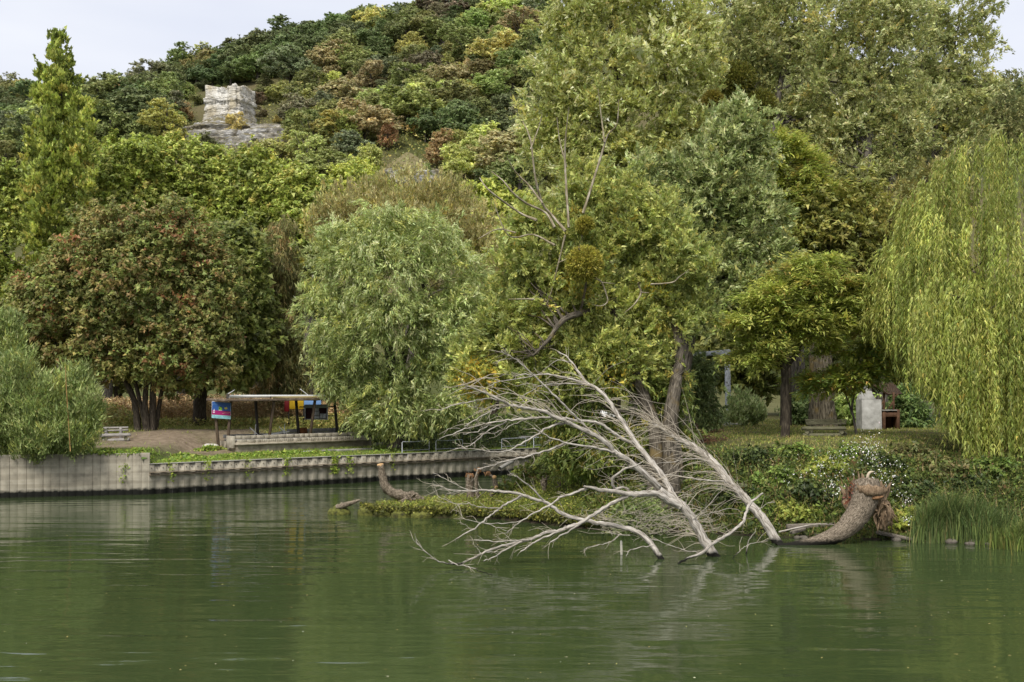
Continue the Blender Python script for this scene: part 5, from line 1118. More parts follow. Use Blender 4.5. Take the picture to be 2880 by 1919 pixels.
tuft('reeds', 'tall dark green sedge clump at the water below the weeping willow', [(2615, 1515, 500, 0.25), (2650, 1512, 700, 0.30), (2690, 1514, 500, 0.30), (2740, 1512, 800, 0.30), (2790, 1520, 600, 0.33)], 351, GR, 1.35)
tuft('sedge', 'bright green sedge tuft on the spit behind the dead limbs', [(1620, 1447, 420, 0.16), (1660, 1452, 300, 0.14), (1740, 1440, 260, 0.15)], 353, [((128, 152, 58), 3), ((104, 130, 48), 2)], 0.5, 0.016)
tuft('sedge', 'sedge and dock leaves fringing the far right shore', [(2850, 1530, 500, 0.3), (2900, 1532, 700, 0.5), (2960, 1536, 600, 0.5), (3080, 1545, 900, 0.8)], 355, [((96, 110, 52), 3), ((78, 92, 44), 3), ((120, 118, 66), 0.6)], 0.8)

# ------------------------------------------------------------------ the fallen dead tree
FT = thing('fallen_tree', 'bleached dead tree lying in the river with bare limbs fanning to the left', 'tree')
def limb(name, rows, d0, d1, w0, w1, sides=8, mat=None, sub=5, wob=0.035):
    r = rng(int(rows[0][0]*7+rows[-1][1])); n = len(rows); s = np.linspace(0, 1, n)
    if len(rows[0]) == 3: wd = [0.82*q[2] for q in rows]
    else: wd = 0.8*(w0 + (w1-w0)*s**0.8)
    D = d0 + (d1-d0)*s; pts_ = [P(q[0], q[1], dd) for q, dd in zip(rows, D)]
    p, q = smooth_path(pts_, [w*dd/F/2 for w, dd in zip(wd, D)], sub=sub); p[1:-1] += r.normal(0, 0.010, p[1:-1].shape)
    t = Tubes(); t.add(p, q, sides, wob, r); t.build(name, mat or BARK_DEAD, FT)
    LIMBS.append((p, q)); return p
LIMBS = []
# trunk T1 with its fork
limb('limb', [(2030, 1602, 40), (2010, 1565, 39), (1979, 1518, 33), (1947, 1459, 31), (1915, 1418, 33)], 33.0, 33.2, 0, 0, 12)
limb('limb', [(1918, 1424, 24), (1893, 1394, 23), (1867, 1346, 21), (1834, 1303, 20), (1789, 1247, 18), (1758, 1197, 15), (1717, 1136, 14), (1687, 1099, 12), (1648, 1079, 11)], 33.2, 35.4, 0, 0, 10)
limb('branch', [(1650, 1080), (1607, 1017), (1571, 989)], 35.4, 36.2, 8, 3)
limb('branch', [(1606, 1018), (1567, 1014), (1527, 1043)], 36.0, 36.2, 4, 2, 5)
limb('branch', [(1648, 1079), (1605, 1067), (1551, 1054), (1508, 1055), (1460, 1054), (1444, 1061)], 35.4, 35.0, 9, 2.5)
limb('branch', [(1508, 1055), (1478, 1062), (1406, 1073), (1375, 1087)], 35.1, 34.6, 4.5, 2, 6)
limb('branch', [(1649, 1082), (1594, 1079), (1551, 1080), (1519, 1086), (1480, 1108)], 35.4, 34.6, 6, 2, 6)
limb('branch', [(1519, 1086), (1490, 1080), (1450, 1086)], 34.8, 34.5, 3, 1.6, 5)
limb('branch', [(1790, 1248), (1752, 1236), (1719, 1214), (1682, 1190), (1632, 1184), (1594, 1178), (1551, 1173), (1475, 1179), (1417, 1184), (1367, 1192), (1323, 1203), (1291, 1212), (1235, 1236)], 34.4, 33.2, 14, 2.5)
limb('branch', [(1551, 1174), (1500, 1176), (1440, 1177)], 33.9, 33.9, 6, 3, 6)
limb('branch', [(1425, 1186), (1367, 1216), (1328, 1249), (1302, 1260)], 33.7, 33.2, 6, 2.2, 6)
limb('branch', [(1382, 1193), (1343, 1214), (1302, 1221)], 33.6, 33.1, 5, 2.2, 6)
limb('branch', [(1475, 1182), (1440, 1195), (1410, 1212), (1385, 1220), (1350, 1220)], 33.7, 33.4, 3.4, 1.5, 5)
limb('branch', [(1300, 1210), (1285, 1204), (1262, 1206), (1258, 1210)], 33.4, 33.2, 2.6, 1.4, 5)
# second big limb B
limb('limb', [(1900, 1412, 26), (1860, 1381, 23), (1838, 1355, 22), (1795, 1318, 21), (1758, 1290, 20), (1730, 1273, 18), (1698, 1240, 17), (1654, 1216, 15), (1600, 1190, 14), (1573, 1179, 13), (1527, 1158, 12), (1475, 1147, 10), (1438, 1140, 9), (1410, 1127, 8), (1356, 1101, 6), (1313, 1086, 4), (1295, 1084, 3)], 33.1, 31.0, 0, 0, 10)
limb('branch', [(1410, 1127), (1373, 1121), (1323, 1130), (1276, 1140), (1255, 1148), (1230, 1156)], 31.6, 31.0, 6, 2.2, 6)
limb('branch', [(1438, 1140), (1406, 1147), (1378, 1158), (1341, 1179), (1306, 1199)], 31.7, 31.0, 6.5, 2.4, 6)
limb('branch', [(1376, 1156), (1350, 1148), (1315, 1144)], 31.5, 31.3, 3, 1.4, 5)
limb('branch', [(1654, 1214), (1635, 1188), (1605, 1158), (1553, 1106), (1497, 1052), (1443, 1006), (1410, 987)], 32.3, 31.2, 11, 3)
limb('branch', [(1443, 1008), (1420, 1012), (1398, 1016)], 31.4, 31.3, 3, 1.6, 5)
limb('branch', [(1553, 1106), (1536, 1103), (1517, 1098)], 31.8, 31.6, 3, 1.6, 5)
limb('branch', [(1594, 1188), (1540, 1203), (1514, 1221), (1464, 1249), (1428, 1268), (1388, 1272), (1334, 1264), (1280, 1262)], 32.1, 30.8, 9, 2.4)
limb('branch', [(1428, 1268), (1465, 1274), (1500, 1281)], 31.2, 31.2, 3, 1.5, 5)
limb('branch', [(1735, 1276), (1698, 1264), (1643, 1255), (1594, 1247), (1545, 1229), (1501, 1205)], 32.4, 31.4, 11, 4)
limb('branch', [(1594, 1247), (1558, 1260), (1514, 1275), (1475, 1286), (1425, 1297), (1384, 1310), (1343, 1319)], 32.0, 30.9, 9, 4)
limb('branch', [(1405, 1302), (1390, 1297), (1377, 1293)], 31.1, 31.1, 2.6, 1.6, 5)
# lower limb D
limb('limb', [(1912, 1424, 26), (1877, 1407, 25), (1843, 1388, 21), (1806, 1390, 22), (1765, 1390, 20), (1726, 1383, 15), (1682, 1377, 13), (1643, 1368, 7)], 33.1, 32.0, 0, 0, 10)
limb('branch', [(1770, 1392, 15), (1730, 1411, 13), (1687, 1437, 13), (1643, 1466, 13), (1600, 1483, 14), (1573, 1492, 12), (1536, 1500, 11), (1488, 1518, 10), (1432, 1531, 9), (1388, 1544, 9), (1356, 1557, 8), (1313, 1578, 7), (1284, 1587, 6), (1237, 1581, 4), (1211, 1563, 3.4), (1176, 1531, 2.8), (1167, 1502, 1.6)], 32.5, 30.6, 0, 0, 8)
limb('branch', [(1495, 1518), (1450, 1521), (1399, 1524), (1334, 1519)], 31.6, 31.2, 6.5, 3.5, 6)
limb('branch', [(1468, 1523), (1421, 1548), (1388, 1568), (1360, 1579)], 31.5, 31.0, 7, 3, 6)
limb('branch', [(1590, 1488), (1549, 1505), (1508, 1522), (1484, 1539), (1464, 1552)], 31.8, 31.4, 9, 4, 6)
limb('branch', [(1627, 1478), (1575, 1509), (1547, 1526)], 32.0, 31.5, 7, 4, 6)
limb('branch', [(1262, 1576), (1291, 1590), (1323, 1596), (1356, 1609), (1385, 1618)], 30.5, 29.6, 4.5, 2.5, 6)
limb('branch', [(1176, 1532), (1164, 1521), (1160, 1513)], 30.7, 30.7, 2, 1.2, 5)
limb('branch', [(1352, 1556), (1340, 1540), (1329, 1530)], 31.0, 31.1, 2.4, 1.2, 5)
limb('branch', [(1368, 1554), (1400, 1552), (1412, 1553)], 31.1, 31.0, 3, 1.6, 5)
limb('branch', [(1650, 1374), (1610, 1388), (1573, 1401), (1551, 1420), (1508, 1440), (1464, 1468), (1425, 1500)], 32.1, 31.4, 11, 3.5)
limb('branch', [(1464, 1466), (1399, 1473), (1334, 1467), (1300, 1455)], 31.6, 31.2, 3.4, 1.6, 5)
limb('branch', [(1360, 1470), (1390, 1480), (1428, 1494)], 31.4, 31.3, 2.4, 1.4, 5)
limb('branch', [(1770, 1388, 10), (1762, 1372, 9), (1728, 1372, 9), (1724, 1345, 9), (1760, 1318, 8), (1785, 1311, 6), (1810, 1298, 3)], 32.6, 31.9, 0, 0, 6)
# pale limb T2 rising from the water on its own
limb('limb', [(1872, 1596, 24), (1858, 1570, 20), (1834, 1533, 19), (1806, 1505, 19), (1773, 1489, 17), (1730, 1479, 16), (1687, 1472, 15), (1643, 1463, 15), (1600, 1453, 14), (1573, 1440, 13), (1540, 1416, 12), (1508, 1405, 11), (1464, 1392, 10), (1410, 1383, 9), (1367, 1380, 7), (1319, 1380, 5.5), (1269, 1379, 4), (1237, 1368, 3), (1200, 1359, 1.8)], 32.4, 34.6, 0, 0, 10)
limb('branch', [(1319, 1380), (1271, 1357), (1219, 1331)], 34.0, 34.2, 3.6, 1.6, 5)
limb('branch', [(1300, 1380), (1272, 1386), (1258, 1390)], 34.0, 34.1, 3, 1.4, 5)
limb('branch', [(1245, 1371), (1210, 1390)], 34.3, 34.4, 2, 1.2, 5)
limb('branch', [(1532, 1412), (1497, 1375), (1464, 1349), (1434, 1332)], 33.3, 33.0, 7, 4, 6)
limb('branch', [(1470, 1394), (1428, 1416), (1399, 1435), (1367, 1459), (1334, 1487), (1280, 1518)], 33.4, 32.7, 9, 4)
limb('branch', [(1405, 1430), (1356, 1427), (1319, 1418), (1280, 1418), (1232, 1396)], 33.1, 32.8, 4.5, 2, 6)
limb('branch', [(1324, 1490), (1310, 1478), (1300, 1474)], 32.9, 32.8, 2.5, 1.4, 5)
# T3: the long trunk joined to the torn butt, and the branch crossing in front
limb('limb', [(2215, 1556, 30), (2190, 1533, 33), (2155, 1472, 31), (2120, 1430, 30), (2085, 1390, 28), (2050, 1358, 29), (2020, 1316, 30), (1985, 1283, 27), (1947, 1256, 22), (1893, 1226, 15), (1849, 1199, 10), (1823, 1182, 6)], 35.4, 38.6, 0, 0, 12)
limb('branch', [(2145, 1388, 6), (2111, 1416, 10), (2097, 1442, 9), (2090, 1468, 10), (2055, 1498, 11), (2012, 1524, 11), (1969, 1557, 10), (1930, 1573, 8), (1905, 1588, 6), (1893, 1602, 4)], 34.6, 31.2, 0, 0, 8)
limb('branch', [(1975, 1552), (1940, 1551), (1900, 1540), (1840, 1518), (1800, 1512)], 32.4, 32.8, 4, 1.6, 5)
limb('branch', [(1838, 1535), (1790, 1542), (1770, 1548), (1762, 1567)], 32.4, 32.0, 4.4, 2, 5)
limb('branch', [(1772, 1506), (1720, 1500), (1690, 1488)], 32.7, 32.7, 3.6, 1.5, 5)
limb('branch', [(1745, 1502), (1722, 1522), (1688, 1533), (1652, 1540), (1642, 1550)], 32.5, 32.0, 3.6, 1.6, 5)
limb('branch', [(2034, 1354), (1970, 1349), (1900, 1338), (1830, 1332)], 35.6, 34.8, 7, 3, 6)
limb('branch', [(2000, 1300), (1950, 1290), (1880, 1300), (1820, 1306)], 36.2, 35.6, 4, 1.6, 5)
limb('branch', [(2128, 1440), (2155, 1418), (2180, 1412)], 35.1, 35.0, 3, 1.4, 5)
limb('branch', [(1948, 1460), (1985, 1430), (2030, 1380), (2060, 1362)], 33.0, 32.8, 3.2, 1.4, 5)
limb('branch', [(1955, 1452), (2010, 1442), (2050, 1430), (2090, 1440)], 33.0, 32.8, 2.8, 1.4, 5)
limb('branch', [(2060, 1572), (2085, 1545), (2110, 1530), (2160, 1520)], 32.6, 33.0, 3, 1.6, 5)
limb('branch', [(2098, 1560), (2105, 1525), (2125, 1495)], 33.4, 33.4, 5, 2, 5)
# under water everything joins
t_ = Tubes(); r = rng(7)
p, q = smooth_path([P(2215, 1556, 35.4), G(2150, 1570, -0.5), G(2050, 1600, -0.6), G(1950, 1620, -0.6), P(1880, 1610, 32.4)], [0.2, 0.24, 0.24, 0.2, 0.14], sub=4); t_.add(p, q, 8, 0.04, r); t_.build('sunken_trunk', BARK_LOG, FT)
# whips and twigs
tw = Tubes(); r = rng(372)
for (p, q) in LIMBS:
    ln = np.linalg.norm(np.diff(p, axis=0), axis=1).sum(); tgt = unit(np.gradient(p, axis=0))
    for k in range(int(ln*4.2)):
        i = r.integers(int(len(p)*0.2), len(p)); 
        if p[i, 2] < 0.15: continue
        ang = tgt[i] + unit(r.normal(0, 1, 3))*0.75 + UP*r.uniform(-0.25, 0.25); ang = unit(ang); L = r.uniform(0.2, 0.8)*(1.0 if q[i] > 0.03 else 0.7)
        s = p[i]; e = s + ang*L; mid = s + ang*L*0.5 + r.normal(0, 0.08*L, 3) + UP*0.05*L
        if e[2] < 0.02: continue
        a, b_ = smooth_path([s, mid, e], [0.0085, 0.006, 0.0035], sub=3); tw.add(a, b_, 3, cap=False)
        if r.random() < 0.5:
            e2 = mid + unit(ang + r.normal(0, 0.6, 3))*L*0.5; tw.add(np.array([mid, e2]), [0.005, 0.003], 3, cap=False)
T3p = LIMBS[[i for i, (p, q) in enumerate(LIMBS) if abs(p[0][0]-P(2215, 1556, 35.4)[0]) < 0.01][0]][0]
for k in range(120):     # long whips along the far trunk
    i = r.integers(int(len(T3p)*0.28), len(T3p)); s = T3p[i]
    th = r.normal(0.42, 0.42); ang = unit(np.array([-math.cos(th), r.normal(-0.12, 0.4), math.sin(th)])); L = r.uniform(0.5, 3.2)*r.uniform(0.5, 1)
    sag = r.uniform(-0.12, 0.22)*L
    a, b_ = smooth_path([s, s+ang*L*0.35 + UP*0.10*L, s+ang*L*0.7 + UP*(0.10*L-sag*0.4), s+ang*L - UP*sag + r.normal(0, 0.1, 3)], [0.011, 0.008, 0.0055, 0.003], sub=3); tw.add(a, b_, 3, cap=False)
T1p = LIMBS[1][0]
for k in range(170):     # and around the middle trunk
    src = [LIMBS[1][0], LIMBS[14][0], LIMBS[0][0]][r.integers(0, 3)]; i = r.integers(0, len(src)); s = src[i]
    if s[2] < 0.3: continue
    th = r.uniform(-0.3, 0.8); ang = unit(np.array([-math.cos(th)*(1 if r.random() < 0.75 else -1), r.normal(0.1, 0.35), math.sin(th)])); L = r.uniform(0.5, 1.9); sag = r.uniform(-0.1, 0.25)*L
    a, b_ = smooth_path([s, s+ang*L*0.4 + UP*0.08*L, s+ang*L*0.75 - UP*sag*0.3, s+ang*L - UP*sag], [0.012, 0.009, 0.006, 0.0035], sub=3)
    if b_[-1] and a[-1, 2] > 0.03: tw.add(a, b_, 3, cap=False)
for k in range(220):     # brushwood heaped at the foot of the bank
    s = P(r.uniform(1690, 2010), r.uniform(1440, 1510), r.uniform(35.5, 37.5)); s[2] = max(s[2], 0.15); th = r.uniform(0, 3.14); L = r.uniform(0.3, 1.0); e = s + L*np.array([math.cos(th), r.normal(0, 0.3), math.sin(th)*0.6 - 0.1])
    e[2] = max(e[2], 0.05); tw.add(np.array([s, (s+e)/2 + r.normal(0, 0.06, 3), e]), [0.007, 0.006, 0.003], 3, cap=False)
tag(tw.build('twigs', TWIGM, FT), kind='stuff')
# the torn butt
r = rng(381)
rows = [(2185, 1545, 16), (2237, 1538, 15), (2300, 1523, 17), (2354, 1503, 24), (2390, 1475, 30), (2416, 1442, 34), (2430, 1405, 39), (2434, 1375, 42), (2432, 1356, 38)]
D = np.linspace(35.3, 36.0, len(rows)); p, q = smooth_path([P(a, b_, dd) for (a, b_, w), dd in zip(rows, D)], [w*dd/F for (a, b_, w), dd in zip(rows, D)], sub=6)
t_ = Tubes(); t_.add(p, q, 26, 0.03, r, cap=False); t_.build('butt_trunk', BARK_LOG, FT)
SPL = noise_mat('splintered_wood', ((0.3, (0.11, 0.07, 0.04)), (0.5, (0.24, 0.165, 0.10)), (0.7, (0.40, 0.29, 0.18))), 7, 0.95, 0.8, stretch=(3, 3, 0.6), dist=0.05)
ORG = noise_mat('raw_orange_wood', ((0.3, (0.14, 0.075, 0.035)), (0.7, (0.38, 0.21, 0.10))), 8, 0.9, 0.5)
def shard(t, base, tip, w, r, k=5):
    base, tip = np.asarray(base), np.asarray(tip); s = np.linspace(0, 1, k)
    pts_ = base + (tip-base)*s[:, None] + r.normal(0, 0.035, (k, 3))*np.sin(s*3)[:, None]; t.add(pts_, w*(1-s)**0.7+0.012, 6, 0.22, r)
sp = Tubes(); dd = 36.0
for (x0, y0, x1, y1, w) in [(2410, 1385, 2402, 1338, 9), (2418, 1380, 2413, 1326, 8), (2426, 1376, 2424, 1330, 8), (2434, 1372, 2428, 1336, 8), (2404, 1400, 2396, 1352, 8), (2446, 1370, 2452, 1340, 9), (2456, 1372, 2470, 1346, 9), (2466, 1376, 2478, 1352, 10), (2474, 1382, 2496, 1372, 9), (2440, 1376, 2444, 1344, 8)]:
    shard(sp, P(x0, y0+14, dd+r.uniform(-.3, .3)), P(x1, y1, dd+r.uniform(-.3, .3)), w*dd/F, r)
for k in range(34): 
    a = r.uniform(0, 6.28); c = P(2442, 1385, dd); s = c + [0.52*math.cos(a), 0.45*math.sin(a), -0.05]; shard(sp, s - [0, 0, 0.15], s + [0.12*math.cos(a)+r.normal(0, .06), 0.1*math.sin(a), r.uniform(0.08, 0.42)], r.uniform(0.03, 0.08), r)
sp.build('torn_rim', SPL, FT)
sl = Tubes(); pts_ = [P(2412, 1372, 35.75), P(2440, 1378, 35.5), P(2468, 1382, 35.5), P(2494, 1380, 35.7)]; sl.add(*smooth_path(pts_, [0.13, 0.19, 0.17, 0.06], sub=4), 9, 0.14, r); sl.build('broken_slab', SPL, FT)
ho = Tubes(); ho.add(*smooth_path([P(2450, 1402, 35.45), P(2466, 1400, 35.40), P(2484, 1398, 35.5)], [0.03, 0.07, 0.03], sub=4), 9, 0.25, r); ho.build('raw_heartwood', ORG, FT)
rt = Tubes()
for k in range(70):
    s = P(r.uniform(2462, 2500), r.uniform(1405, 1440), 36.0 + r.uniform(-.4, .4)); e = s + [r.normal(0.05, 0.16), r.normal(0, 0.15), -r.uniform(0.25, 0.8)]; e[2] = max(e[2], 0.12)
    rt.add(*smooth_path([s, (s+e)/2 + r.normal(0, 0.09, 3), e], [r.uniform(0.02, 0.07), 0.025, 0.008], sub=3), 5, 0.1, r)
rt.add(*smooth_path([P(2455, 1400, 35.9), P(2480, 1425, 35.9), P(2486, 1460, 35.9), P(2478, 1490, 35.9)], [0.30, 0.28, 0.24, 0.12], sub=4), 12, 0.15, r)
rt.build('root_mass', SPL, FT)
fin = Tubes(); shard(fin, P(2392, 1425, 36.2), P(2362, 1366, 36.3), 0.17, r, 7); fin.build('side_shard', SPL, FT)
cu = Tubes(); cu.add(*smooth_path([P(2438, 1354, 35.8), P(2441, 1338, 35.8), P(2447, 1329, 35.8), P(2457, 1327, 35.8)], [0.05, 0.05, 0.045, 0.02], sub=4), 7, 0.06, r); cu.build('curled_splinter', plain('pale_splinter', (0.52, 0.43, 0.31)), FT)
# red creeper on the torn trunk
n = 90; y = r.uniform(1345, 1420, n); x = 2389 + 7*np.sin((y-1340)*0.06) + r.normal(0, 6, n); pos = np.array([P(a, b_, 35.75+r.uniform(-.1, .1)) for a, b_ in zip(x, y)])
cr_ = thing('virginia_creeper', 'red autumn creeper climbing the torn tree butt', 'creeper')
herb('creeper_leaves', None, None, pos, 0.06, 0.05, [((120, 60, 44), 3), ((100, 50, 38), 2), ((140, 92, 62), 1)], 383, 0.2, parent=cr_)
tb = Tubes(); tb.add(*smooth_path([P(2396, 1430, 35.8), P(2388, 1390, 35.8), P(2392, 1345, 35.8)], [0.012, 0.01, 0.006], sub=3), 4); tb.build('creeper_stem', BARK_BROWN, cr_)

# ------------------------------------------------------------------ stumps and wood on the spit
CUTM = WOODCUT
def disc(name, c, nrm, rad, parent, mat=CUTM, seed=1):
    r = rng(seed); nrm = unit(np.asarray(nrm, float)); x = unit(np.cross(nrm, [0.3, 1, 0.2])); y = np.cross(nrm, x); th = np.linspace(0, 6.283, 14, endpoint=False)
    v = c + rad*(1+r.normal(0, .05, (14, 1)))*(np.cos(th)[:, None]*x + np.sin(th)[:, None]*y); v = np.vstack([v + nrm*0.012, v - nrm*0.05, [c+nrm*0.015]])
    f = [(i, (i+1) % 14, 28) for i in range(14)] + [(i, i+14, (i+1) % 14) for i in range(14)] + [((i+1) % 14, i+14, (i+1) % 14+14) for i in range(14)]
    return link(name, mesh_np(name, v, np.array(f)), parent, mat)
r = rng(401)
st = thing('tree_stump', 'bent grey stump curving up to a clean saw cut at the tip of the spit', 'stump')
d = 44.6; tb = Tubes()
tb.add(*smooth_path([P(1190, 1412, d), P(1165, 1405, d), P(1138, 1396, d), P(1105, 1386, d), P(1084, 1367, d), P(1077, 1343, d), P(1073, 1322, d), P(1070, 1307, d)], [0.18, 0.23, 0.20, 0.19, 0.175, 0.16, 0.13, 0.12], sub=5), 16, 0.10, r); tk = tb.build('trunk', BARK_LOG, st)
disc('saw_cut', P(1069.5, 1306, d), P(1069, 1300, d-0.05)-P(1073, 1322, d), 0.12, tk)
rt = Tubes()
for row in [[(1160, 1398, 9), (1168, 1392, 8), (1182, 1405, 7), (1186, 1424, 3)], [(1150, 1402, 10), (1130, 1415, 9), (1105, 1424, 7), (1075, 1422, 3)], [(1150, 1400, 8), (1140, 1415, 8), (1120, 1432, 4)], [(1165, 1402, 7), (1160, 1420, 6), (1152, 1428, 3)], [(1165, 1395, 8), (1158, 1386, 7), (1150, 1392, 4)]]:
    rt.add(*smooth_path([P(a, b_, d-0.25+0.3*r.random()) for a, b_, w in row], [w*d/F for a, b_, w in row], sub=4), 8, 0.12, r)
rt.build('roots', BARK_LOG, st)
st = thing('tree_stump', 'torn double stump with ragged broken tops in the middle of the spit', 'stump')
d = 45.2; tb = Tubes(); tb.add(*smooth_path([P(1326, 1404, d), P(1322, 1375, d), P(1321, 1345, d), P(1323, 1336, d)], [0.17, 0.15, 0.16, 0.12], sub=5), 12, 0.08, r); tb.build('trunk', BARK_LOG, st)
tb = Tubes(); tb.add(*smooth_path([P(1346, 1406, d-.2), P(1341, 1382, d-.2), P(1339, 1355, d-.2), P(1342, 1335, d-.2), P(1345, 1322, d-.2)], [0.10, 0.085, 0.08, 0.075, 0.06], sub=5), 10, 0.09, r); tb.build('trunk', BARK_LOG, st)
tb = Tubes()
for k in range(16): s = P(1318+r.uniform(-6, 14), 1342, d+r.uniform(-.15, .1)); shard(tb, s, s+[r.normal(0, .05), r.normal(0, .04), r.uniform(0.06, 0.16)], 0.05, r)
for k in range(8): s = P(1345, 1326, d-.2)+r.normal(0, .04, 3); shard(tb, s, s+[r.normal(0, .05), 0, r.uniform(0.04, 0.10)], 0.03, r)
tb.build('torn_tops', ORG, st)
st = thing('tree_stump', 'forked stump with two orange saw cuts beside the torn double stump', 'stump')
d = 45.0; tb = Tubes(); tb.add(*smooth_path([P(1372, 1412, d), P(1384, 1392, d), P(1394, 1372, d), P(1392, 1355, d), P(1388, 1340, d)], [0.08, 0.10, 0.105, 0.095, 0.085], sub=5), 11, 0.06, r); tb.add(*smooth_path([P(1389, 1344, d), P(1380, 1338, d), P(1373, 1334, d)], [0.07, 0.06, 0.04], sub=4), 8, 0.1, r); tk = tb.build('trunk', BARK_LOG, st)
disc('saw_cut', P(1391, 1342, d-0.1), (0.3, -0.9, 0.35), 0.075, tk, seed=3); disc('saw_cut', P(1395.5, 1371, d-0.12), (0.1, -0.95, 0.1), 0.066, tk, seed=4)
tb = Tubes()
for k in range(9): s = P(1375, 1335, d)+r.normal(0, .03, 3); shard(tb, s, s+[-0.08+r.normal(0, .05), 0, r.uniform(0.02, 0.10)], 0.03, r)
tb.build('torn_tip', ORG, st)
for (px, y0, y1, lab) in [(1531, 1402, 1349, 'knobbly pollard stump behind the pale limb on the spit'), (1575, 1404, 1366, 'short pollard stump half hidden by the pale limb')]:
    st = thing('tree_stump', lab, 'stump'); d = 42.6; tb = Tubes(); tb.add(*smooth_path([P(px+2, y0+8, d), P(px, (y0+y1)/2, d), P(px-1, y1+8, d), P(px, y1, d)], [0.12, 0.09, 0.13, 0.09], sub=5), 10, 0.14, r); tb.build('trunk', BARK_LOG, st)
    tb = Tubes()
    for k in range(10): s = P(px, y1+5, d); shard(tb, s, s+[r.normal(0, .12), r.normal(0, .1), r.uniform(0.03, 0.22)], 0.025, r)
    tb.build('sprouts', BARK_LOG, st)
MOSSR = noise_mat('mossy_rock', ((0.35, (0.03, 0.028, 0.015)), (0.5, (0.11, 0.115, 0.025)), (0.7, (0.20, 0.20, 0.05))), 6, 0.95, 0.8, dist=0.06)
t = thing('mossy_rock', 'small mossy rock alone in the water off the spit tip', 'rock'); c = G(952, 1449, 0.0)
rock('boulder', c + [0, 0.25, 0], [(-0.5, 0.30), (0.0, 0.40), (0.12, 0.37), (0.24, 0.28), (0.34, 0.10)], MOSSR, t, 31, 26, 12, 0.25, 3, (1.05, 0.7))
t = thing('driftwood', 'flat driftwood piece leaning on the small mossy rock', 'driftwood')
tb = Tubes(); tb.add(*smooth_path([c + [-0.1, 0.15, 0.28], c + [0.2, 0.1, 0.36], c + [0.5, 0.1, 0.46], c + [0.82, 0.1, 0.58]], [0.10, 0.11, 0.09, 0.03], sub=4), 8, 0.15, r); tb.build('weathered_wood', BARK_LOG, t)
for i, (px, py, rx, h, lab) in enumerate([(1040, 1451, 0.46, 0.36, 'mossy boulder at the very tip of the spit'), (1085, 1455, 0.42, 0.32, 'second mossy boulder from the spit tip'), (1125, 1458, 0.36, 0.28, 'mossy boulder under the bent stump roots'), (1185, 1459, 0.40, 0.26, 'dark undercut boulder along the spit edge')]):
    t = thing('mossy_rock', lab, 'rock'); c = G(px, py, 0.0); rock('boulder', c + [0, 0.3, 0], [(-0.5, rx*0.8), (0.0, rx), (h*0.5, rx*1.02), (h*0.8, rx*0.8), (h, rx*0.35)], MOSSR, t, 41+i, 26, 12, 0.22, 3, (1.05, 0.75))
# white stake, planks and stones along the right shore
WSTK = plain('pale_stake', (0.62, 0.58, 0.48))
t = thing('wooden_stake', 'thin pale stake standing in the water under the dead limbs', 'stake'); c = G(1748, 1560, 0.0)
tb = Tubes(); tb.add(np.array([c-[0, 0, .6], c+[0, 0, 0.0], c+[-0.01, 0, 0.38], c+[-0.015, 0, 0.41]]), [0.036, 0.036, 0.034, 0.018], 8, 0.03, r); tb.build('stake_pole', WSTK, t)
OLDW = noise_mat('old_grey_timber', ((0.3, (0.10, 0.085, 0.065)), (0.7, (0.30, 0.26, 0.21))), 5, 0.9, 0.5, stretch=(1, 6, 6))
def plank(label, a, b_, w, h, mat=OLDW):
    t = thing('timber_plank', label, 'plank'); o = Box().beam(a, b_, w, h).build('board', mat, t, 0.008, 0.008, int(a[0]*100) % 97); return t
plank('long weathered timber lying on the shore behind the fallen trunk', P(2213, 1481, 37.2), P(2356, 1476, 37.4), 0.22, 0.13)
plank('broken board propped under the long shore timber', P(2226, 1499, 36.7), P(2262, 1488, 36.9), 0.16, 0.10)
plank('dark sodden beam sloping into the water below the sedge', P(2466, 1497, 36.7), P(2600, 1525, 35.9), 0.2, 0.09)
t = thing('dead_branch', 'thin bare branch lying across the shore timber', 'branch'); tb = Tubes(); tb.add(*smooth_path([P(2190, 1497, 36.6), P(2245, 1484, 36.6), P(2300, 1475, 36.7), P(2356, 1477, 36.8)], [0.03, 0.028, 0.022, 0.012], sub=4), 6, 0.05, r); tb.build('stick', BARK_DEAD, t)
STN = noise_mat('river_stone', ((0.3, (0.06, 0.052, 0.04)), (0.7, (0.20, 0.175, 0.14))), 6, 0.9, 0.4)
sr = rng(421)
for i in range(34):
    px = sr.uniform(2490, 2860) if i < 26 else sr.uniform(2210, 2330); py = np.interp(px, [2200, 2490, 2600, 2860], [1512, 1517, 1522, 1530]) + sr.uniform(-7, 6); c = G(px, py, 0.03); s = sr.uniform(0.05, 0.15)
    o = rock('shore_stone', (0, 0, 0), [(-0.6*s, s*0.8), (0, s), (0.4*s, s*0.9), (0.75*s, s*0.4)], STN, None, 60+i % 6, 12, 6, 0.3, 2, (1.2, 0.8)); o.location = c; tag(o, 'small rounded stone at the waterline of the right shore', 'stone', 'stones along the right shore')
for (px, py, w, h, lab) in [(2527, 1496, 0.5, 0.2, 'square mossy stone block beside the sodden beam'), (2554, 1500, 0.24, 0.16, 'rounded buff stone next to the mossy stone block')]:
    c = P(px, py, 36.9); o = rock('stone_block', (0, 0, 0), [(-0.4, w*0.5), (0, w*0.5), (h*0.6, w*0.48), (h, w*0.3)], MOSSR if w > .3 else STN, None, 80, 16, 8, 0.15, 2, (1, 0.7)); o.location = c - [0, 0, h*0.5]; tag(o, lab, 'stone')
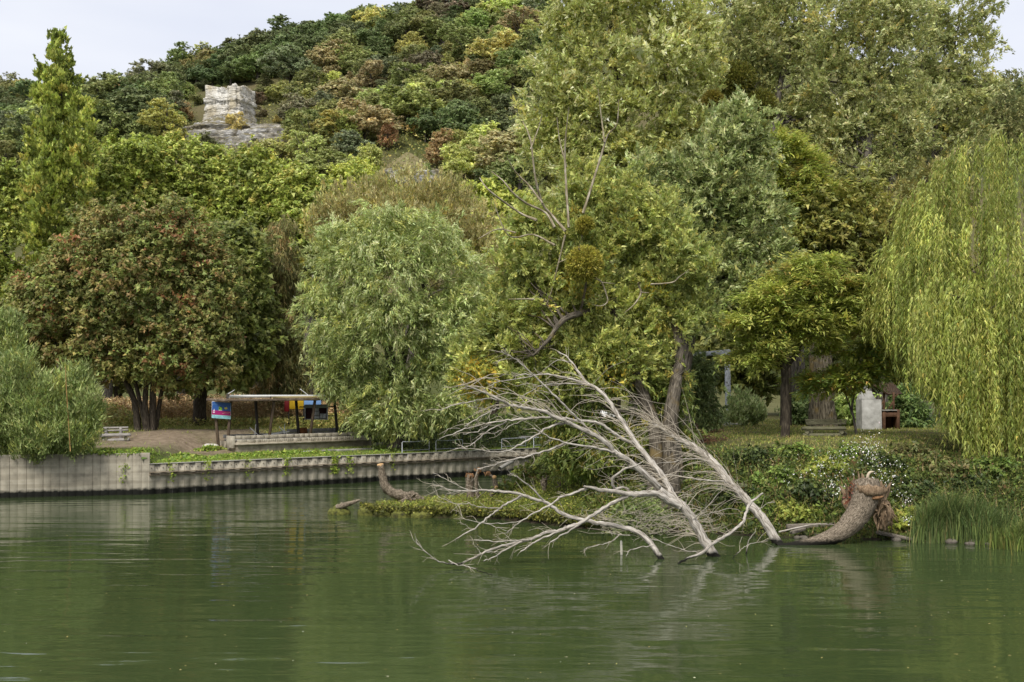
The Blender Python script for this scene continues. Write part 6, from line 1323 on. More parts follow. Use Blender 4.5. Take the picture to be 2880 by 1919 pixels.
# leaves and scum drifting on the river
n = 170; px = r.uniform(0, 2880, n); py = 1490 + 420*r.random(n); pos = np.array([G(a, b_, 0.006) for a, b_ in zip(px, py)]); th = r.uniform(0, 6.28, n)
o = link('floating_leaves', leaf_mesh('floating_leaves', pos, np.column_stack([np.cos(th), np.sin(th), 0*th]), np.tile(UP, (n, 1)) , np.exp(r.normal(-3.2, 0.4, n)), np.exp(r.normal(-3.7, 0.4, n)), pick_cols(r, n, [((190, 176, 110), 3), ((210, 204, 180), 1), ((120, 110, 60), 1)])), mat=LEAF)
tag(o, 'small fallen leaves drifting on the green river', 'leaves', kind='stuff')
# ------------------------------------------------------------------ the boat shelter on the quay
POSTM = noise_mat('brown_timber', ((0.3, (0.045, 0.032, 0.022)), (0.7, (0.16, 0.115, 0.075))), 6, 0.85, 0.4, stretch=(4, 4, 0.7))
POSTD = noise_mat('dark_timber', ((0.3, (0.02, 0.018, 0.015)), (0.7, (0.07, 0.06, 0.05))), 6, 0.85, 0.4, stretch=(4, 4, 0.7))
ROOFM = noise_mat('weathered_fascia', ((0.3, (0.08, 0.055, 0.038)), (0.5, (0.16, 0.12, 0.085)), (0.7, (0.27, 0.215, 0.16))), 3, 0.85, 0.4)
FELT = noise_mat('littered_roof_felt', ((0.3, (0.08, 0.07, 0.055)), (0.7, (0.26, 0.225, 0.18))), 9, 0.95, 0.6)
BLOCKM = noise_mat('concrete_block', ((0.3, (0.26, 0.23, 0.18)), (0.5, (0.40, 0.36, 0.28)), (0.7, (0.52, 0.48, 0.39))), 4, 0.92, 0.4)
PLINTH = noise_mat('stained_concrete', ((0.3, (0.17, 0.145, 0.105)), (0.5, (0.32, 0.28, 0.21)), (0.7, (0.46, 0.41, 0.32))), 2.5, 0.92, 0.5)
GREYB = noise_mat('grey_block', ((0.3, (0.17, 0.165, 0.155)), (0.7, (0.34, 0.33, 0.31))), 4, 0.92, 0.4)
WHITEM = plain('white_paint', (0.74, 0.74, 0.72), 0.5, 0.4, 0.06)
STEEL = plain('galvanised_steel', (0.42, 0.44, 0.47), 0.4, 0.5)
O = P(752, 1232, 59.5); O[2] = 2.17
SU = unit(np.array([P(976, 1221, 62.6)[0]-O[0], 62.6-59.5, 0])); SV = np.array([-SU[1], SU[0], 0])
def S(u, v, z): return O + SU*u + SV*v + UP*z
Lp = np.linalg.norm((P(976, 1221, 62.6)-O)[:2])
sh = thing('open_shelter', 'open flat roofed timber shelter on a concrete plinth by the quay', 'shelter')
ua, ub = -2.05, Lp+1.15                              # plinth ends
Box().obb(S(ua+0.05, -0.62, -0.75), SU*(ub-ua), SV*2.1, UP*0.62).build('plinth', PLINTH, sh, 0.03, 0.012, 3)
Box().obb(S(ua-0.05, -0.78, -0.30), SU*(ub-ua+0.12), SV*0.5, UP*0.10).build('plinth_lip', PLINTH, sh, 0.015, 0.008, 4)
br = rng(431)
def blocks(v, z0, u0, u1, lens, h, mat, nm='concrete_block', dep=0.2):
    u = u0
    while u < u1-0.08:
        l = min(lens[br.integers(0, len(lens))], u1-u)
        if l > 0.06: Box().obb(S(u+0.006, v+br.normal(0, 0.008), z0), SU*(l-0.012), SV*dep, UP*(h-0.012+br.normal(0, 0.004))).build(nm, mat, sh, 0.008)
        u += l
blocks(-0.62, -0.20, ua+0.1, ua+1.35, [0.46, 0.5], 0.19, BLOCKM)
blocks(-0.62, -0.20, ua+1.35, ua+3.3, [0.125], 0.19, BLOCKM)
blocks(-0.62, -0.20, ua+3.3, ua+4.1, [0.42], 0.19, BLOCKM)
blocks(-0.62, -0.20, ua+4.1, ua+5.6, [0.13], 0.19, BLOCKM)
blocks(-0.62, -0.20, ua+5.6, ua+6.3, [0.36], 0.19, BLOCKM)
blocks(-0.62, -0.20, ua+6.3, ub-0.1, [0.13], 0.19, BLOCKM)
blocks(-0.36, 0.0, ua+0.15, ub-0.6, [0.5, 0.46, 0.42, 0.3], 0.19, BLOCKM)
blocks(1.15, 0.0, ua+0.2, ub-0.1, [0.5, 0.46], 0.19, GREYB)
blocks(1.15, 0.19, ua+3.9, ub-0.1, [0.5, 0.46], 0.19, GREYB)
Box().obb(S(ua+0.2, -0.5, -0.13), SU*(ub-ua-0.4), SV*1.7, UP*0.09).build('floor_slab', GREYB, sh)
Box().obb(S(ua-0.12, -0.45, -0.45), SU*0.14, SV*0.75, UP*0.62).build('end_slab', BLOCKM, sh, 0.01)
ZR = 1.93
for i, u in enumerate((0.0, Lp*0.5, Lp)):
    Box().beam(S(u, -0.16, -0.10), S(u+0.12, -0.50, ZR), 0.11, 0.15, SV).build('post', POSTM, sh, 0.012)
    Box().beam(S(u-0.05, 0.92, -0.10), S(u-0.02, 1.28, ZR), 0.11, 0.15, SV).build('post', POSTD, sh, 0.012)
    Box().beam(S(u+0.05, -0.75, ZR+0.035), S(u+0.05, 1.65, ZR+0.035), 0.09, 0.07).build('cross_beam', POSTD, sh, 0.006)
ra, rb_ = -2.62, Lp+0.75
DECK = Box().obb(S(ra+0.05, -0.70, ZR+0.073), SU*(rb_-ra-0.1), SV*2.35, UP*0.05).build('roof_deck', FELT, sh)
Box().obb(S(ra, -0.755, ZR+0.02), SU*(rb_-ra), SV*0.05, UP*0.115).build('fascia', ROOFM, DECK, 0.006, 0.006, 7)
Box().obb(S(ra, 1.652, ZR+0.02), SU*(rb_-ra), SV*0.05, UP*0.115).build('fascia', ROOFM, DECK, 0.006, 0.006, 8)
Box().obb(S(ra-0.002, -0.70, ZR+0.02), SU*0.05, SV*2.35, UP*0.115).build('fascia', ROOFM, DECK, 0.006, 0.006, 9)
rd = rng(441); n = 2600                              # litter on the roof
pos = np.array([S(a, b_, ZR+0.13) for a, b_ in zip(rd.uniform(ra+.1, rb_-.1, n), rd.uniform(-0.65, 1.6, n))])
herb('roof_litter', 'dry leaves and twigs littering the shelter roof', 'leaves', pos, 0.09, 0.06, [((136, 116, 90), 3), ((170, 156, 130), 1), ((100, 84, 62), 2)], 442)
def pole(label, a, b_, ra_, rb2, mat, cat='pole', nm='pole'):
    t = thing(nm, label, cat); tb = Tubes(); tb.add(*smooth_path([a, (a+b_)/2, b_], [ra_, (ra_+rb2)/2, rb2], sub=3), 9); tb.build('shaft', mat, t); return t
zt_ = ZR+0.125
m_ = pole('long white mast lying along the shelter roof', S(-2.35, -0.35, zt_+0.13), S(4.6, 0.5, zt_+0.12), 0.085, 0.05, WHITEM, 'mast', 'mast')
tb = Tubes(); tb.add(np.array([S(-2.4, -0.34, zt_+0.02), S(-2.42, -0.36, zt_+0.26)]), 0.07, 8); tb.build('end_fitting', POSTD, m_)
tb = Tubes(); tb.add(*smooth_path([S(-2.4, -0.36, zt_+0.26), S(-2.15, -0.3, zt_+0.38), S(-1.95, -0.2, zt_+0.47)], [0.02, 0.016, 0.012], sub=3), 6); tb.build('spreader', WHITEM, m_)
YEL = plain('straw_coloured_pole', (0.42, 0.34, 0.17), 0.6)
pole('straw coloured pole lying on the roof in front of the mast', S(0.0, -0.55, zt_+0.06), S(4.1, -0.5, zt_+0.06), 0.06, 0.05, YEL)
pole('second straw pole under the mast end on the roof', S(0.6, -0.2, zt_+0.05), S(4.5, 0.1, zt_+0.05), 0.045, 0.04, YEL)
pole('thin grey spar beside the mast on the roof', S(1.0, 0.8, zt_+0.06), S(5.1, 0.9, zt_+0.06), 0.05, 0.04, STEEL)
pole('thin white stick leaning up from the roof poles', S(2.9, 0.5, zt_+0.03), S(2.35, 0.75, zt_+0.50), 0.02, 0.017, WHITEM)
pole('short white stick lying askew over the roof poles', S(3.0, -0.4, zt_+0.13), S(4.3, -0.05, zt_+0.12), 0.02, 0.02, WHITEM)
pole('short white tube at the far end of the roof poles', S(4.1, -0.45, zt_+0.10), S(4.35, -0.3, zt_+0.26), 0.03, 0.028, WHITEM)

# ---- advertising board on two posts
sg = thing('sign_board', 'blue and magenta advertising board with a boat on two timber legs', 'sign')
d = 58.4
c00, c10, c01 = P(595, 1176, d), P(649, 1180, d+0.12), P(596, 1129, d)
su, sv = c10-c00, c01-c00; sn = unit(np.cross(su, sv))
def SP(a, b_, e=0.0): return c00 + su*a + sv*b_ + sn*e
PANEL = Box().obb(SP(0, 0, -0.03), su, sv, sn*0.03).build('panel', plain('sign_backing', (0.66, 0.72, 0.74)), sg)
def decal(name, poly, col, e, gloss=0.45):
    v = np.array([SP(a, b_, e) for a, b_ in poly]); n = len(v); c = v.mean(0); f = [(i, (i+1) % n, n) for i in range(n)]
    return link(name, mesh_np(name, np.vstack([v, c]), np.array(f)), PANEL, plain(name+'_paint', lin(col), gloss, 0.4, 0.06))
decal('blue_field', [(0.012, 0.475), (0.985, 0.475), (0.985, 0.985), (0.012, 0.985)], (38, 84, 150), 0.003)
decal('magenta_field', [(0.012, 0.215), (0.985, 0.215), (0.985, 0.475), (0.012, 0.475)], (156, 22, 100), 0.003)
decal('cyan_band', [(0.012, 0.015), (0.985, 0.015), (0.985, 0.195), (0.012, 0.195)], (150, 208, 214), 0.003)
decal('boat_sail', [(0.07, 0.40), (0.14, 0.40), (0.135, 0.58)], (236, 226, 236), 0.006)
decal('boat_sail', [(0.15, 0.40), (0.175, 0.42), (0.142, 0.55)], (226, 206, 226), 0.006)
decal('boat_hull', [(0.07, 0.33), (0.10, 0.315), (0.15, 0.32), (0.175, 0.37), (0.06, 0.36)], (240, 232, 240), 0.006)
decal('chalet_wall', [(0.36, 0.50), (0.54, 0.50), (0.54, 0.66), (0.40, 0.72), (0.36, 0.68)], (132, 176, 62), 0.006)
decal('chalet_roof', [(0.40, 0.72), (0.545, 0.665), (0.55, 0.685), (0.42, 0.745)], (16, 34, 26), 0.0075)
decal('chalet_door', [(0.375, 0.56), (0.415, 0.56), (0.415, 0.66), (0.375, 0.66)], (22, 48, 30), 0.0075)
decal('chalet_steps', [(0.35, 0.475), (0.55, 0.475), (0.54, 0.50), (0.36, 0.50)], (200, 186, 206), 0.006)
decal('caravan', [(0.66, 0.60), (0.72, 0.575), (0.80, 0.60), (0.82, 0.65), (0.80, 0.69), (0.66, 0.69)], (204, 188, 62), 0.006)
decal('caravan_mast', [(0.745, 0.69), (0.785, 0.69), (0.765, 0.75)], (206, 196, 96), 0.006)
decal('rope_line', [(0.56, 0.33), (0.68, 0.375), (0.86, 0.385), (0.97, 0.43), (0.97, 0.415), (0.87, 0.365), (0.69, 0.355), (0.56, 0.305)], (222, 150, 140), 0.006)
def text(s, a, b_, h, col, width):
    cu = bpy.data.curves.new('lettering', 'FONT'); cu.body = s; cu.size = 1.0; tmp = bpy.data.objects.new('lettering', cu); COL.objects.link(tmp)
    dg = bpy.context.evaluated_depsgraph_get(); me = bpy.data.meshes.new_from_object(tmp.evaluated_get(dg)); bpy.data.objects.remove(tmp)
    co = np.empty(len(me.vertices)*3, np.float32); me.vertices.foreach_get('co', co); co = co.reshape(-1, 3)
    k = width/max(co[:, 0].max()-co[:, 0].min(), 1e-6); out_ = np.array([SP(a + (q[0]-co[:, 0].min())*k, b_ + q[1]*h/0.7, 0.008) for q in co], np.float32)
    me.vertices.foreach_set('co', out_.ravel()); me.update(); me.materials.clear(); me.materials.append(plain('lettering_paint', lin(col), 0.5, 0.3, 0.02)); link('lettering', me, PANEL)
text('Location de parcelles - Vente de Chalets', 0.03, 0.125, 0.045, (30, 76, 92), 0.93)
text('02 32 21 60 87 - 06 16 08 17 91', 0.12, 0.045, 0.05, (40, 84, 98), 0.74)
text('de Seine', 0.07, 0.83, 0.05, (120, 170, 205), 0.24)
zq = quay_at(P(617, 1, d)[0], d)-0.15
Box().beam(np.append(P(616, 1, d+0.25)[:2], zq), P(603, 1132, d+0.25), 0.13, 0.13, (0, 1, 0)).build('leg', POSTM, sg, 0.01)
Box().beam(np.append(P(638, 1, d+0.3)[:2], zq), P(650, 1128, d+0.3), 0.13, 0.13, (0, 1, 0)).build('leg', POSTM, sg, 0.01)

# ---- notice case hung between the back posts
nb_ = thing('notice_case', 'grey framed notice case with pinned papers hung between the rear posts', 'notice board')
d = S(3.3, 1.35, 0)[1]-0.1
q00, q11 = P(859, 1179, d), P(920, 1139, d); w_, h_ = q11[0]-q00[0], q11[2]-q00[2]
BACK = Box().obb(q00, [w_, 0, 0], [0, 0.05, 0], [0, 0, h_*0.80]).build('backboard', plain('dark_maroon_felt', (0.035, 0.012, 0.012), 0.9), nb_)
fb = Box(); fb.obb(q00-[0.04, 0.05, 0.03], [0.05, 0, 0], [0, 0.1, 0], [0, 0, h_]); fb.obb(q00+[w_-0.01, -0.05, -0.03], [0.05, 0, 0], [0, 0.1, 0], [0, 0, h_]); fb.obb(q00+[0.012, -0.05, -0.03], [w_-0.024, 0, 0], [0, 0.1, 0], [0, 0, 0.035]); fb.build('frame', STEEL, nb_, 0.004)
Box().obb(q00+[-0.05, -0.07, h_*0.78], [w_+0.11, 0, 0], [0, 0.14, 0], [0, 0, h_*0.24]).build('header', plain('grey_green_header', (0.20, 0.22, 0.20)), nb_, 0.006)
PAP = plain('notice_paper', (0.46, 0.47, 0.49), 0.7, 0.2, 0.05)
for (a, b_, c_, e_, tl) in [(0.42, 0.55, 0.20, 0.20, 0.12), (0.42, 0.24, 0.22, 0.30, 0.02), (0.67, 0.04, 0.14, 0.34, 0.0), (0.82, 0.04, 0.14, 0.34, 0.0), (0.37, 0.03, 0.28, 0.18, 0.0)]:
    Box().obb(q00+[w_*a, -0.012, h_*b_], [w_*c_, 0, w_*c_*tl], [0, 0.006, 0], [0, 0, h_*e_]).build('paper', PAP, BACK)
for z_ in (1145, 1171):
    Box().beam(P(842, z_, d+0.08), P(941, z_-1, d+0.08), 0.05, 0.06).build('rail', POSTD, nb_, 0.005)
# ---- coloured panels behind
pn = thing('painted_panels', 'red, yellow and blue painted panels standing in the weeds behind the shelter', 'panels')
d = 66.6
for nm, (x0, y0, x1, y1), col in (('red_panel', (800, 1122, 813, 1158), (120, 26, 30)), ('yellow_panel', (814, 1118, 854, 1151), (206, 168, 40)), ('blue_panel', (855, 1116, 903, 1150), (124, 162, 214))):
    a, b_ = P(x0, y1, d), P(x1, y0, d); Box().obb(a, [b_[0]-a[0], 0, 0], [0, 0.06, 0], [0, 0, b_[2]-a[2]]).build(nm, plain(nm+'_paint', lin(col), 0.6, 0.3, 0.1), pn, 0.006)
for x0 in (812, 854, 902): Box().beam(np.append(P(x0, 1, d+0.1)[:2], 2.4), P(x0, 1116, d+0.1), 0.07, 0.07, (0, 1, 0)).build('support_post', POSTD, pn)
rx_ = thing('rusty_sheet', 'rusty brown metal sheet leaning inside the shelter by the middle post', 'sheet'); a = S(2.35, 1.0, 0.02)
Box().obb(a, SU*0.62, UP*0.42+SV*0.12, SV*0.02).build('plate', noise_mat('rust', ((0.3, (0.10, 0.035, 0.012)), (0.7, (0.28, 0.11, 0.04))), 8, 0.9), rx_)
# ---- collapsed trestle table
tt = thing('trestle_table', 'collapsed white trestle table with crossed legs lying in the shelter', 'table')
Box().obb(S(0.15, 0.35, 0.10), SU*1.35 + UP*0.16, SV*0.55 + UP*0.02, UP*0.035).build('table_top', WHITEM, tt, 0.004)
for u in (-0.55, 1.15):
    tb = Tubes(); tb.add(np.array([S(u, 0.35, 0.02), S(u+0.12, 0.45, 0.72)]), 0.02, 7); tb.build('leg', WHITEM, tt)
    tb = Tubes(); tb.add(np.array([S(u+0.35, 0.4, 0.05), S(u-0.2, 0.5, 0.55)]), 0.02, 7); tb.build('leg', WHITEM, tt)
# ---- kerb stones and rubble by the shelter
def slab(nm, label, px0, px1, py, d0, d1, h, w, cat='kerb', mat=CAPM):
    a, b_ = P(px0, py, d0), P(px1, py, d1); a[2] = b_[2] = min(a[2], b_[2]); 
    t = thing(nm, label, cat); a[2] = quay_at(a[0], a[1])+h/2-0.04; b_[2] = quay_at(b_[0], b_[1])+h/2-0.04
    Box().beam(a, b_, w, h).build('stone', mat, t, 0.015, 0.008, int(px0)); return t
slab('kerb_stone', 'long low concrete kerb lying in the grass before the plinth', 812, 940, 1272, 58.1, 59.9, 0.14, 0.3)
slab('kerb_stone', 'second low concrete kerb nearest to the silvery willow', 945, 1050, 1269, 60.0, 61.3, 0.14, 0.3)
slab('concrete_block', 'loose grey block lying beyond the end of the plinth', 1052, 1080, 1254, 63.2, 63.6, 0.2, 0.25, 'block')
WRB = noise_mat('white_rubble', ((0.3, (0.36, 0.33, 0.28)), (0.7, (0.70, 0.67, 0.62))), 6, 0.9, 0.4)
for i, (px, py, s, lab) in enumerate([(584, 1238, 0.20, 'pale rubble lump left of the sign legs'), (598, 1240, 0.24, 'flat pale rubble slab at the foot of the sign'), (654, 1261, 0.28, 'white broken rubble under the plinth corner'), (676, 1260, 0.14, 'small white rubble piece in the grass before the plinth'), (604, 1226, 0.16, 'brownish rubble lump behind the sign leg'), (1012, 1256, 0.26, 'stack of flat rubble at the far plinth corner')]):
    d = 58.6 if px < 1000 else 63.2; x0 = P(px, py, d); o = rock('rubble', (0, 0, 0), [(-0.2*s, s*0.8), (0, s), (0.35*s, s*0.8), (0.6*s, s*0.3)], WRB, None, 90+i, 11, 6, 0.4, 2, (1.2, 0.9)); o.location = (x0[0], x0[1], quay_at(x0[0], x0[1])+0.06); tag(o, lab, 'rubble')
# ---- tubular barriers along the quay
def barrier(label, px0, px1, k):
    def wp(px):
        y = np.arange(50, 70, 0.05); x = (px-CX)/F*y; i = np.argmin(np.abs(ywall(x)+0.45-y)); return np.array([x[i], y[i], quay_at(x[i], y[i])])
    a, b_ = wp(px0), wp(px1); t = thing('tube_barrier', label, 'barrier', loc=tuple(a)); a0 = a.copy(); a, b_ = a-a0, b_-a0
    dz = [0.03*math.sin(k*2), 0.02*math.cos(k)]
    for nm, pts_ in (('hoop', [a-[0, 0, .1], a+[0, 0, .58], a+(b_-a)*0.03+[0, 0, .62+dz[0]], a+(b_-a)*0.4+[0, 0, 0.60], a+(b_-a)*0.97+[0, 0, .62+dz[1]], b_+[0, 0, .58], b_-[0, 0, .1]]), ('mid_rail', [a+[0, 0, .16], b_+[0, 0, .17]])):
        tb = Tubes(); tb.add(np.array(pts_), 0.022, 8); tb.build(nm, STEEL, t)
barrier('grey tube barrier nearest to the silvery willow trunk', 1131, 1207, 0); barrier('grey tube barrier with a dented top rail, next towards the spit', 1226, 1301, 1)
barrier('grey tube barrier beside the stone block near the channel end', 1411, 1478, 2); barrier('last grey tube barrier half hidden by the yellowing willow', 1501, 1560, 3)
slab('stone_block', 'pale stone block behind the barriers at the channel end', 1455, 1505, 1240, 67.5, 68.2, 0.45, 0.5, 'block')
t = thing('drain_pipe', 'stub of grey drain pipe slanting out of the sheet pile wall', 'pipe'); y0 = 61.9
tb = Tubes(); tb.add(np.array([P(1405, 1318, 61.3), P(1440, 1298, 62.6)]), 0.105, 14, cap=False); tb.build('pipe_wall', CAPM, t); tb = Tubes(); tb.add(np.array([P(1406, 1317.5, 61.34), P(1440, 1298, 62.6)]), 0.085, 14); tb.build('pipe_bore', POSTD, t)

# ------------------------------------------------------------------ log benches
WHLOG = noise_mat('silvered_log', ((0.3, (0.17, 0.155, 0.14)), (0.7, (0.40, 0.37, 0.34))), 5, 0.85, 0.4, stretch=(1, 6, 6))
DKLOG = noise_mat('mossy_log', ((0.3, (0.06, 0.058, 0.035)), (0.5, (0.14, 0.135, 0.08)), (0.7, (0.24, 0.225, 0.145))), 5, 0.9, 0.5, stretch=(1, 6, 6))
def log(t, nm, a, b_, ra_, rb2, mat, r):
    tb = Tubes(); tb.add(*smooth_path([a, (a+b_)/2 + r.normal(0, .012, 3), b_], [ra_, (ra_+rb2)/2, rb2], sub=4), 12, 0.04, r); return tb.build(nm, mat, t)
r = rng(501)
bn = thing('log_bench', 'silvery bleached log bench on the bare earth below the reddish maple', 'bench'); d = 57.4; e = 0.55
log(bn, 'backrest_rail', P(291, 1204, d+e), P(361, 1203, d+e), 0.05, 0.055, WHLOG, r); log(bn, 'backrest_rail', P(291, 1212, d+e), P(361, 1210, d+e), 0.05, 0.045, WHLOG, r)
for x0 in (299, 341): log(bn, 'backrest_post', P(x0, 1240, d+e), P(x0-1, 1203, d+e), 0.09, 0.075, WHLOG, r)
log(bn, 'seat', P(282, 1227, d), P(368, 1224, d), 0.075, 0.065, WHLOG, r); log(bn, 'seat', P(286, 1224, d+0.25), P(366, 1222, d+0.25), 0.065, 0.06, WHLOG, r)
log(bn, 'base_log', P(290, 1240, d), P(364, 1237, d), 0.09, 0.10, WHLOG, r)
for x0 in (297, 354): log(bn, 'support_log', P(x0, 1233, d-0.12), P(x0-1, 1231, d+0.75), 0.095, 0.095, DKLOG, r)
bn = thing('log_bench', 'dark mossy log bench with slatted back on the right hand lawn', 'bench'); d = 46.2; e = 0.55
for k, y0 in enumerate((1181.5, 1185.5, 1189.5, 1193)):
    Box().beam(P(2264+k*1.2, y0, d+e-k*0.03), P(2383-k*1.2, y0-0.5, d+e-k*0.03), 0.035, 0.048).build('back_slat', DKLOG, bn, 0.006)
for x0 in (2282, 2362): log(bn, 'backrest_post', P(x0, 1226, d+e+0.05), P(x0+1, 1181, d+e+0.06), 0.06, 0.05, DKLOG, r)
log(bn, 'seat', P(2254, 1206, d), P(2379, 1206, d), 0.06, 0.055, DKLOG, r); log(bn, 'seat', P(2258, 1203, d+0.25), P(2377, 1203, d+0.25), 0.055, 0.055, DKLOG, r)
log(bn, 'base_log', P(2257, 1225, d), P(2370, 1224, d), 0.085, 0.075, DKLOG, r)
for x0 in (2270, 2368): log(bn, 'support_log', P(x0, 1215, d-0.1), P(x0+3, 1216, d+0.8), 0.085, 0.085, DKLOG, r); log(bn, 'foot_log', P(x0+6, 1222, d+0.2), P(x0+10, 1221, d+0.9), 0.09, 0.09, DKLOG, r)

# ------------------------------------------------------------------ barbecue with chimney and tiled canopy
bq = thing('barbecue', 'whitewashed brick barbecue with chimney and small tiled canopy on the lawn', 'barbecue'); d = 53.0
STUC = noise_mat('stained_whitewash', ((0.3, (0.20, 0.195, 0.18)), (0.48, (0.45, 0.44, 0.41)), (0.7, (0.66, 0.65, 0.62))), 1.8, 0.9, 0.4)
BRN = noise_mat('red_brown_timber', ((0.3, (0.06, 0.03, 0.016)), (0.7, (0.17, 0.09, 0.05))), 5, 0.8, 0.3)
def prism(name, outline, d0, dep, mat, parent, bevel=0.01):
    f = np.array([P(a, b_, d0) for a, b_ in outline]); n = len(f); b2 = f + [0, dep, 0]
    bm = bmesh.new(); vs = [bm.verts.new(v) for v in f]; vb = [bm.verts.new(v) for v in b2]
    bm.faces.new(vs); bm.faces.new(vb[::-1])
    for i in range(n): bm.faces.new((vs[(i+1) % n], vs[i], vb[i], vb[(i+1) % n]))
    bmesh.ops.recalc_face_normals(bm, faces=bm.faces)
    if bevel: bmesh.ops.bevel(bm, geom=list(bm.edges), offset=bevel, segments=1, affect='EDGES')
    me = bpy.data.meshes.new(name); bm.to_mesh(me); bm.free(); return link(name, me, parent, mat)
prism('hearth_block', [(2425, 1212), (2424, 1124), (2479, 1124), (2481, 1212)], d, 0.95, STUC, bq)
prism('smoke_hood', [(2424, 1123), (2428, 1112), (2436, 1100), (2452, 1100), (2456, 1112), (2464, 1123)], d+0.02, 0.85, STUC, bq)
prism('chimney', [(2436, 1099.5), (2437, 1078), (2440, 1074), (2450, 1074), (2452, 1078), (2452, 1099.5)], d+0.25, 0.42, STUC, bq)
tb = Tubes(); tb.add(np.array([P(2449, 1076, d+0.4), P(2449, 1068, d+0.4)]), 0.07, 10); tb.build('chimney_pot', POSTD, bq)
cb = Box(); x0, x1 = P(2483, 1, d)[0], P(2531, 1, d)[0]; zt0, zg_ = P(1, 1156, d)[2], P(1, 1212, d)[2]
cb.obb([x0, d, zg_], [0.13, 0, 0], [0, 0.9, 0], [0, 0, zt0-zg_]); cb.obb([x1-0.13, d, zg_], [0.13, 0, 0], [0, 0.9, 0], [0, 0, zt0-zg_+0.06]); cb.obb([x0+0.132, d+0.7, zg_], [x1-x0-0.264, 0, 0], [0, 0.2, 0], [0, 0, zt0-zg_]); cb.obb([x0+0.132, d+0.003, zt0-0.28], [x1-x0-0.264, 0, 0], [0, 0.69, 0], [0, 0, 0.2]); cb.build('counter_base', BRN, bq, 0.008)
Box().obb([x0-0.03, d-0.04, zt0], [x1-x0-0.11, 0, 0], [0, 0.95, 0], [0, 0, 0.05]).build('worktop', CAPM, bq, 0.006)
for px in (2486, 2513):
    for dd in (d+0.06, d+0.82): Box().beam(P(px, 1158, dd), P(px, 1104, dd), 0.085, 0.085, (0, 1, 0)).build('canopy_post', BRN, bq, 0.006)
for px, dx in ((2486, -16), (2513, 14), (2513, -14)): Box().beam(P(px, 1128 if dx < 0 else 1120, d+0.05), P(px+dx, 1107 if dx > 0 else 1150, d+0.05), 0.06, 0.06, (0, 1, 0)).build('brace', BRN, bq, 0.005)
Box().beam(P(2462, 1086, d+0.05), P(2498, 1108, d+0.05), 0.05, 0.10, (0, 1, 0)).build('barge_board', BRN, bq, 0.005)
# tiled canopy: a ridge running away from the camera, the slope falls to the right and front
TILE = noise_mat('brown_roof_tile', ((0.3, (0.05, 0.028, 0.02)), (0.5, (0.10, 0.062, 0.042)), (0.7, (0.16, 0.12, 0.06))), 9, 0.85, 0.4)
rA, rB, rC, rD = P(2450, 1076, d-0.1), P(2514, 1078, d+1.1), P(2537, 1108, d+0.95), P(2496, 1109, d-0.25)
rn = unit(np.cross(rD-rA, rB-rA)); rn = rn if rn[2] > 0 else -rn
RBD = Box().hexa([rA-rn*0.05, rB-rn*0.05, rC-rn*0.05, rD-rn*0.05, rA-rn*0.012, rB-rn*0.012, rC-rn*0.012, rD-rn*0.012]).build('roof_boards', BRN, bq)
NR, NC = 9, 9
for i in range(NR):
    for j in range(NC):
        off = 0.5/NC if i % 2 else 0
        def RP(a, b_): return rA + (rB-rA)*a*(1-b_) + ((rD-rA) + (rC-rD)*a)*b_
        a0, a1 = max(0, j/NC-off)+0.006, min(1, (j+1)/NC-off)-0.006; b0, b1 = i/NR, min(1.03, (i+1.25)/NR)
        if a1-a0 < 0.03: continue
        Box().hexa([RP(a0, b0), RP(a1, b0), RP(a1, b1)+rn*0.022, RP(a0, b1)+rn*0.022, RP(a0, b0)+rn*0.014, RP(a1, b0)+rn*0.014, RP(a1, b1)+rn*0.038, RP(a0, b1)+rn*0.038]).build('tile', TILE, RBD)
rE = P(2440, 1100, d+0.5)
Box().hexa([rA, rB, rB+[-0.75, 0.0, -0.5], rA+[-0.10, 0.5, -0.35], rA+[0, 0, .04], rB+[0, 0, .04], rB+[-0.75, 0, -0.46], rA+[-0.10, 0.5, -0.31]]).build('rear_slope', TILE, bq)

# ------------------------------------------------------------------ steel gantry, boat and far fence
gt = thing('steel_gantry', 'peeling white steel gantry post and beam standing among the willows', 'gantry'); d = 60.0
PEEL = noise_mat('peeling_white_paint', ((0.34, (0.14, 0.13, 0.13)), (0.46, (0.46, 0.48, 0.54)), (0.7, (0.66, 0.68, 0.74))), 7, 0.7, 0.4)
RED = noise_mat('rust_red_patch', ((0.3, (0.22, 0.08, 0.06)), (0.7, (0.40, 0.20, 0.16))), 8, 0.8)
zb = 2.75
Box().beam(np.append(P(2048, 1, d)[:2], zb), P(2046, 987, d), 0.26, 0.26, (0, 1, 0)).build('post', PEEL, gt, 0.015)
Box().beam(P(2046, 1020, d), P(2046, 999, d), 0.275, 0.275, (0, 1, 0)).build('rust_band', RED, gt, 0.01)
Box().beam(P(2054, 989, d), P(1920, 1002, d+1.5), 0.22, 0.24).build('beam', PEEL, gt, 0.015)
Box().beam(P(1920, 1002, d+1.52), P(1800, 1016, d+3.0), 0.22, 0.24).build('beam', PEEL, gt, 0.015)
prism('gusset', [(2024, 993), (2040, 993), (2040, 1012), (2030, 1010)], d-0.02, 0.06, PEEL, gt)
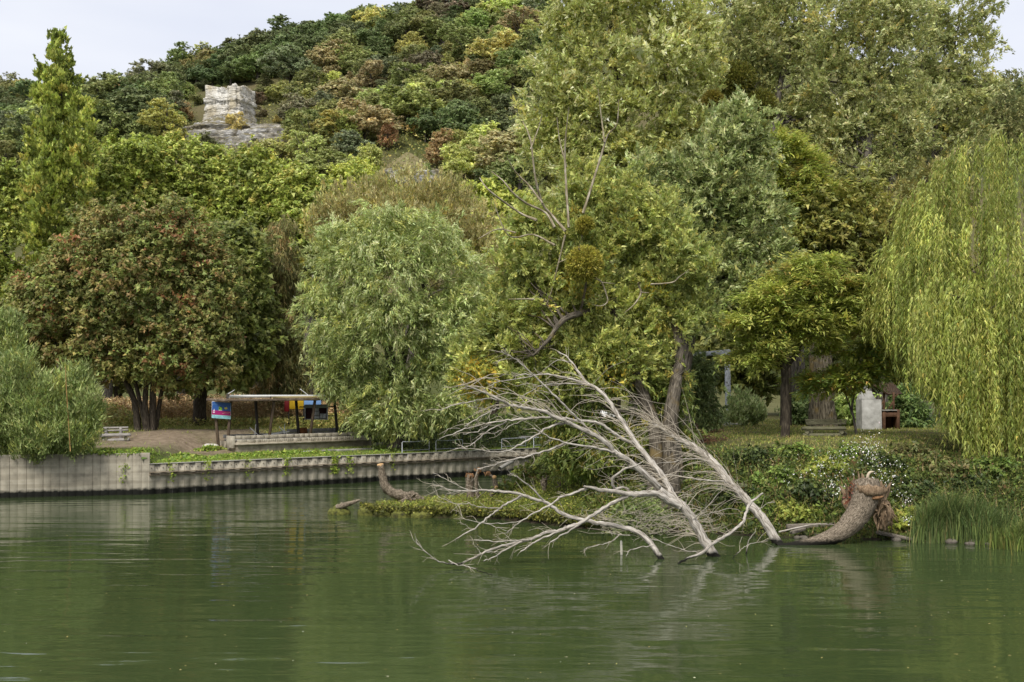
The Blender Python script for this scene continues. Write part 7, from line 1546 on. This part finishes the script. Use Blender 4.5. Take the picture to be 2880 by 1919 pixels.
Box().beam(np.append(P(1806, 1, d+3)[:2], 2.6), P(1806, 1016, d+3), 0.26, 0.26, (0, 1, 0)).build('post', PEEL, gt, 0.015)
Box().obb([P(2036, 1, d)[0], d-0.4, zb-0.05], [0.9, 0, 0], [0, 0.9, 0], [0, 0, 0.22]).build('footing', CAPM, gt, 0.02)
bo = thing('rowing_boat', 'white boat hull glimpsed through the branches behind the dead tree', 'boat'); d = 52.0
hv, hf = [], []
for i, s in enumerate(np.linspace(0, 1, 9)):
    c = P(1672, 1146, d)*(1-s) + P(1768, 1186, d+0.4)*s; wd = 0.42*math.sin(math.pi*min(1, 0.12+s*0.75))**0.7
    for k, a in enumerate(np.linspace(0, math.pi, 7)): hv.append(c + [0.18*math.cos(a)*wd, wd*math.cos(a), 0.55*wd*math.sin(a) - 0.2])
for i in range(8):
    for k in range(6): hf.append((i*7+k, i*7+k+1, i*7+k+8, i*7+k+7))
link('hull', mesh_np('hull', np.array(hv), np.array(hf), smooth=True), bo, WHITEM)
for s in (0.2, 0.8):
    c = P(1672, 1146, d)*(1-s) + P(1768, 1186, d+0.4)*s; Box().beam(np.append(c[:2], 2.5), c - [0, 0, 0.15], 0.1, 0.1, (0, 1, 0)).build('trestle', POSTD, bo)
fe = thing('white_fence', 'two white fence posts with a rail glimpsed high on the far slope', 'fence')
for px in (2683, 2738):
    g = hill_hit(px, 372); Box().box(g + [0, -1, 0.3], (0.35, 0.35, 3.2)).build('fence_post', WHITEM, fe, 0.03)
a, b_ = hill_hit(2660, 372)+[0, -1, 1.1], hill_hit(2750, 372)+[0, -1, 1.1]; Box().beam(a, b_, 0.12, 0.16).build('rail', WHITEM, fe)
# rusty stick beside the shrub
t = thing('rusty_rod', 'thin rusty rod standing in front of the silvery willow shrub', 'rod'); tb = Tubes(); tb.add(*smooth_path([P(198, 1270, 49.4), P(193, 1190, 49.4), P(186, 1080, 49.45), P(184, 1030, 49.5)], [0.022, 0.022, 0.02, 0.012], sub=4), 6); tb.build('rod', noise_mat('rod_rust', ((0.3, (0.17, 0.08, 0.03)), (0.7, (0.42, 0.28, 0.10))), 6), t)
